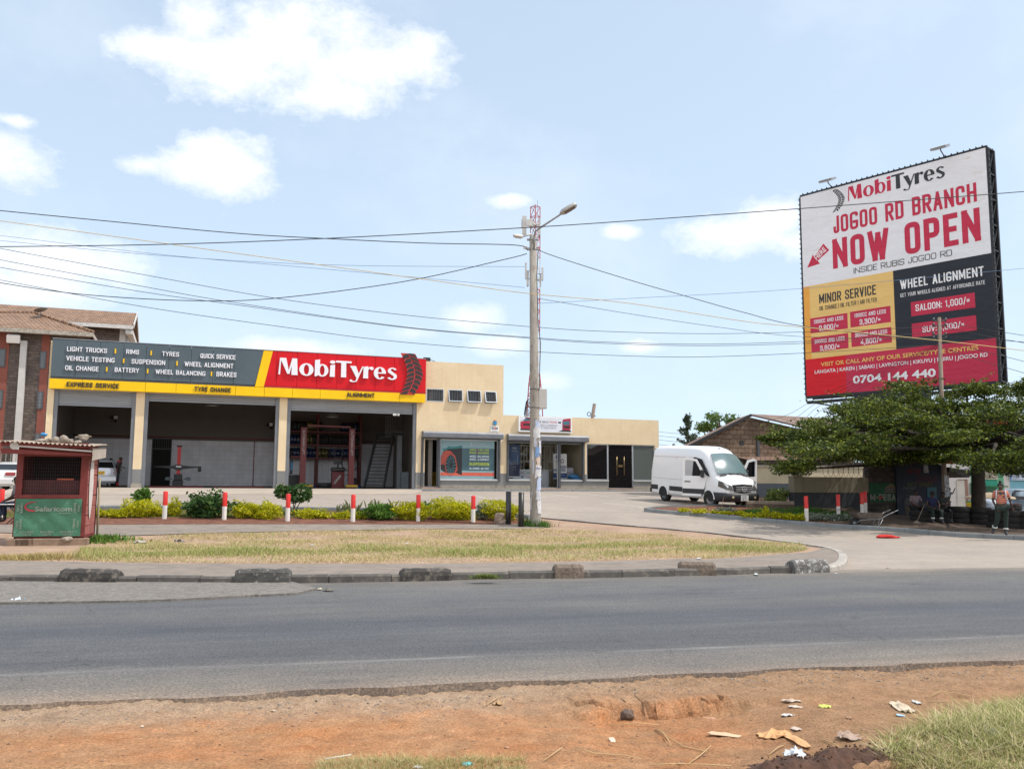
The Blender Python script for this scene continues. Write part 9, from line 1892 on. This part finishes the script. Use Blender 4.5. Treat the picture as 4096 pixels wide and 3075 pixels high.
# -- LITTER AND STONES
def flake(lab,name,c,x,y,w,h,col,near=True,seed=0,crump=.3,thick=.02,cat='litter',off=.13,rough=.7):
 p=GD(c,x,y)if near else G(c,x,y,off);k=(p.y/FPX)*CR[c][2];R=random.Random(seed+int(x));W2=w*k/2;D2=max(W2*.25,h*k*1.6);n=7;rings=[]
 vs=[]
 for j in range(n):
  for i in range(n):u,v=i/(n-1)*2-1,j/(n-1)*2-1;r=1-.25*abs(u*v)+R.uniform(-.12,.12);vs.append((u*W2*r,v*D2*r,thick*.3+abs(R.gauss(0,1))*crump*W2*.45*(1-.5*abs(u))))
 q=MB();q.add(vs,[[j*n+i,j*n+i+1,(j+1)*n+i+1,(j+1)*n+i]for j in range(n-1)for i in range(n-1)]);b=len(vs);q.add([(a,b_,c_-.004)for a,b_,c_ in vs],[[(j+1)*n+i,(j+1)*n+i+1,j*n+i+1,j*n+i]for j in range(n-1)for i in range(n-1)])
 o=q.build(name,mat('litter_%.2f_%.2f'%(col[0],col[2]),col,rough,var=.12,scale=20),None,p,R.uniform(-.5,.5));tag(o,lab,cat,'scraps of litter on the dirt' if near else 'scraps of litter across the road');return o
TAN,WH,BL=(.55,.36,.20),(.52,.50,.47),(.10,.30,.50)
for i,a in enumerate((('large pale crumpled paper bag on the dirt at the right','paper_bag','b8',1490,485,100,85,(.58,.47,.34),.5),('white scrap right of the large pale paper bag','paper_scrap','b8',1578,460,38,28,WH,.4),('torn orange brown paper strip at lower right centre','wrapping_paper','b8',735,655,200,45,(.60,.33,.14),.35),('twisted orange paper strip running down to the soil heap','wrapping_paper','b8',860,690,75,100,(.58,.33,.15),.5),('long flat tan cardboard strip on the red dirt','cardboard_strip','b8',440,645,215,22,(.62,.42,.26),.05),('shiny crumpled clear plastic film beside the soil heap','plastic_film','b8',855,785,125,50,(.50,.52,.54),.7),('green and yellow sachet among dry stalks','sachet','b8',1035,492,68,24,(.48,.50,.10),.3),('white folded paper left of the sachet','paper_scrap','b8',820,535,85,18,WH,.3),('pale dry husk above the folded paper','husk','b8',840,445,120,12,(.55,.45,.36),.2),('second pale dry husk lower than the first','husk','b8',860,475,80,12,(.58,.48,.40),.2),('tiny blue and white wrapper below the paper bag','wrapper','b8',1482,537,40,16,(.35,.50,.62),.4),('grey flattened cardboard near the grass edge','cardboard_scrap','b8',1180,665,150,42,(.36,.26,.20),.4),('pale scrap by the orange paper','paper_scrap','b8',865,628,55,22,(.50,.40,.33),.2),('small white bone shaped scrap on the dirt centre right','paper_scrap','b7',1815,715,36,36,(.60,.50,.38),.6),('tan stone like lump near the road edge centre','bread_crust','b7',1092,488,62,16,(.42,.27,.13),.8),('small turquoise scrap in the bottom straw','rag','b7',905,872,70,24,(.12,.42,.42),.6),('white plastic scrap at the bottom edge centre','plastic_scrap','b7',585,902,55,14,WH,.5),('grey rag half buried in the lower right grass','rag','b8',2045,665,110,45,(.30,.27,.23),.7),('small white scrap in the lower right grass','paper_scrap','b8',1890,705,50,18,WH,.5),('pale leaf on the dirt left of centre','leaf','b6',1730,537,45,8,(.55,.42,.30),.2),('white pebble like scrap at left of the dirt','paper_scrap','b6',900,640,18,12,(.62,.52,.42),.8),('brown dry leaf beside the grass edge at right','leaf','b8',2145,565,80,50,(.26,.14,.08),.5),('pale twig like strip left of the orange paper','husk','b8',355,545,70,36,(.42,.24,.15),.1))):flake(*a[:8],True,i,a[8])
for i,a in enumerate((('white and blue plastic bag by the far kerb at the left','plastic_bag','b1',140,1108,80,50,(.55,.62,.70),.8,.04),('bright blue scrap of plastic beside the white bag','plastic_scrap','b1',200,1108,50,18,(.08,.35,.65),.6,.04),('grey crushed bottle left of the plastic bag','bottle','b1',38,1062,42,14,(.42,.42,.43),.6,.04),('small black scrap on the far side of the road','scrap','b1',158,1030,26,14,(.02,.02,.02),.6,.04),('clear plastic cup on the path in front of the kiosk','plastic_cup','b1',485,730,42,20,(.62,.62,.64),.7,.11),('pale rubbish heap in the grass right of the kiosk','rubbish','b1',1240,600,100,40,(.36,.33,.29),.6,.12),('dark bag scrap in the grass right of the kiosk','rubbish','b1',1590,590,90,26,(.20,.19,.20),.6,.12),('white paper on the grass below the snake plants','paper_scrap','b2',772,618,40,16,WH,.4,.16),('white paper on the grass below the fifth bollard','paper_scrap','b2',1612,606,26,20,WH,.5,.16),('flat dark cardboard piece at the far road edge','cardboard_scrap','b2',915,1020,110,22,(.17,.15,.12),.3,.04),('yellowish stub by the far kerb','scrap','b2',838,1010,36,20,(.55,.48,.33),.6,.04),('crumpled white wrapper at the far kerb near the broken block','wrapper','b4',898,1100,50,40,(.52,.58,.56),.7,.04),('white scrap beside the white painted kerb corner','paper_scrap','b4',1780,1090,40,18,WH,.5,.02),('white paper on the grass edge right of centre','paper_scrap','b4',270,925,60,20,(.62,.64,.68),.4,.14),('pale blue paper strip on the driveway paving','paper_scrap','b4',236,522,62,6,(.45,.52,.62),.1,.02),('white paper near the tip of the grass','paper_scrap','b4',1385,805,30,20,WH,.5,.16),('small brown stone on the paving at the right','pebble','b5',455,1580,34,14,(.20,.16,.13),.8,.02))):flake(*a[:8],False,i,a[8],off=a[9])
# pebbles: the larger ones individually, gravel band as stuff
q=MB();R=random.Random(21)
for _ in range(900):
 x,t_=R.uniform(-5,9),7.42-abs(R.gauss(0,.22));p=tr(t_,x);s=R.uniform(.004,.014);q.blob((p[0],p[1],DZ(*p)+s*.1),(s,s*.8,s*.6),0,1,.25,_)
o=q.build('gravel',mat('gravel_grey',(.26,.21,.17),.95,var=.4,scale=20));tag(o,'loose grey gravel band along the broken road edge','gravel',kind='stuff')
q=MB()
for _ in range(900):x,t_=R.uniform(-4.5,7),R.uniform(4.3,7.2);p=tr(t_,x);s=R.uniform(.003,.010)*(2.0 if R.random()<.1 else 1);q.blob((p[0],p[1],DZ(*p)+s*.2),(s*1.3,s,s*.6),0,1,.25,_)
o=q.build('pebbles',mat('pebble_tan',(.34,.20,.12),.95,var=.4,scale=20,col2=(.14,.09,.06),c2at=.5));tag(o,'scattered crumbs of soil and pebbles over the red dirt','pebbles',kind='stuff')
p=GD('b7',1905,600);q=MB();q.blob((0,0,.025),(.06,.045,.04),0,2,.38,3);o=q.build('stone',mat('dark_stone_lump',(.12,.085,.065),.9,var=.3,scale=20),None,p);tag(o,'dark rounded stone below the washed out soil step','stone')
q=MB()
for _ in range(260):
 u=R.gauss(0,1);v=R.gauss(0,1);p=GD('b8',1030+u*190,780+v*28-u*12);s=R.uniform(.003,.011);q.blob((p.x,p.y,p.z+s*.5),(s,s,s*.8),0,1,.3,_)
o=q.build('soil_clods',mat('dark_clods',(.085,.04,.022),.95,var=.4,scale=15),None);tag(o,'dark crumbly dug soil heap at the lower right','soil',kind='stuff')
# dry stalks
for i,pts in enumerate(([(1580,790),(1700,830),(1900,835),(2000,870)],[(1800,632),(1960,640),(2110,640)],[(2090,660),(2140,700),(2190,760)],[(1380,870),(1500,795)],[(2100,890),(2212,900)],[(1020,500),(1110,470)],[(0,862),(165,838)])):
 P_=[GD('b7',*a)+Vector((0,0,.012+.01*(k%2)))for k,a in enumerate(pts)];q=MB();q.tube([v-P_[0]for v in P_],.0035 if i<6 else .006,5);o=q.build('dry_stalk',mat('straw_stalk',(.50,.34,.17),.9,var=.15)if i<6 else mat('white_stick',(.62,.56,.48),.8),None,P_[0]);tag(o,['long bent dry stalk right of bottom centre','straight tan stalk under the dark stone','dry stalk slanting down right of the dark stone','short dry stalk leaning up at bottom centre','dry stalk at the bottom edge right of centre','thin straw beside the tan crust','pale peeled stick at the bottom left of the straw'][i],'stalk','dry stalks on the dirt')
for i,pts in enumerate(([(30,615),(120,680),(200,720),(340,760)],[(230,830),(300,780),(360,715)],[(1655,430),(1720,405),(1820,412),(1900,430)],[(1640,465),(1760,480),(1830,505)],[(700,775),(760,740),(790,715)],[(1020,690),(1080,710),(1130,740)],[(0,832),(150,840),(330,838),(480,845)])):
 P_=[GD('b8',*a)+Vector((0,0,.012+.012*(k%2)))for k,a in enumerate(pts)];q=MB();q.tube([v-P_[0]for v in P_],.004,5);o=q.build('dry_stalk',mat('straw_stalk',(.50,.34,.17)),None,P_[0]);tag(o,['long brown root crossing the dirt left of the cardboard strip','forked dry branch at the lower centre','wavy white root beside the paper bag','second wavy white root below the first','curved straw left of the plastic film','dark straw over the flattened cardboard','long straw along the bottom edge under the branch'][i],'stalk','dry roots and straws at the right')
